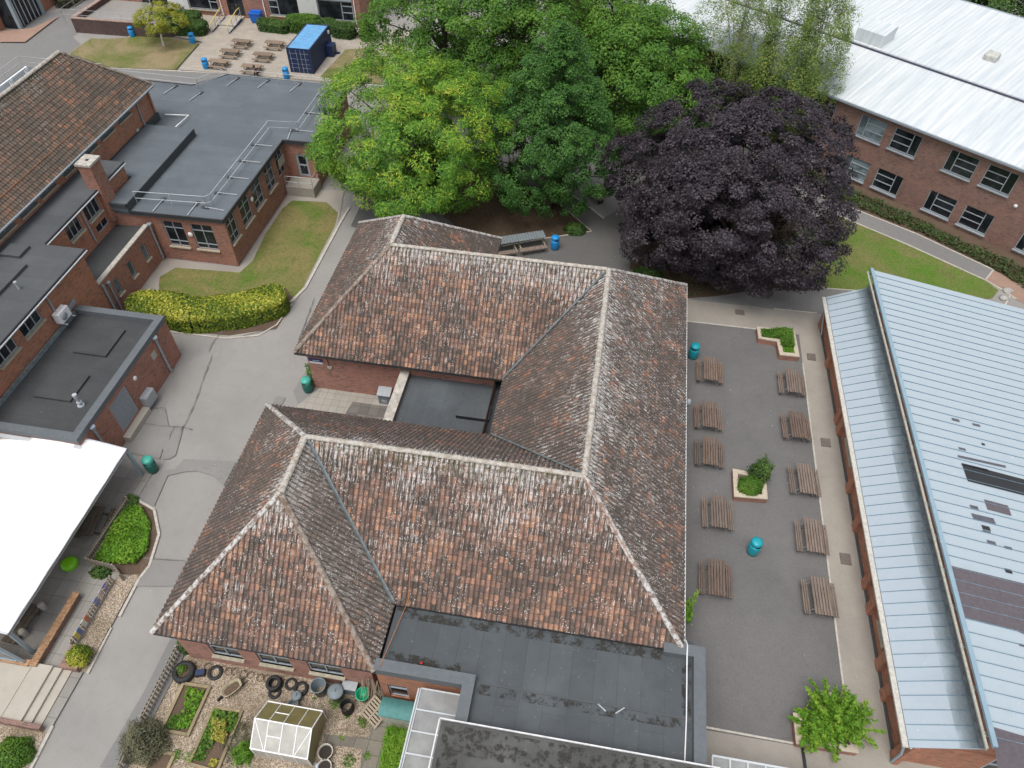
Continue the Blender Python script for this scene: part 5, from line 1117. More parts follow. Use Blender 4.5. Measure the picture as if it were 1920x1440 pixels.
# ================================================================== FURNITURE
def bin_(name, label, loc, body, lid, group=None, h=1.15, lidm=None):
    T = thing(name, label, 'litter bin', (*loc, 0), random.uniform(-2.2, -.9), group)
    m = MB(); m.lathe([(.001, .0), (.27, .0), (.29, .05), (.33, .35), (.325, .7), (.30, .84), (.001, .84)], n=24); m.build('body', body, T, True)
    m = MB(); m.lathe([(.28, .84), (.28, .86), (.30, .9), (.31, 1.04), (.29, 1.12), (.2, 1.17), (.001, 1.19)], n=24); m.build('hood', lid, T, True)
    m = MB()
    for k in range(5):
        a0_, a1_ = -.55+k*.22, -.55+(k+1)*.22; m.face([(.316*math.cos(a0_), .316*math.sin(a0_), .88), (.316*math.cos(a1_), .316*math.sin(a1_), .88), (.318*math.cos(a1_), .318*math.sin(a1_), 1.0), (.318*math.cos(a0_), .318*math.sin(a0_), 1.0)])
    m.build('opening', BLACKM, T, True)
    m = MB(); m.lathe([(.30, -.01), (.30, .05), (.285, .06)], n=24); m.build('base_ring', BLACKM, T, True); return T
G = 'dome topped litter bins'
for lab, p, mt, ld in (('bright blue litter bin on a square slab beside the dry lawn', (-54.06, 74.12), BLUEBIN, BLUEBIN), ('bright blue litter bin at the far corner of the dry lawn, by the plaza', (-46.9, 73.85), BLUEBIN, BLUEBIN), ('bright blue litter bin at the end of the nearest left plaza table', (-42.85, 68.44), BLUEBIN, BLUEBIN),
    ('bright blue litter bin in front of the shipping container doors', (-33.99, 68.0), BLUEBIN, BLUEBIN), ('blue litter bin beside the long grey table near the mulch bed', (-3.67, 45.24), BLUEBIN, BLUEBIN), ('teal litter bin against the eaves at the top of the courtyard', (6.85, 35.3), TEAL, TEAL),
    ('teal litter bin standing alone in the middle of the courtyard', (10.0, 21.15), TEAL, TEAL), ('dark green litter bin by the white canopy post', (-23.97, 20.65), GREENBIN, GREENLID), ('dark green litter bin at the corner of the recess paving', (-17.25, 28.0), GREENBIN, GREENLID)):
    bin_('litter_bin', lab, p, mt, ld, G)
m = MB(); m.box(-54.6, -53.5, 73.6, 74.6, 0, .08); tag(m.build('slab', PAV_BEIGE), kind='structure')
DKST = plain('dull_steel', (.13, .135, .13), .6, 0, .15)
def slat_table(wm):
    T = thing('picnic_table', '', 'picnic table', (0, 0, 0), 0)
    def slats(name, x0, x1, n, y, z):
        m = MB(); w = (x1-x0)/n
        for k in range(n): m.box(x0+w*k+.019, x0+w*(k+1)-.019, -y+random.uniform(-.012, .012), y+random.uniform(-.012, .012), z-.045, z)
        return m.build(name, wm, T, True, bevel=.006)
    slats('tabletop', -.44, .44, 6, 1.02, .75); slats('bench', -.86, -.53, 3, .93, .46); slats('bench', .53, .86, 3, .93, .46)
    for s in (-1, 1):
        m = MB(); y = s*.72
        m.tube([(-.8, y, .40), (-.6, y, .40), (-.34, y, .70), (.34, y, .70), (.6, y, .40), (.8, y, .40)], .03, 8)
        m.tube([(-.78, y, .38), (-.70, y, .03), (-.45, y, .03), (-.2, y, .45), (.2, y, .45), (.45, y, .03), (.70, y, .03), (.78, y, .38)], .03, 8)
        m.build('leg_frame', DKST, T, True)
    m = MB(); m.tube([(0, -.72, .45), (0, .72, .45)], .03, 8); m.build('stretcher', DKST, T, True); return T
ptab = [slat_table(WOOD_B), slat_table(WOOD_G)]; usedt = [False, False]
crt = [(7.87, 33.75, 0, 0, 'brown slatted picnic table beside the teal bin, topmost of the left courtyard row'), (7.72, 29.85, 0, .02, 'slatted picnic table second from the top of the left courtyard row'), (7.74, 27.05, 0, 0, 'slatted picnic table level with the square planter top, third in the left courtyard row'),
  (8.12, 22.95, 1, .02, 'slatted picnic table just below and left of the square planter'), (7.92, 18.95, 0, 0, 'slatted picnic table lowest in the left courtyard row'), (13.05, 33.6, 1, .0, 'weathered slatted picnic table under the L shaped planter'),
  (12.98, 29.95, 0, .03, 'slatted picnic table second from the top of the right courtyard row'), (13.08, 26.0, 1, .02, 'slatted picnic table to the right of the square planter'), (13.1, 22.3, 1, .0, 'slatted picnic table fourth in the right courtyard row, level with the teal bin'), (13.12, 18.8, 1, .02, 'bird spotted slatted picnic table lowest in the right courtyard row')]
for x, y, k, rz, lab in crt:
    if not usedt[k]: t = ptab[k]; usedt[k] = True
    else: t = copy_tree(ptab[k])
    t.location = (x, y, 0); t.rotation_euler = (0, 0, rz); t['label'] = lab; t['group'] = 'slatted picnic tables in the courtyard'
def aframe():
    T = thing('picnic_bench', '', 'picnic bench', (0, 0, 0), 0)
    def boards(name, y0, y1, n, x, z):
        m = MB(); w = (y1-y0)/n
        for k in range(n): m.box(-x, x, y0+w*k+.01, y0+w*(k+1)-.01, z-.05, z)
        m.build(name, WOOD_A, T, True)
    boards('tabletop', -.38, .38, 5, 1.0, .76); boards('bench', -.82, -.55, 2, 1.0, .46); boards('bench', .55, .82, 2, 1.0, .46)
    for x in (-.65, .65):
        m = MB(); m.bar((x, -.28, .70), (x, -.68, 0), .05, .1, up=(1, 0, 0)); m.bar((x, .28, .70), (x, .68, 0), .05, .1, up=(1, 0, 0)); m.bar((x+.05, -.8, .37), (x+.05, .8, .37), .05, .1); m.build('leg', WOOD_A, T, True)
    m = MB(); m.bar((-.65, 0, .4), (0, 0, .7), .04, .08); m.bar((.65, 0, .4), (0, 0, .7), .04, .08); m.build('brace', WOOD_A, T, True); return T
pa = aframe(); first = True
for x, y, lab in ((-41.3, 74.0, 'timber picnic bench farthest back in the left plaza row'), (-41.5, 71.5, 'timber picnic bench in the middle of the left plaza row'), (-41.65, 69.0, 'timber picnic bench next to the blue bin, nearest of the left plaza row'), (-37.7, 74.3, 'timber picnic bench left of the container roof, farthest of the right plaza row'), (-37.8, 71.4, 'timber picnic bench in the middle of the right plaza row'), (-37.9, 68.6, 'timber picnic bench with a person in black sitting on it')):
    t = pa if first else copy_tree(pa); first = False; t.location = (x, y, 0); t.rotation_euler = (0, 0, random.uniform(-.04, .04)); t['label'] = lab; t['group'] = 'timber picnic benches on the plaza'
# person bent over, sitting on the near bench, facing the table sideways
def skin(name, verts, edges, rad, mat, parent, sub=2):
    me = bpy.data.meshes.new(name); me.from_pydata(verts, edges, []); me.materials.append(mat); o = bpy.data.objects.new(name, me); COL.objects.link(o); o.parent = parent
    bm = bmesh.new(); bm.from_mesh(me); ly = bm.verts.layers.skin.verify(); bm.verts.ensure_lookup_table()
    for i, r_ in enumerate(rad): bm.verts[i][ly].radius = r_ if isinstance(r_, tuple) else (r_, r_)
    bm.verts[0][ly].use_root = True; bm.to_mesh(me); bm.free()
    s = o.modifiers.new('skin', 'SKIN'); s.use_smooth_shade = True; b = o.modifiers.new('sub', 'SUBSURF'); b.levels = 1; b.render_levels = sub; return o
SKIN = plain('skin', (.42, .26, .19), .6, 0, .05); CLOTH_K = plain('black_cloth', (.015, .015, .017), .9, 0, .1); HAIR = plain('dark_hair', (.015, .012, .01), .6)
PN = thing('person', 'person in black top and black trousers sitting bent forward on the plaza bench', 'person', (-37.0, 67.9, 0), math.pi)
bv_ = [(0, 0, .55), (0, .0, .72), (0, .14, .92), (0, .27, 1.06), (0, .36, 1.12), (0, .42, 1.20), (0, .45, 1.28),     # pelvis..head
 (.19, .24, 1.02), (.27, .38, .82), (.18, .56, .76), (.15, .63, .75), (-.19, .24, 1.02), (-.27, .38, .82), (-.18, .56, .76), (-.15, .63, .75),
 (.10, .02, .53), (.14, .42, .52), (.14, .46, .10), (.14, .58, .05), (-.10, .02, .53), (-.14, .42, .52), (-.14, .46, .10), (-.14, .58, .05)]
be_ = [(0, 1), (1, 2), (2, 3), (3, 4), (4, 5), (5, 6), (3, 7), (7, 8), (8, 9), (9, 10), (3, 11), (11, 12), (12, 13), (13, 14), (0, 15), (15, 16), (16, 17), (17, 18), (0, 19), (19, 20), (20, 21), (21, 22)]
br_ = [(.15, .11), .13, (.15, .11), (.14, .09), .055, .085, .08, .06, .045, .032, .03, .06, .045, .032, .03, .09, .065, .045, .04, .09, .065, .045, .04]
for s in (1, -1):       # hands: five fingers each
    base = 10 if s > 0 else 14
    for k in range(4):
        n_ = len(bv_); x0 = s*(.15-.028*(k-1.5)); bv_ += [(x0, .68, .75), (x0-s*.005, .72+.012*(1-abs(k-1.5)), .735)]; be_ += [(base, n_), (n_, n_+1)]; br_ += [.010, .008]
    n_ = len(bv_); bv_ += [(s*.11, .65, .745), (s*.09, .68, .74)]; be_ += [(base, n_), (n_, n_+1)]; br_ += [.011, .009]
skin('body', bv_, be_, br_, SKIN, PN)
skin('top', [(0, .0, .66), (0, .14, .92), (0, .26, 1.05), (.19, .24, 1.03), (.25, .34, .90), (-.19, .24, 1.03), (-.25, .34, .90)], [(0, 1), (1, 2), (2, 3), (3, 4), (2, 5), (5, 6)], [(.16, .13), (.17, .125), (.15, .105), .075, .06, .075, .06], CLOTH_K, PN)
skin('trousers', [(0, 0, .56), (.10, .03, .53), (.14, .42, .52), (.14, .46, .12), (-.10, .03, .53), (-.14, .42, .52), (-.14, .46, .12)], [(0, 1), (1, 2), (2, 3), (0, 4), (4, 5), (5, 6)], [(.17, .13), .105, .08, .06, .105, .08, .06], CLOTH_K, PN)
m = MB(); m.lathe([(.001, .12), (.07, .10), (.105, .04), (.11, -.03), (.08, -.10), (.03, -.13)], (0, .45, 1.29), 14); m.build('hair', HAIR, PN, True)
m = MB(); m.lathe([(.001, .10), (.08, .06), (.085, .02), (.001, .02)], (0, .06, .98), 12); m.build('white_patch', SIGNW, PN, True)
for s in (-1, 1): m = MB(); m.box(s*.14-.045, s*.14+.045, .42, .68, 0, .08); m.build('shoe', CLOTH_K, PN, True, bevel=.02)
# shipping container
CT = thing('shipping_container', 'navy blue shipping container with light blue corrugated roof on the plaza', 'container', (-32.7, 72.2, 0))
m = MB(); cx0, cx1, cy0, cy1, ch = -34.0, -31.55, 69.25, 75.2, 2.6
def corr(mb, a, b, z0, z1, amp=.035, pitch=.28, nrm=(1, 0)):
    L = math.dist(a, b); n = int(L/pitch); t = ((b[0]-a[0])/L, (b[1]-a[1])/L); P = []
    for k in range(n): 
        for f, d_ in ((0, 0), (.25, 0), (.4, amp), (.75, amp), (.9, 0)): u = (k+f)*L/n; P.append((a[0]+t[0]*u-nrm[0]*d_, a[1]+t[1]*u-nrm[1]*d_))
    P.append(b)
    for p, q in zip(P[:-1], P[1:]): mb.face([(*p, z0), (*q, z0), (*q, z1), (*p, z1)])
corr(m, (cx1, cy0+.1), (cx1, cy1-.1), .12, ch-.1, nrm=(1, 0)); corr(m, (cx0, cy1-.1), (cx0, cy0+.1), .12, ch-.1, nrm=(-1, 0)); corr(m, (cx1-.1, cy1), (cx0+.1, cy1), .12, ch-.1, nrm=(0, 1))
for x in (cx0+.05, cx1-.05):
    for y in (cy0+.05, cy1-.05): m.bar((x, y, 0), (x, y, ch), .14, .14)
    m.bar((x, cy0, .08), (x, cy1, .08), .13, .15); m.bar((x, cy0, ch-.06), (x, cy1, ch-.06), .12, .13)
for y in (cy0+.05, cy1-.05): m.bar((cx0, y, .08), (cx1, y, .08), .12, .16); m.bar((cx0, y, ch-.06), (cx1, y, ch-.06), .12, .12)
m.build('body', NAVY, CT)
m = MB(); n = 22
for k in range(n): y_ = cy0+.12+(cy1-cy0-.24)*k/n; w_ = (cy1-cy0-.24)/n; m.box(cx0+.1, cx1-.1, y_, y_+w_*.55, ch-.08, ch-.01)
m.box(cx0+.02, cx1-.02, cy0+.02, cy1-.02, ch-.1, ch-.045); m.build('roof', SKYB, CT)
for k in range(2):
    x0 = cx0+.14+k*1.09; m = MB(); m.box(x0, x0+1.07, cy0-.02, cy0+.04, .16, ch-.14); dd = m.build('door_leaf', NAVY, CT)
    m = MB()
    for xx in ((.2, .85) if k == 0 else (.2, .62)): m.tube([(x0+xx, cy0-.06, .12), (x0+xx, cy0-.06, ch-.12)], .02, 8)
    for zz in (.65, 1.05, 1.55, 2.1): m.bar((x0+.05, cy0-.03, zz), (x0+1.0, cy0-.03, zz), .015, .02)
    m.build('lock_bar', STEEL, dd)
m = MB(); m.box(cx1+.02, cx1+.75, 73.3, 74.4, .1, 1.25); m.box(cx1, cx1+1.1, 74.1, 74.5, 0, .2); m.build('side_locker', NAVY, CT); m = MB(); m.box(cx1+.005, cx1+.12, 74.5, 74.75, 2.0, 2.3); m.build('junction_box', GLAZ_W, CT)
# blue wheeled skip
WB = thing('wheeled_bin', 'large royal blue four wheeled bin beside the north door', 'wheeled bin', (-42.15, 80.2, 0)); m = MB()
m.mesh([(-.5, -.4, .2), (.5, -.4, .2), (.5, .4, .2), (-.5, .4, .2), (-.65, -.5, 1.15), (.65, -.5, 1.15), (.65, .5, 1.15), (-.65, .5, 1.15)], [(0, 3, 2, 1), (4, 5, 6, 7), (0, 1, 5, 4), (1, 2, 6, 5), (2, 3, 7, 6), (3, 0, 4, 7)]); m.build('body', BLUEW, WB, True, bevel=.03)
m = MB(); m.box(-.7, .7, -.56, .54, 1.16, 1.24); m.prism([(-.6, -.1), (.6, -.1), (.6, .5), (-.6, .5)], 1.24, 1.32); m.build('lid', BLUEW, WB, True, bevel=.03)
for x in (-.4, .4):
    for y in (-.3, .3): m = MB(); m.tube([(x-.03, y, .1), (x+.03, y, .1)], .1, 12); m.build('wheel', RUBBER, WB, True)
# grey cabinet in the recess
T = thing('grey_cabinet', 'grey plastic grit cabinet standing against the brick wall in the recess', 'cabinet', (-12.2, 27.95, 0)); m = MB(); m.box(-12.55, -11.8, 27.7, 28.25, 0, .95); m.build('body', GREYP, T, bevel=.03)
m = MB(); m.mesh([(-12.6, 27.65, .95), (-11.75, 27.65, .95), (-11.75, 28.27, 1.15), (-12.6, 28.27, 1.15), (-12.6, 27.65, .9), (-11.75, 27.65, .9), (-11.75, 28.27, .95), (-12.6, 28.27, .95)], [(0, 1, 2, 3), (0, 4, 5, 1), (1, 5, 6, 2), (3, 7, 4, 0)]); m.build('lid', LOUV, T)
m = MB(); m.box(-12.35, -12.0, 27.68, 27.7, .25, .5); m.build('hatch', LOUV, T)
# grey dome lamp under the courtyard eave
T = thing('wall_lantern', 'small pale grey dome lantern just outside the courtyard eave', 'lantern', (5.5, 28.4, 2.8)); m = MB(); m.lathe([(.001, 3.1), (.12, 3.05), (.17, 2.85), (.16, 2.6), (.001, 2.55)], (6.05, 28.7, 0), 16); m.build('dome', LOUV, T); m = MB(); m.bar((5.25, 28.7, 2.75), (5.95, 28.7, 2.75), .05, .05); m.build('arm', PIPE, T)
# planters
def planter(name, label, poly, h=.5, inset=.27, z=0):
    T = thing(name, label, 'planter', (sum(p[0] for p in poly)/len(poly), sum(p[1] for p in poly)/len(poly), 0)); n = len(poly)
    a = sum(poly[i][0]*poly[(i+1) % n][1]-poly[(i+1) % n][0]*poly[i][1] for i in range(n)); sg_ = 1 if a > 0 else -1
    def off(d):
        out = []
        for i in range(n):
            p0, p1, p2 = Vector(poly[i-1]), Vector(poly[i]), Vector(poly[(i+1) % n]); d1 = (p1-p0).normalized(); d2 = (p2-p1).normalized()
            n1 = Vector((-d1.y, d1.x))*sg_; n2 = Vector((-d2.y, d2.x))*sg_; b = (n1+n2); b = b/max(.3, b.dot(n1)); out.append(tuple(p1+b*d))
        return out
    inn = off(inset); o2 = off(-.02); m = MB()
    for i in range(n): j = (i+1) % n; m.face([(*poly[i], 0), (*poly[j], 0), (*poly[j], h-.08), (*poly[i], h-.08)])
    m.build('brickwork', BR_RED, T); m = MB()
    for i in range(n):
        j = (i+1) % n; m.face([(*o2[i], h), (*o2[j], h), (*inn[j], h), (*inn[i], h)]); m.face([(*o2[i], h-.08), (*o2[j], h-.08), (*o2[j], h), (*o2[i], h)]); m.face([(*o2[i], h-.08), (*o2[j], h-.08), (*poly[j], h-.08), (*poly[i], h-.08)]); m.face([(*inn[i], h), (*inn[j], h), (*inn[j], h-.3), (*inn[i], h-.3)])
    m.build('coping', plain('planter_coping', (.47, .41, .32), .9, 0, .12), T); m = MB(); m.face([(*p, h-.14) for p in inn]); m.build('soil', SOIL, T); return T, inn
PT, inn = planter('brick_planter', 'L shaped brick planter with green grassy plants at the top of the courtyard', [(11.2, 37.4), (12.4, 37.3), (12.5, 36.05), (13.75, 36.1), (13.65, 38.55), (11.15, 38.5)], .5, .26)
patch('grassy_plants', 'dense green grassy plants filling the L shaped planter', [(11.45, 37.6), (12.65, 37.55), (12.65, 36.9), (13.45, 36.9), (13.4, 38.35), (11.4, 38.3)], 5200, .55, (.28, .05), L_MID, .4, 'plants')
patch('low_plants', 'sparse lime green seedlings in the lower leg of the L shaped planter', [(12.75, 36.3), (13.5, 36.3), (13.45, 36.9), (12.7, 36.9)], 420, .2, (.14, .06), L_LIME, .38, 'plants')
PT, inn = planter('brick_planter', 'square brick planter holding two shrubs in the middle of the courtyard', [(9.08, 24.25), (10.9, 24.4), (10.9, 26.0), (9.07, 26.15)], .48, .26)
shrub('spiky_shrub', 'feathery dark green shrub at the front of the square planter', (9.95, 25.05), .68, .62, .75, 3000, (.20, .03), L_MID, None, .3, core=False)
shrub('round_shrub', 'glossy leaved taller shrub rising at the back of the square planter', (10.45, 25.75), .55, .5, 1.35, 1700, (.12, .08), L_BOX, None, .55, rough=.25)
PT, inn = planter('brick_planter', 'stepped brick planter with a big bushy shrub at the bottom of the courtyard', [(11.3, 11.55), (13.95, 11.6), (13.85, 14.05), (12.62, 14.08), (12.6, 12.9), (11.28, 12.85)], .5, .28)
# bushy shrub with arching shoots
def shooty(name, label, c, n_sh, L0, L1, mat, z, leaf=(.13, .055), spread=1.1, per=70, group=None):
    T = thing(name, label, 'shrub', (*c, z), 0, group); Ps, Ns, Cs = [], [], []; m = MB()
    for k in range(n_sh):
        a = random.uniform(0, 6.283); el = random.uniform(.15, 1.45)**1.0; L = random.uniform(L0, L1); d = Vector((math.cos(a)*math.cos(el)*spread, math.sin(a)*math.cos(el)*spread, math.sin(el)+.2)).normalized()
        p = Vector((c[0]+random.uniform(-.3, .3)*spread, c[1]+random.uniform(-.3, .3)*spread, z)); pts = []
        for s in range(7):
            pts.append(tuple(p)); p = p+d*(L/6); d = (d+Vector((0, 0, -.09))).normalized()
        m.tube(pts, [.018*(1-s/8) for s in range(7)], 4, caps=False); A = np.array(pts); t = RNG.random(per)**.7*6; i = np.minimum(t.astype(int), 5); f = (t-i)[:, None]
        Ps.append(A[i]*(1-f)+A[i+1]*f+RNG.normal(0, .05, (per, 3))); Ns.append(RNG.normal(0, .5, (per, 3))+np.array([0, 0, 1])); Cs.append(np.full(per, RNG.random()))
    leaf_mesh('foliage', np.concatenate(Ps), np.concatenate(Ns), leaf[0], leaf[1], mat, T, np.concatenate(Cs)); m.build('stems_or_core', BARK, T); return T
shooty('bushy_shrub', 'tall bright green shrub with arching shoots in the stepped planter, right half', (13.1, 12.75), 130, .8, 1.9, L_LIME, .35, (.15, .07), spread=1.2, per=110)
shooty('bushy_shrub', 'lower lime green shrub filling the left corner of the stepped planter', (12.0, 12.2), 75, .5, 1.05, L_LIME, .35, (.15, .08), per=90)
shooty('courtyard_weed', 'small green self seeded shrub growing at the wall by the lower left of the courtyard', (6.2, 16.5), 14, .4, .9, L_LIME, 1.3)
# manholes and drain
for x, y, w, h in ((10.17, 40.3, .62, .5), (14.72, 36.65, .55, .6), (14.8, 29.4, .55, .62), (14.9, 21.55, .55, .65), (-18.8, 26.9, .6, .6), (-21.9, 11.9, .55, .6)):
    T = thing('manhole_cover', {10.17: 'brown square manhole cover on the path above the courtyard', 14.72: 'square manhole cover right of the L shaped planter', 14.8: 'square manhole cover on the beige path level with the upper tables', 14.9: 'square manhole cover on the beige path level with the teal bin', -18.8: 'faint square inspection cover in the lane by the recess', -21.9: 'brown inspection cover in the kerb of the gravel strip'}[x], 'manhole cover', (x, y, 0))
    m = MB(); m.box(x-w/2, x+w/2, y-h/2, y+h/2, 0, .075 if x != -18.8 else .06); m.build('cover', plain('cover_brown', (.15, .125, .11), .8) if x != -18.8 else ASPH_S, T)
m = MB(); m.bar((11.68, 11.6, .07), (11.85, 8, .07), .14, .02); tag(m.build('drain_channel', BLACKM), 'dark slotted drain channel crossing the beige paving under the stepped planter', 'drain')
T = thing('manhole_cover', 'large brown inspection cover in the terrace slabs beside the low brick wall', 'manhole cover', (-23.2, 12, 0)); m = MB(); m.prism([(-23.55, 11.5), (-22.85, 11.5), (-22.85, 12.35), (-23.55, 12.35)], .05, .07); m.build('cover', plain('cover_red', (.14, .085, .075), .8), T)
# long grey table near mulch bed
T = thing('sheltered_table', 'long grey slatted table with two slatted benches beside the mulch bed', 'picnic table', (-6, 44, 0)); ang = math.atan2(1.6, 3.1)
a_ = Vector((-8.6, 43.4, 0)); t_ = Vector((math.cos(.42), math.sin(.42), 0)); n_ = Vector((-t_.y, t_.x, 0)); m = MB()
for k in range(22): p = a_+t_*(k*.215); m.bar(p+n_*.0+Vector((0, 0, .92)), p+n_*.85+Vector((0, 0, .98)), .19, .04)
m.build('tabletop', plain('grey_slats', (.17, .20, .21), .8, 0, .2), T)
for s in (0, 1):
    m = MB()
    for k in range(10): p = a_+t_*(.05+s*2.45+k*.215)-n_*.72; m.bar(p+Vector((0, 0, .48)), p+n_*.42+Vector((0, 0, .48)), .19, .04)
    m.build('bench', WOOD_G, T)
m = MB()
for k in (.2, 2.2, 2.6, 4.5):
    p = a_+t_*k; m.bar(p+n_*.4, p+n_*.4+Vector((0, 0, .9)), .09, .09); m.bar(p-n_*.5, p-n_*.5+Vector((0, 0, .46)), .08, .08); m.bar(p-n_*.5+Vector((0, 0, .4)), p+n_*.4+Vector((0, 0, .4)), .06, .06)
m.build('legs', PALLET, T)
T = thing('park_bench', 'dark low bench on the path kerb behind the blue bin, under the trees', 'bench', (-1.2, 52.3, 0), -.75)
m = MB()
for k in range(3): m.box(-.9, .9, -.25+.17*k, -.1+.17*k, .42, .46)
m.build('seat', WOOD_G, T, True); m = MB()
for k in range(3): m.box(-.9, .9, .27, .31, .52+.14*k, .62+.14*k)
m.build('backrest', WOOD_G, T, True)
for x in (-.7, .7): m = MB(); m.box(x-.04, x+.04, -.25, .3, 0, .42); m.build('leg', BLACKM, T, True)
# boulders near pink paving
for i, (p, s, lab) in enumerate((((1888, 546), .42, 'larger pale boulder at the grass tip by the pink paving'), ((1881, 560), .4, 'lower pale boulder beside the roof corner at the grass tip'))):
    x, y, _ = at(*p); T = thing('boulder', lab, 'boulder', (x, y, 0), 0, 'pale boulders at the grass tip'); m = MB(); m.lathe([(.001, .9), (.5, .8), (.9, .45), (1, .1), (.9, 0)], (0, 0, 0), 12, smooth=True)
    m.v = [(x+vx_*s*(1+.2*math.sin(vx_*9+i)), y+vy_*s*.7*(1+.15*math.cos(vy_*8)), vz_*s*.7) for vx_, vy_, vz_ in m.v]; m.build('stone', plain('boulder_stone', (.36, .35, .33), .95, 0, .3, 4), T)
# ================================================================== KITCHEN GARDEN (bottom left)
def pickets(name, label, pts, h=.85, pitch=.115, w=.07, group=None, mat=None, painted=()):
    T = thing(name, label, 'fence', (*pts[0], 0), 0, group); m = MB(); r_ = MB()
    for a, b in zip(pts[:-1], pts[1:]):
        L = math.dist(a, b); n = int(L/pitch); dx, dy = (b[0]-a[0])/L, (b[1]-a[1])/L
        for k in range(n+1):
            x, y = a[0]+dx*k*pitch, a[1]+dy*k*pitch; hh = h+random.uniform(-.02, .02); m.bar((x, y, .06), (x+random.uniform(-.01, .01), y, hh), w, .02, up=(-dy, dx, 0))
        for zz in (h*.28, h*.78): r_.bar((a[0]-dy*.03, a[1]+dx*.03, zz), (b[0]-dy*.03, b[1]+dx*.03, zz), .04, .07)
    for x, y in pts: r_.bar((x, y, 0), (x, y, h-.02), .08, .08)
    m.build('pickets', mat or PICKET, T); r_.build('rails', mat or PICKET, T)
    return T
pickets('picket_fence', 'picket fence between the lane and the vegetable beds', [(-17.55, 10.95), (-17.62, 7.75)], .85, .19, .11)
pickets('picket_fence', 'short weathered picket fence at the bottom edge, below the round grey shrub', [(-17.6, 6.35), (-17.55, 4.6)], .85, .19, .11)
pickets('picket_fence', 'very short picket return between the lane fence and the brick corner', [(-17.5, 11.05), (-16.95, 11.05)], .8, .11)
def raised(name, label, pts, h=.26, group='timber raised beds'):
    T = thing(name, label, 'raised bed', (*pts[0], 0), 0, group); n = len(pts)
    for i in range(n):
        m = MB(); a, b = pts[i], pts[(i+1) % n]; L = math.dist(a, b); d = ((b[0]-a[0])/L*.05, (b[1]-a[1])/L*.05); e = i % 2
        m.bar((a[0]-d[0]*(1 if e else -1), a[1]-d[1]*(1 if e else -1), h/2), (b[0]+d[0]*(1 if e else -1), b[1]+d[1]*(1 if e else -1), h/2), .13, h); m.build('sleeper', SLEEPER, T)
    m = MB(); m.face([(x, y, h*.62) for x, y in pts]); m.build('soil', SOIL, T); return T
r1 = [(-16.66, 9.57), (-15.39, 9.6), (-15.43, 7.5), (-16.68, 7.5)]; r2 = [(-14.8, 8.78), (-13.49, 8.83), (-13.53, 6.3), (-14.86, 6.4)]; r3 = [(-16.65, 6.6), (-15.66, 6.66), (-15.7, 4.5), (-16.7, 4.5)]
raised('raised_bed', 'timber raised bed with leafy greens beside the picket fence', r1); raised('raised_bed', 'timber raised bed with yellow and green plants left of the greenhouse', r2); raised('raised_bed', 'mostly bare timber raised bed at the bottom edge under the round shrub', r3)
patch('leafy_greens', 'leafy green vegetables growing down the right side of the bed by the fence', [(-15.9, 9.4), (-15.5, 9.4), (-15.55, 7.7), (-16.1, 7.7), (-16.15, 8.6), (-16.4, 9.45)], 480, .34, (.14, .09), L_LIME, .16, 'plants')
patch('leafy_greens', 'small leafy green seedlings in the near corner of the bed by the fence', [(-16.55, 8.1), (-16.1, 8.3), (-15.9, 7.65), (-16.5, 7.6)], 420, .25, (.10, .06), L_MID, .16, 'plants')
patch('leafy_greens', 'dark green vegetables at the back of the bed left of the greenhouse', [(-14.7, 8.7), (-13.5, 8.7), (-13.55, 7.9), (-14.1, 7.9), (-14.3, 6.6), (-14.7, 6.6)], 620, .40, (.15, .10), L_MID, .16, 'plants')
patch('yellow_plants', 'yellowing bushy plants in the middle of the bed left of the greenhouse', [(-14.6, 8.35), (-14.0, 8.3), (-13.7, 7.8), (-13.7, 7.4), (-14.3, 7.5)], 700, .42, (.10, .06), L_YEL, .18, 'plants')
patch('yellow_plants', 'single lime plant at the near right end of the bed left of the greenhouse', [(-14.0, 6.75), (-13.65, 6.75), (-13.65, 6.45), (-14.0, 6.45)], 160, .3, (.10, .06), L_YEL, .16, 'plants')
def blob(p, r_, h, n, mat, lab, nm='small_plant', leaf=(.09, .055), z=0.0): x, y, _ = at(*p); return shrub(nm, lab, (x, y), r_, r_, h, n, leaf, mat, None, z, core=False, rough=.3)
blob((333, 1418), .22, .22, 130, L_MID, 'small green plant on the gravel right of the bare bed'); blob((362, 1420), .25, .25, 150, L_LIME, 'small green plant spilling over the near corner of the vegetable bed')
blob((632, 1316), .3, .28, 190, L_MID, 'green weeds on the gravel in front of the lidded grey bin'); blob((680, 1356), .22, .2, 130, L_MID, 'green weeds on the gravel under the pallet'); blob((653, 1346), .13, .1, 60, L_MID, 'tiny weed tuft on the gravel right of the greenhouse'); blob((642, 1384), .12, .1, 60, L_LIME, 'tiny weed tuft at the edge of the garden slabs')
blob((655, 1428), .28, .2, 160, L_MID, 'weed patch on the gravel below the garden slabs'); blob((690, 1418), .18, .12, 80, L_LIME, 'small weed between the lower garden slabs'); blob((590, 1312), .12, .1, 50, L_MID, 'tiny weed beside the small grey pot')
shrub('grey_shrub', 'large round grey green shrub leaning over the picket fence', at(268, 1388, .6)[:2], .95, .85, 1.25, 5200, (.09, .04), L_SAGE, None, 0, rough=.18)
shrub('lavender_clump', 'low grey wispy lavender clump left of the greenhouse', at(452, 1388, .1)[:2], .62, .85, .32, 1500, (.16, .025), L_SAGE, None, 0, core=False, rough=.35)
shrub('strappy_plant', 'yellow green strappy plant at the greenhouse corner', at(458, 1412, .2)[:2], .42, .42, .42, 520, (.34, .035), L_LIME, None, .05, core=False, rough=.3)
shrub('green_shrub', 'small conifer like green shrub at the brick corner behind the picket fence', (-17.25, 11.35), .42, .45, 1.0, 1500, (.10, .04), L_BOX, None, 0)
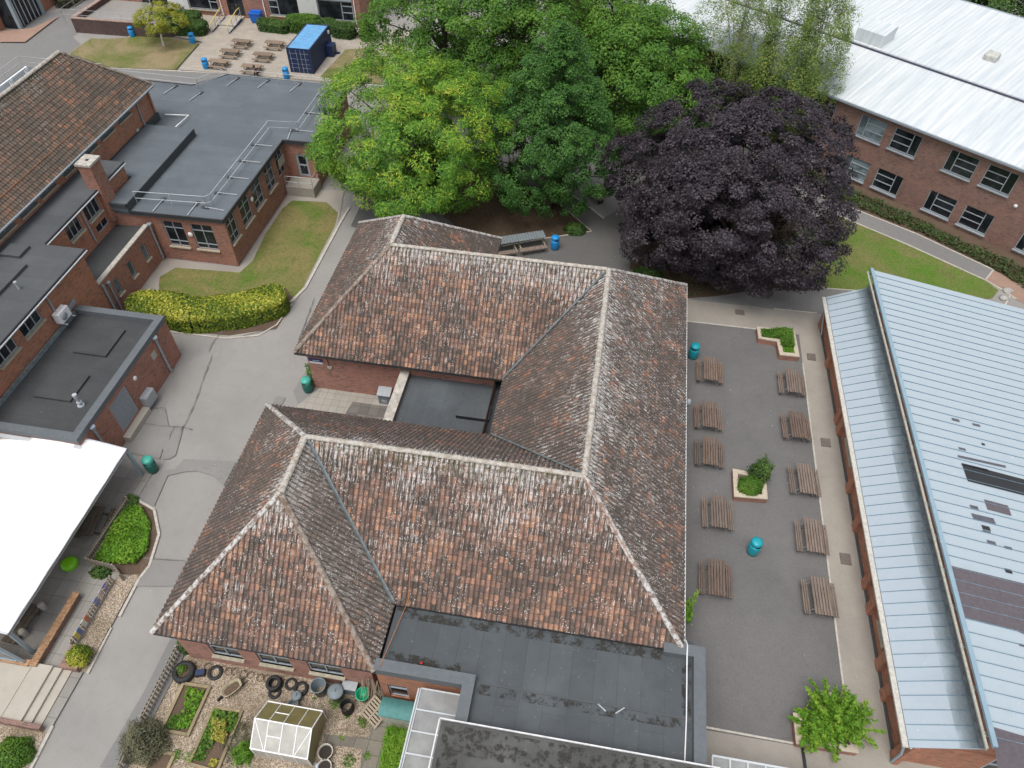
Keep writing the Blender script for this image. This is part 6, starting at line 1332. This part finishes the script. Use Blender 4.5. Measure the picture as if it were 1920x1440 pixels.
shrub('wall_plant', 'small green plant at the brick corner above the dark green bin', (-17.1, 28.75), .4, .4, 1.7, 650, (.13, .09), L_MID, None, 0, core=False)
def tyre(name, label, c, r_=.34, w=.2, z=0, n=1, tilt=None, group='old tyres in the garden'):
    T = thing(name, label, 'tyre', (c[0], c[1], z), 0, group)
    for k in range(n):
        m = MB(); a = r_; b = r_*.56; zz = w*1.02*k
        m.lathe([(b, .02*w+zz), (b*1.03, zz), (a*.93, zz), (a, .18*w+zz), (a, .82*w+zz), (a*.93, w+zz), (b*1.03, w+zz), (b, .96*w+zz), (b*1.25, .8*w+zz), (b*1.25, .2*w+zz), (b, .02*w+zz)], (random.uniform(-.03, .03)*k, random.uniform(-.03, .03)*k, 0), 26); m.build('tyre_ring', RUBBER, T, True)
    if tilt: T.rotation_euler = tilt
    return T
tyre('tyre', 'big tyre planter with soil and a plant by the picket fence corner', (-16.85, 10.05), .52, .42); m = MB(); m.lathe([(.001, .3), (.36, .28)], (-16.85, 10.05, 0), 16); tag(m.build('soil_heap', SOIL), 'disc of soil filling the big tyre planter', 'soil'); shrub('tyre_plant', 'small green plant growing in the big tyre planter', (-16.95, 10.1), .2, .2, .28, 120, (.12, .06), L_MID, None, .28, core=False)
tyre('tyre', 'flat tyre lying on the gravel right of the big tyre planter', (-15.45, 10.3), .36, .2)
tyre('tyre', 'stack of two tyres against the brick wall, left of the grey pots', (-12.45, 10.25), .36, .24, n=2); tyre('tyre', 'tyre lying in front of the tyre stack', (-12.35, 9.9), .3, .2); tyre('tyre', 'tyre standing behind the small grey pots', (-11.2, 10.25), .34, .28, n=1); tyre('tyre', 'small tyre between the tyre stack and the grey pots', (-11.75, 10.4), .3, .16)
def tub(name, label, c, r0, r1, h, mat, lid=None, z=0, soil=False, rz=0, group=None, cat='pot'):
    T = thing(name, label, cat, (c[0], c[1], z), rz, group); m = MB(); m.lathe([(.001, 0), (r0, 0), (r1, h), (r1+.02, h), (r1+.02, h+.03), (r1-.02, h+.03), (r1-.03, h-.02), (r0-.02, .06), (.001, .06)], n=24); m.build('tub', mat, T, True)
    if lid is not None: m = MB(); m.lathe([(r1+.035, h+.02), (r1+.035, h+.06), (r1*.8, h+.1), (.001, h+.12)], n=24); m.tube([(0, -.08, h+.12), (0, 0, h+.17), (0, .08, h+.12)], .02, 6); m.build('lid', lid, T, True)
    if soil: m = MB(); m.lathe([(.001, h-.07), (r1-.03, h-.08)], n=20); m.build('soil', plain('wet_soil', (.035, .028, .022), .95, 0, .3, 20), T, True)
    return T
tub('water_butt', 'tall open grey dustbin leaning by the brick wall, left of the lidded one', (-10.25, 10.3), .26, .34, .95, GREYP, cat='dustbin'); tub('water_butt', 'grey dustbin with domed lid, right of the open grey one', (-9.4, 10.2), .25, .33, .85, GREYP, GREYP, cat='dustbin')
tub('grey_pot', 'small open grey pot lying at the front of the tyres', (-11.25, 9.45), .17, .24, .42, GREYP); tub('grey_pot', 'upturned grey bucket between the open pot and the tyre', (-11.22, 9.85), .2, .2, .4, GREYP, GREYP)
tub('black_bin', 'black open compost bin in front of the green tub, left of the pallet', (-8.78, 9.75), .3, .27, .75, RUBBER, cat='compost bin'); tub('green_tub', 'bright green plastic tub behind the pallet', (-8.2, 10.35), .24, .30, .45, GREENP, z=.25, cat='tub')
T = thing('lidded_crate', 'pale grey plastic crate behind the lidded grey dustbin', 'crate', (-8.85, 10.6, 0)); m = MB(); m.box(-.35, .3, -.2, .17, 0, .75); m.build('crate', GREYP, T, True, .02); m = MB(); m.box(-.38, .33, -.23, .18, .75, .82); m.build('lid', LOUV, T, True, .02)
for i, (x, y) in enumerate(((-14.85, 10.45), (-14.55, 10.5), (-14.1, 10.45), (-13.75, 10.45), (-13.25, 10.4), (-12.95, 10.45), (-15.9, 10.5), (-15.15, 10.5))):
    T = thing('mesh_basket', ['brown mesh basket fourth from the left, just right of the flat tyre', 'brown mesh basket fifth from the left along the garden wall', 'brown mesh basket left one of the pair under the first window pier', 'brown mesh basket right one of the pair under the first window pier', 'brown mesh basket second from the right, left of the tyre stack', 'rightmost brown mesh basket, nearest the tyre stack', 'leftmost brown mesh basket, beside the small dark crate', 'brown mesh basket touching the right side of the flat tyre'][i], 'basket', (x, y, 0), 0, 'mesh baskets along the garden wall'); m = MB()
    for k in range(10): a = k*.628; m.tube([(.13*math.cos(a), .13*math.sin(a), 0), (.16*math.cos(a), .16*math.sin(a), .26)], .008, 4)
    for z_ in (.02, .1, .18, .26): m.lathe([(.13+.1*z_, z_), (.14+.1*z_, z_+.012)], n=14)
    m.lathe([(.001, .04), (.12, .08)], n=12); m.build('mesh', plain('rusty_mesh', (.06, .04, .03), .9), T, True)
T = thing('black_crate', 'small dark blue crate beside the big tyre planter', 'crate', (-16.1, 10.15, 0), .3); m = MB(); m.box(-.22, .22, -.15, .15, 0, .3); m.build('box', RUBBER, T, True, .02); m = MB(); m.box(-.2, .2, -.13, .13, .3, .32); m.build('lid', NAVY, T, True)
# stone trough / wheelbarrow
WBW = thing('wheelbarrow', 'old pale wheelbarrow tray with soil, tilted on the gravel between the beds and the wall', 'wheelbarrow', (*at(436, 1292, .2)[:2], 0), R(52)); m = MB()
def ring(sx, sy, z_, n=14, c=0): return [(c+sx*abs(math.cos(a))**.6*math.copysign(1, math.cos(a)), sy*abs(math.sin(a))**.6*math.copysign(1, math.sin(a)), z_) for a in [2*math.pi*k/n+.01 for k in range(n)]]
rs_ = [ring(.34, .18, .14), ring(.46, .27, .42), ring(.50, .31, .45), ring(.43, .24, .42), ring(.32, .17, .24)]; n = 14; V = sum(rs_, []); m.mesh(V, [(i*n+k, i*n+(k+1) % n, (i+1)*n+(k+1) % n, (i+1)*n+k) for i in range(4) for k in range(n)], smooth=True); m.mesh(rs_[0], [tuple(range(n-1, -1, -1))])
m.build('tray', plain('old_tray', (.34, .30, .2), .9, 0, .3, 8), WBW, True); m = MB(); m.mesh(ring(.36, .2, .30), [tuple(range(14))]); m.build('soil', SOIL, WBW, True)
m = MB(); m.tube([(-.42, .2, .3), (.75, .1, .12)], .02, 6); m.tube([(-.42, -.2, .3), (.75, -.1, .12)], .02, 6); m.build('frame', BLACKM, WBW, True); m = MB(); m.tube([(-.62, -.04, .16), (-.62, .04, .16)], .15, 16); m.build('wheel', RUBBER, WBW, True)
# greenhouse
GH = thing('greenhouse', 'small polycarbonate greenhouse with white front panes and algae stained back panes', 'greenhouse', (-10.9, 8.2, 0)); gx0, gx1, gy0, gy1, gr_, ge, gz_ = -12.15, -9.6, 7.22, 9.2, 8.22, 1.15, 1.95
m = MB()
for x in (gx0, gx1):
    m.bar((x, gy0, 0), (x, gy0, ge), .04, .04); m.bar((x, gy1, 0), (x, gy1, ge), .04, .04); m.bar((x, gy0, ge), (x, gr_, gz_), .045, .04); m.bar((x, gy1, ge), (x, gr_, gz_), .045, .04)
for y, z_ in ((gy0, ge), (gr_, gz_), (gy1, ge), (gy0, .04), (gy1, .04)): m.bar((gx0, y, z_), (gx1, y, z_), .05, .05)
for k in range(1, 4): x = gx0+(gx1-gx0)*k/4; m.bar((x, gy0, ge+.01), (x, gr_, gz_+.01), .035, .03); m.bar((x, gy1, ge+.01), (x, gr_, gz_+.01), .03, .03); m.bar((x, gy0, 0), (x, gy0, ge), .03, .03)
m.bar((gx0, gr_, gz_), (gx0+.6, gy0, ge+.02), .03, .02); m.bar((gx1, gr_, gz_), (gx1-.6, gy0, ge+.02), .03, .02); x1_, x2_ = gx0+.64, gx0+1.28
m.bar((x1_, 7.72, 1.58), (x2_, 7.72, 1.58), .04, .04); m.bar((x1_, 8.7, 1.57), (x2_, 8.7, 1.57), .04, .04); m.build('frame', GLAZ_W, GH)
m = MB(); m.face([(gx0, gy0, ge), (gx1, gy0, ge), (gx1, gr_, gz_), (gx0, gr_, gz_)]); m.face([(gx0, gy0, 0), (gx1, gy0, 0), (gx1, gy0, ge), (gx0, gy0, ge)]); m.build('front_panes', POLYC, GH)
m = MB(); m.face([(gx0, gr_, gz_), (gx1, gr_, gz_), (gx1, gy1, ge), (gx0, gy1, ge)])
for x in (gx0, gx1): m.face([(x, gy0, 0), (x, gy1, 0), (x, gy1, ge), (x, gr_, gz_), (x, gy0, ge)])
m.face([(gx0, gy1, 0), (gx1, gy1, 0), (gx1, gy1, ge), (gx0, gy1, ge)]); m.build('back_panes', POLYG, GH); m = MB(); m.box(gx0+.1, gx1-.1, gy0+.1, gy1-.1, .3, .36); m.build('staging', WOOD_G, GH)
# pallet leaning
PLT = thing('pallet', 'wooden pallet propped up at an angle in front of the stakes', 'pallet', (*at(693, 1352, 0)[:2], .12)); PLT.rotation_euler = (R(30), R(5), R(-33))
m = MB(); m.box(-.48, .48, .03, 1.03, -.02, .0); m.build('dark_backing', plain('dark_timber', (.11, .085, .065), .9, 0, .3, 6), PLT, True); m = MB()  # solid dark backing added so the gaps between boards read dark
for k in range(7): m.box(-.5, .5, .01+.155*k, .105+.155*k, .12, .145)
m.build('deck_boards', PALLET, PLT, True); m = MB()
for x in (-.46, 0, .46): m.box(x-.05, x+.05, 0, 1.06, .02, .1)
for x in (-.46, 0, .46): m.box(x-.045, x+.045, 0, 1.06, .147, .17)
m.build('bearers', PALLET, PLT, True)
ST = thing('garden_stakes', 'bundle of bamboo stakes leaning in the brick corner behind the pallet', 'stakes', (-7.9, 10.3, 0)); m = MB()
for k in range(14): x = -8.2+.055*k; m.tube([(x+random.uniform(-.2, .2), 10.2+random.uniform(-.12, .1), 0), (x+random.uniform(-.1, .1), 10.62, 1.7+random.uniform(-.3, .3))], .018, 5)
m.build('stakes', PALLET, ST)
SB = thing('storage_box', 'plastic garden storage box with teal lid and cream body beside the glazed canopy', 'storage box', (-6.4, 9.85, 0)); m = MB(); m.box(-.7, .7, -.36, .36, 0, 1.12); m.build('body', CREAMP, SB, True, .03)
m = MB(); V = []; n = 8
for k in range(n+1): a = k/n; V += [(-.76, -.42+.84*a, 1.08+.22*math.sin(math.pi*a*.85+.35)), (.76, -.42+.84*a, 1.08+.22*math.sin(math.pi*a*.85+.35))]
V += [(-.76, -.42, 1.08), (.76, -.42, 1.08), (-.76, .42, 1.08), (.76, .42, 1.08)]; q0 = 2*(n+1)
m.mesh(V, [(2*k, 2*k+1, 2*k+3, 2*k+2) for k in range(n)]+[(q0, q0+1, 1, 0), (q0+2, 2*n, 2*n+1, q0+3)]+[tuple([q0]+[2*k for k in range(n+1)]+[q0+2])]+[tuple([q0+3]+[2*k+1 for k in range(n, -1, -1)]+[q0+1])]); m.build('lid', TEALP, SB, True)
xs_ = [(-6.35, 8.9), (-6.3, 8.45), (-6.2, 8.0), (-6.1, 7.5), (-6.0, 7.0)]
for i, c in enumerate(xs_):
    pass
patch('grass_clump', 'strip of long yellow green strappy grass between the slabs and the glazed canopy', [(-6.75, 9.3), (-5.6, 9.3), (-5.55, 6), (-6.5, 6)], 3400, .6, (.42, .04), L_LIME, .05, 'ornamental grass')
tub('white_pot', 'white rimmed round pot full of dark soil right of the greenhouse', (-9.14, 7.8), .24, .32, .42, plain('cream_pot', (.5, .48, .42), .7), soil=True); tub('white_pot', 'white rimmed pot with dark green water at the bottom edge, below the soil pot', (-8.98, 7.22), .24, .30, .42, plain('cream_pot', (.5, .48, .42), .7), soil=True)
T = thing('garden_hose_bundle', 'pale blue plastic bag beside the lower white pot', 'bag', (*at(598, 1436, .1)[:2], 0)); m = MB(); m.lathe([(.001, .22), (.12, .2), (.2, .1), (.17, 0)], n=10, sy=.7); m.build('bag', plain('bag_blue', (.4, .5, .65), .6), T, True)
# ---- left strip: ivy bed, fence, shrubs, furniture under the canopy
patch('ivy', 'dense bright green ivy mound in the curved bed beside the lane', px([(243, 945), (268, 955), (284, 985), (280, 1035), (255, 1062), (210, 1060), (180, 1050), (215, 1000)]), 6500, .55, (.14, .10), L_LIME, .1, 'ivy', 'stuff'); m = MB(); m.prism([p for p in px([(240, 955), (262, 962), (276, 990), (272, 1030), (250, 1052), (195, 1048), (215, 1000)])], 0, .18); tag(m.build('ivy_core', CORE), 'solid dark core added under the bright ivy mound', 'ivy', None, 'stuff')
shrub('dark_shrub', 'small dark green shrub at the top tip of the ivy bed', at(245, 938, .2)[:2], .4, .35, .4, 420, (.12, .08), L_BOX, None, 0); shrub('dark_shrub', 'small dark green shrub in front of the cross fence below the ivy', at(188, 1072, .2)[:2], .55, .35, .35, 420, (.12, .08), L_BOX, None, 0)
pickets('picket_fence', 'weathered picket fence between the canopy terrace and the ivy bed', [(-24.1, 18.3), (-24.3, 14.55)], .8, .16, .09)
pickets('picket_fence', 'short cross picket fence between the ivy bed and the slabs', [(-24.2, 14.5), (-22.7, 14.4), (-22.1, 13.95)], .8, .16, .09)
FP = pickets('picket_fence', 'leaning picket fence with painted panels along the gravel strip', [(-22.55, 13.8), (-22.62, 10.35)], .75, .16, .10)
for k, (y, c) in enumerate(((13.3, (.25, .22, .5)), (12.9, (.55, .45, .5)), (12.5, (.15, .2, .5)), (11.6, (.5, .2, .12)), (11.35, (.6, .6, .55)), (10.95, (.12, .2, .42)), (10.75, (.6, .5, .12)))):
    m = MB(); m.box(-22.56, -22.53, y-.1, y+.1, .3, .82); m.build('painted_panel', paint('paint_%d' % k, c, .6), FP)
shrub('yellow_shrub', 'small round variegated yellow green shrub on the brick edging', at(150, 1231, .4)[:2], .52, .5, .62, 1500, (.13, .05), L_HEDGE, None, .3); shrub('dark_green_shrub', 'rounded green shrub on gravel at the bottom left corner', at(22, 1415, .3)[:2], .85, .75, .75, 3000, (.10, .05), L_MID, None, 0)
T = thing('lime_tub', 'round lime green plastic tub just under the canopy edge', 'tub', (-25.25, 14.3, 0)); m = MB(); m.lathe([(.001, .45), (.25, .44), (.40, .36), (.42, .2), (.36, 0)], n=20); m.build('tub', LIME, T, True)
T = thing('bench_table', 'dark weathered timber bench table under the canopy edge beside the picket fence', 'bench', (-25.2, 16.7, 0), .15)
for x, zt, w in ((0, .6, .35), (-.75, .4, .14), (.72, .4, .14)):
    m = MB()
    for k in range(3 if w > .2 else 2): m.box(x-w+k*.24, x-w+k*.24+.22, -.9, .9, zt-.05, zt)
    m.build('tabletop' if w > .2 else 'bench', plain('dark_timber', (.11, .085, .065), .9, 0, .3, 6), T, True)
for y in (-.6, .6): m = MB(); m.bar((-.75, y, .32), (.8, y, .32), .05, .1); m.bar((-.2, y, .55), (-.5, y, 0), .05, .09); m.bar((.2, y, .55), (.5, y, 0), .05, .09); m.build('leg', plain('dark_timber', (.11, .085, .065), .9, 0, .3, 6), T, True)
T = thing('log_seat', 'dark timber seat with pale cushions under the near corner of the canopy', 'bench', (-25.6, 10.9, 0), -.1); m = MB()
for k in range(3): m.box(-.35+.24*k, -.13+.24*k, -1.0, 1.0, .4, .45)
m.build('seat', plain('dark_timber', (.11, .085, .065), .9, 0, .3, 6), T, True); m = MB()
for y in (-.7, .7): m.box(-.3, .3, y-.05, y+.05, 0, .4)
m.build('leg', plain('dark_timber', (.11, .085, .065), .9, 0, .3, 6), T, True)
for i, (x, y) in enumerate(((-25.3, 10.5), (-25.9, 10.9), (-25.2, 11.9))): T = thing('pale_stool', ['pale stool in front of the dark timber seat under the canopy', 'pale stool deepest under the canopy at the dark timber seat', 'pale stool at the far end of the dark timber seat'][i], 'stool', (x, y, 0), 0, 'pale stools under the canopy'); m = MB(); m.lathe([(.001, .62), (.14, .6), (.17, .5), (.15, 0)], n=14); m.build('stool', STONE, T, True)
# ================================================================== HEDGES
def hedge(name, label, path, w, h, n, leaf, mat, top=None, z=0, parent=None):
    P_ = [Vector((x, y, 0)) for x, y in path]; T = thing(name, label, 'hedge', (path[0][0], path[0][1], z)); seg = [(a, b, (b-a).length) for a, b in zip(P_[:-1], P_[1:])]; Lt = sum(s[2] for s in seg)
    pts, nr, cl = [], [], []
    for k in range(n):
        s = random.uniform(-w*.46, Lt+w*.46); s0 = min(max(s, 0), Lt-1e-6); acc = 0
        for a, b, L in seg:
            if acc+L >= s0: break
            acc += L
        t = (b-a)/L; c = a+t*(s0-acc); nn = Vector((-t.y, t.x, 0)); over = (s-s0); ang = random.uniform(-.12, math.pi+.12); ca, sa = math.cos(ang), max(-.0, math.sin(ang))
        ww = w/2*math.sqrt(max(.05, 1-(over/(w*.5))**2)) if over else w/2; lump = 1+.07*math.sin(s*3.1)+random.gauss(0, .035)
        q_ = random.random()
        if q_ < .58: fx = random.uniform(-1, 1); x = fx*ww*.98; ca, sa = fx**3, 1.0; zz = h*(1-.22*abs(fx)**4)*(1+.05*math.sin(s*1.3)*math.cos(x*2.1)+random.gauss(0, .035))
        else: fx = 1 if random.random() < .5 else -1; zz = random.uniform(.03, .88)*h; x = fx*ww*(1.0-.10*(zz/h)**3)*(1+.035*math.sin(s*2.1+zz*3)+random.gauss(0, .02)); ca, sa = float(fx), .1
        if q_ >= .58 and over: ca *= .5
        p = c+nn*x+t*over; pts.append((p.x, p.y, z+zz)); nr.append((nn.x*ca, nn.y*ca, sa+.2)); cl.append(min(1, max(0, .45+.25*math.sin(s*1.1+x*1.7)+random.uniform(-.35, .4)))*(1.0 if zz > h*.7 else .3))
    leaf_mesh('foliage', np.array(pts), np.array(nr), leaf[0], leaf[1], mat, T, np.array(cl), flat=.45); m = MB()
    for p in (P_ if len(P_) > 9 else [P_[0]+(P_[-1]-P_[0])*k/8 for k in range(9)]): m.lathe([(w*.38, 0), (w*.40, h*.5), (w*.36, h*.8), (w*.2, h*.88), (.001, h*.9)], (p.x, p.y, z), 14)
    m.build('stems_or_core', CORE, T); return T  # dark filler core added within the hedge
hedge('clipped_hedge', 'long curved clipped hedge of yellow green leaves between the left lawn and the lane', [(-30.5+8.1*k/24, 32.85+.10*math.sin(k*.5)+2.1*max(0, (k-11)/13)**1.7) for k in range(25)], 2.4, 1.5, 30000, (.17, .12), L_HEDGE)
hedge('dark_hedge', 'low dark clipped hedge on the raised terrace behind the weeping tree', [(-51.6, 77.2), (-48.4, 77.8)], 1.9, 1.3, 5000, (.16, .11), L_BOX, z=.4); hedge('dark_hedge', 'dark square clipped hedge right of the weeping tree crown', [(-49.9, 76.0), (-47.1, 76.3)], 1.9, 1.4, 4500, (.16, .11), L_BOX, z=0)
hedge('dark_hedge', 'low dark hedge right of the big blue bin', [(-40.6, 78.6), (-38.2, 78.4)], 1.5, 1.2, 3200, (.16, .11), L_BOX); hedge('light_hedge', 'taller light green hedge just left of the container', [(-37.0, 79.0), (-35.2, 79.2)], 1.9, 1.7, 3200, (.16, .11), L_MID)
hedge('dark_hedge', 'low dark hedge behind the container roof', [(-34.6, 79.2), (-33.2, 79.3)], 1.6, 1.4, 2200, (.16, .11), L_BOX); hedge('dark_hedge', 'dark green square hedge right of the container', [(-31.9, 78.6), (-30.6, 78.5)], 1.7, 1.5, 2200, (.16, .11), L_BOX); shrub('dark_shrub', 'dark bushy shrub at the brick corner right of the container', (-28.6, 78.8), 1.0, 1.2, 2.2, 2200, (.18, .12), L_DEEP)
hedge('dark_hedge', 'dark clipped hedge beside the glazed entrance, at the top left', [(-66.0, 80.4), (-65.2, 86)], 2.0, 1.3, 4200, (.16, .11), L_SAGE)
patch('ground_cover', 'dense dark green and brown ground cover along the foot of the two storey block', px([(1450, 300), (1580, 350), (1700, 405), (1860, 480), (2000, 545), (1990, 590), (1862, 505), (1720, 436), (1580, 380), (1440, 318)]), 16000, .55, (.22, .13), L_COVER, .02, 'ground cover', 'stuff')
patch('ground_cover', 'dry leaf litter and grass tufts under the purple tree', px([(1190, 505), (1285, 555), (1400, 545), (1450, 545), (1530, 535), (1500, 440), (1250, 440)]), 3000, .12, (.16, .08), L_COVER, .02, 'leaf litter', 'stuff')
patch('ground_cover', 'leaf litter on the mulch bed under the big green trees', MUL, 3500, .08, (.14, .09), leafmat('leaf_litter', [(.06, .045, .02), (.10, .07, .03), (.13, .09, .04)], 0), .02, 'leaf litter', 'stuff')
# ================================================================== TREES
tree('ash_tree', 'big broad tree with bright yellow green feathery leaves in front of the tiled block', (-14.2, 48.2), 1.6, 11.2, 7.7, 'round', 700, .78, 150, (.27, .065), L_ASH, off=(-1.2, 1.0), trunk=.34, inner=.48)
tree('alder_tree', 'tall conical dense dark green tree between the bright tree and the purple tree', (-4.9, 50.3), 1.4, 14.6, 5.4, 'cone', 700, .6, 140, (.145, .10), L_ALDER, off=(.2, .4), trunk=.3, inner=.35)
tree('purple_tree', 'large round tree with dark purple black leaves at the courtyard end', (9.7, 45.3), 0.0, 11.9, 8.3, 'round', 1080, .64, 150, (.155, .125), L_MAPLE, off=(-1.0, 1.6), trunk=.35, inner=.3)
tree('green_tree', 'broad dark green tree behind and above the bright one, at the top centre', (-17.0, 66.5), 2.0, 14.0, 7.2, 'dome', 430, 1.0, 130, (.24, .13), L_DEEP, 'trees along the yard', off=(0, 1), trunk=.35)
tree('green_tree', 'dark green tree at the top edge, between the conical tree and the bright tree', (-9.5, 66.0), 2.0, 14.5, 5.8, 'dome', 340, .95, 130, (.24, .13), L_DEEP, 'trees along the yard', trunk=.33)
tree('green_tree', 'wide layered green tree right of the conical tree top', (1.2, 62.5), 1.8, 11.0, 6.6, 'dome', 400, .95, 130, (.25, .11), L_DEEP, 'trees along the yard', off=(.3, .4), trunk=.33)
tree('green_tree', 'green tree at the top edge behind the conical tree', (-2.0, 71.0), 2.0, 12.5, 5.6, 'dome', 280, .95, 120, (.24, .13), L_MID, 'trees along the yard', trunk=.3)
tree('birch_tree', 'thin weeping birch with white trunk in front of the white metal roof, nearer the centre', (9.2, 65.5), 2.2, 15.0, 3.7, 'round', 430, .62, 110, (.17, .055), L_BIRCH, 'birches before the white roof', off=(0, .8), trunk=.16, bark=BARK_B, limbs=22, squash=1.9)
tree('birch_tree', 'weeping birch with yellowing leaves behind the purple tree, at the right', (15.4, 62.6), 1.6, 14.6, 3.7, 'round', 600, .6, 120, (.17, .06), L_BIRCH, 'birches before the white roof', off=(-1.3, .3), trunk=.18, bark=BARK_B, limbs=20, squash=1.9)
tree('weeping_tree', 'small mushroom shaped weeping tree with yellow leaves and pale trunk on the dry lawn', (-49.6, 72.5), 2.0, 4.0, 2.6, 'umbrella', 80, .5, 110, (.16, .08), L_WEEP, off=(.1, .8), trunk=.11, bark=BARK_B, inner=.15, limbs=10)
for i, (x, y, r_, h_, lab) in enumerate(((31, 93, 6, 9, 'dark tree beyond the white roof, leftmost at the top right'), (38, 88.5, 6, 9, 'dark tree beyond the white roof, second from the top right corner'), (45, 84, 6, 9.5, 'dark tree beyond the white roof in the top right corner'), (37, 99, 7, 12, 'dark tree in the back row beyond the white roof'))):
    tree('woodland_tree', lab, (x, y), 1.2, h_, r_, 'dome', 130, 1.3, 90, (.4, .25), L_BOX, 'dark trees beyond the white roof', trunk=.3, limbs=6)
shrub('climbing_shrub', 'dark green low shrub at the foot of the purple tree by the yard', at(1212, 520, .3)[:2], 1.2, .9, .9, 2600, (.18, .1), L_BOX, core=True); shrub('small_shrub', 'small dark bush at the tip of the mulch bed kerb', at(1078, 428, .3)[:2], .8, .6, .6, 1100, (.16, .1), L_BOX)
_n = sum(len(o.data.polygons) for o in sc.objects if o.type == 'MESH'); print('faces', _n, 'objects', len(sc.objects))
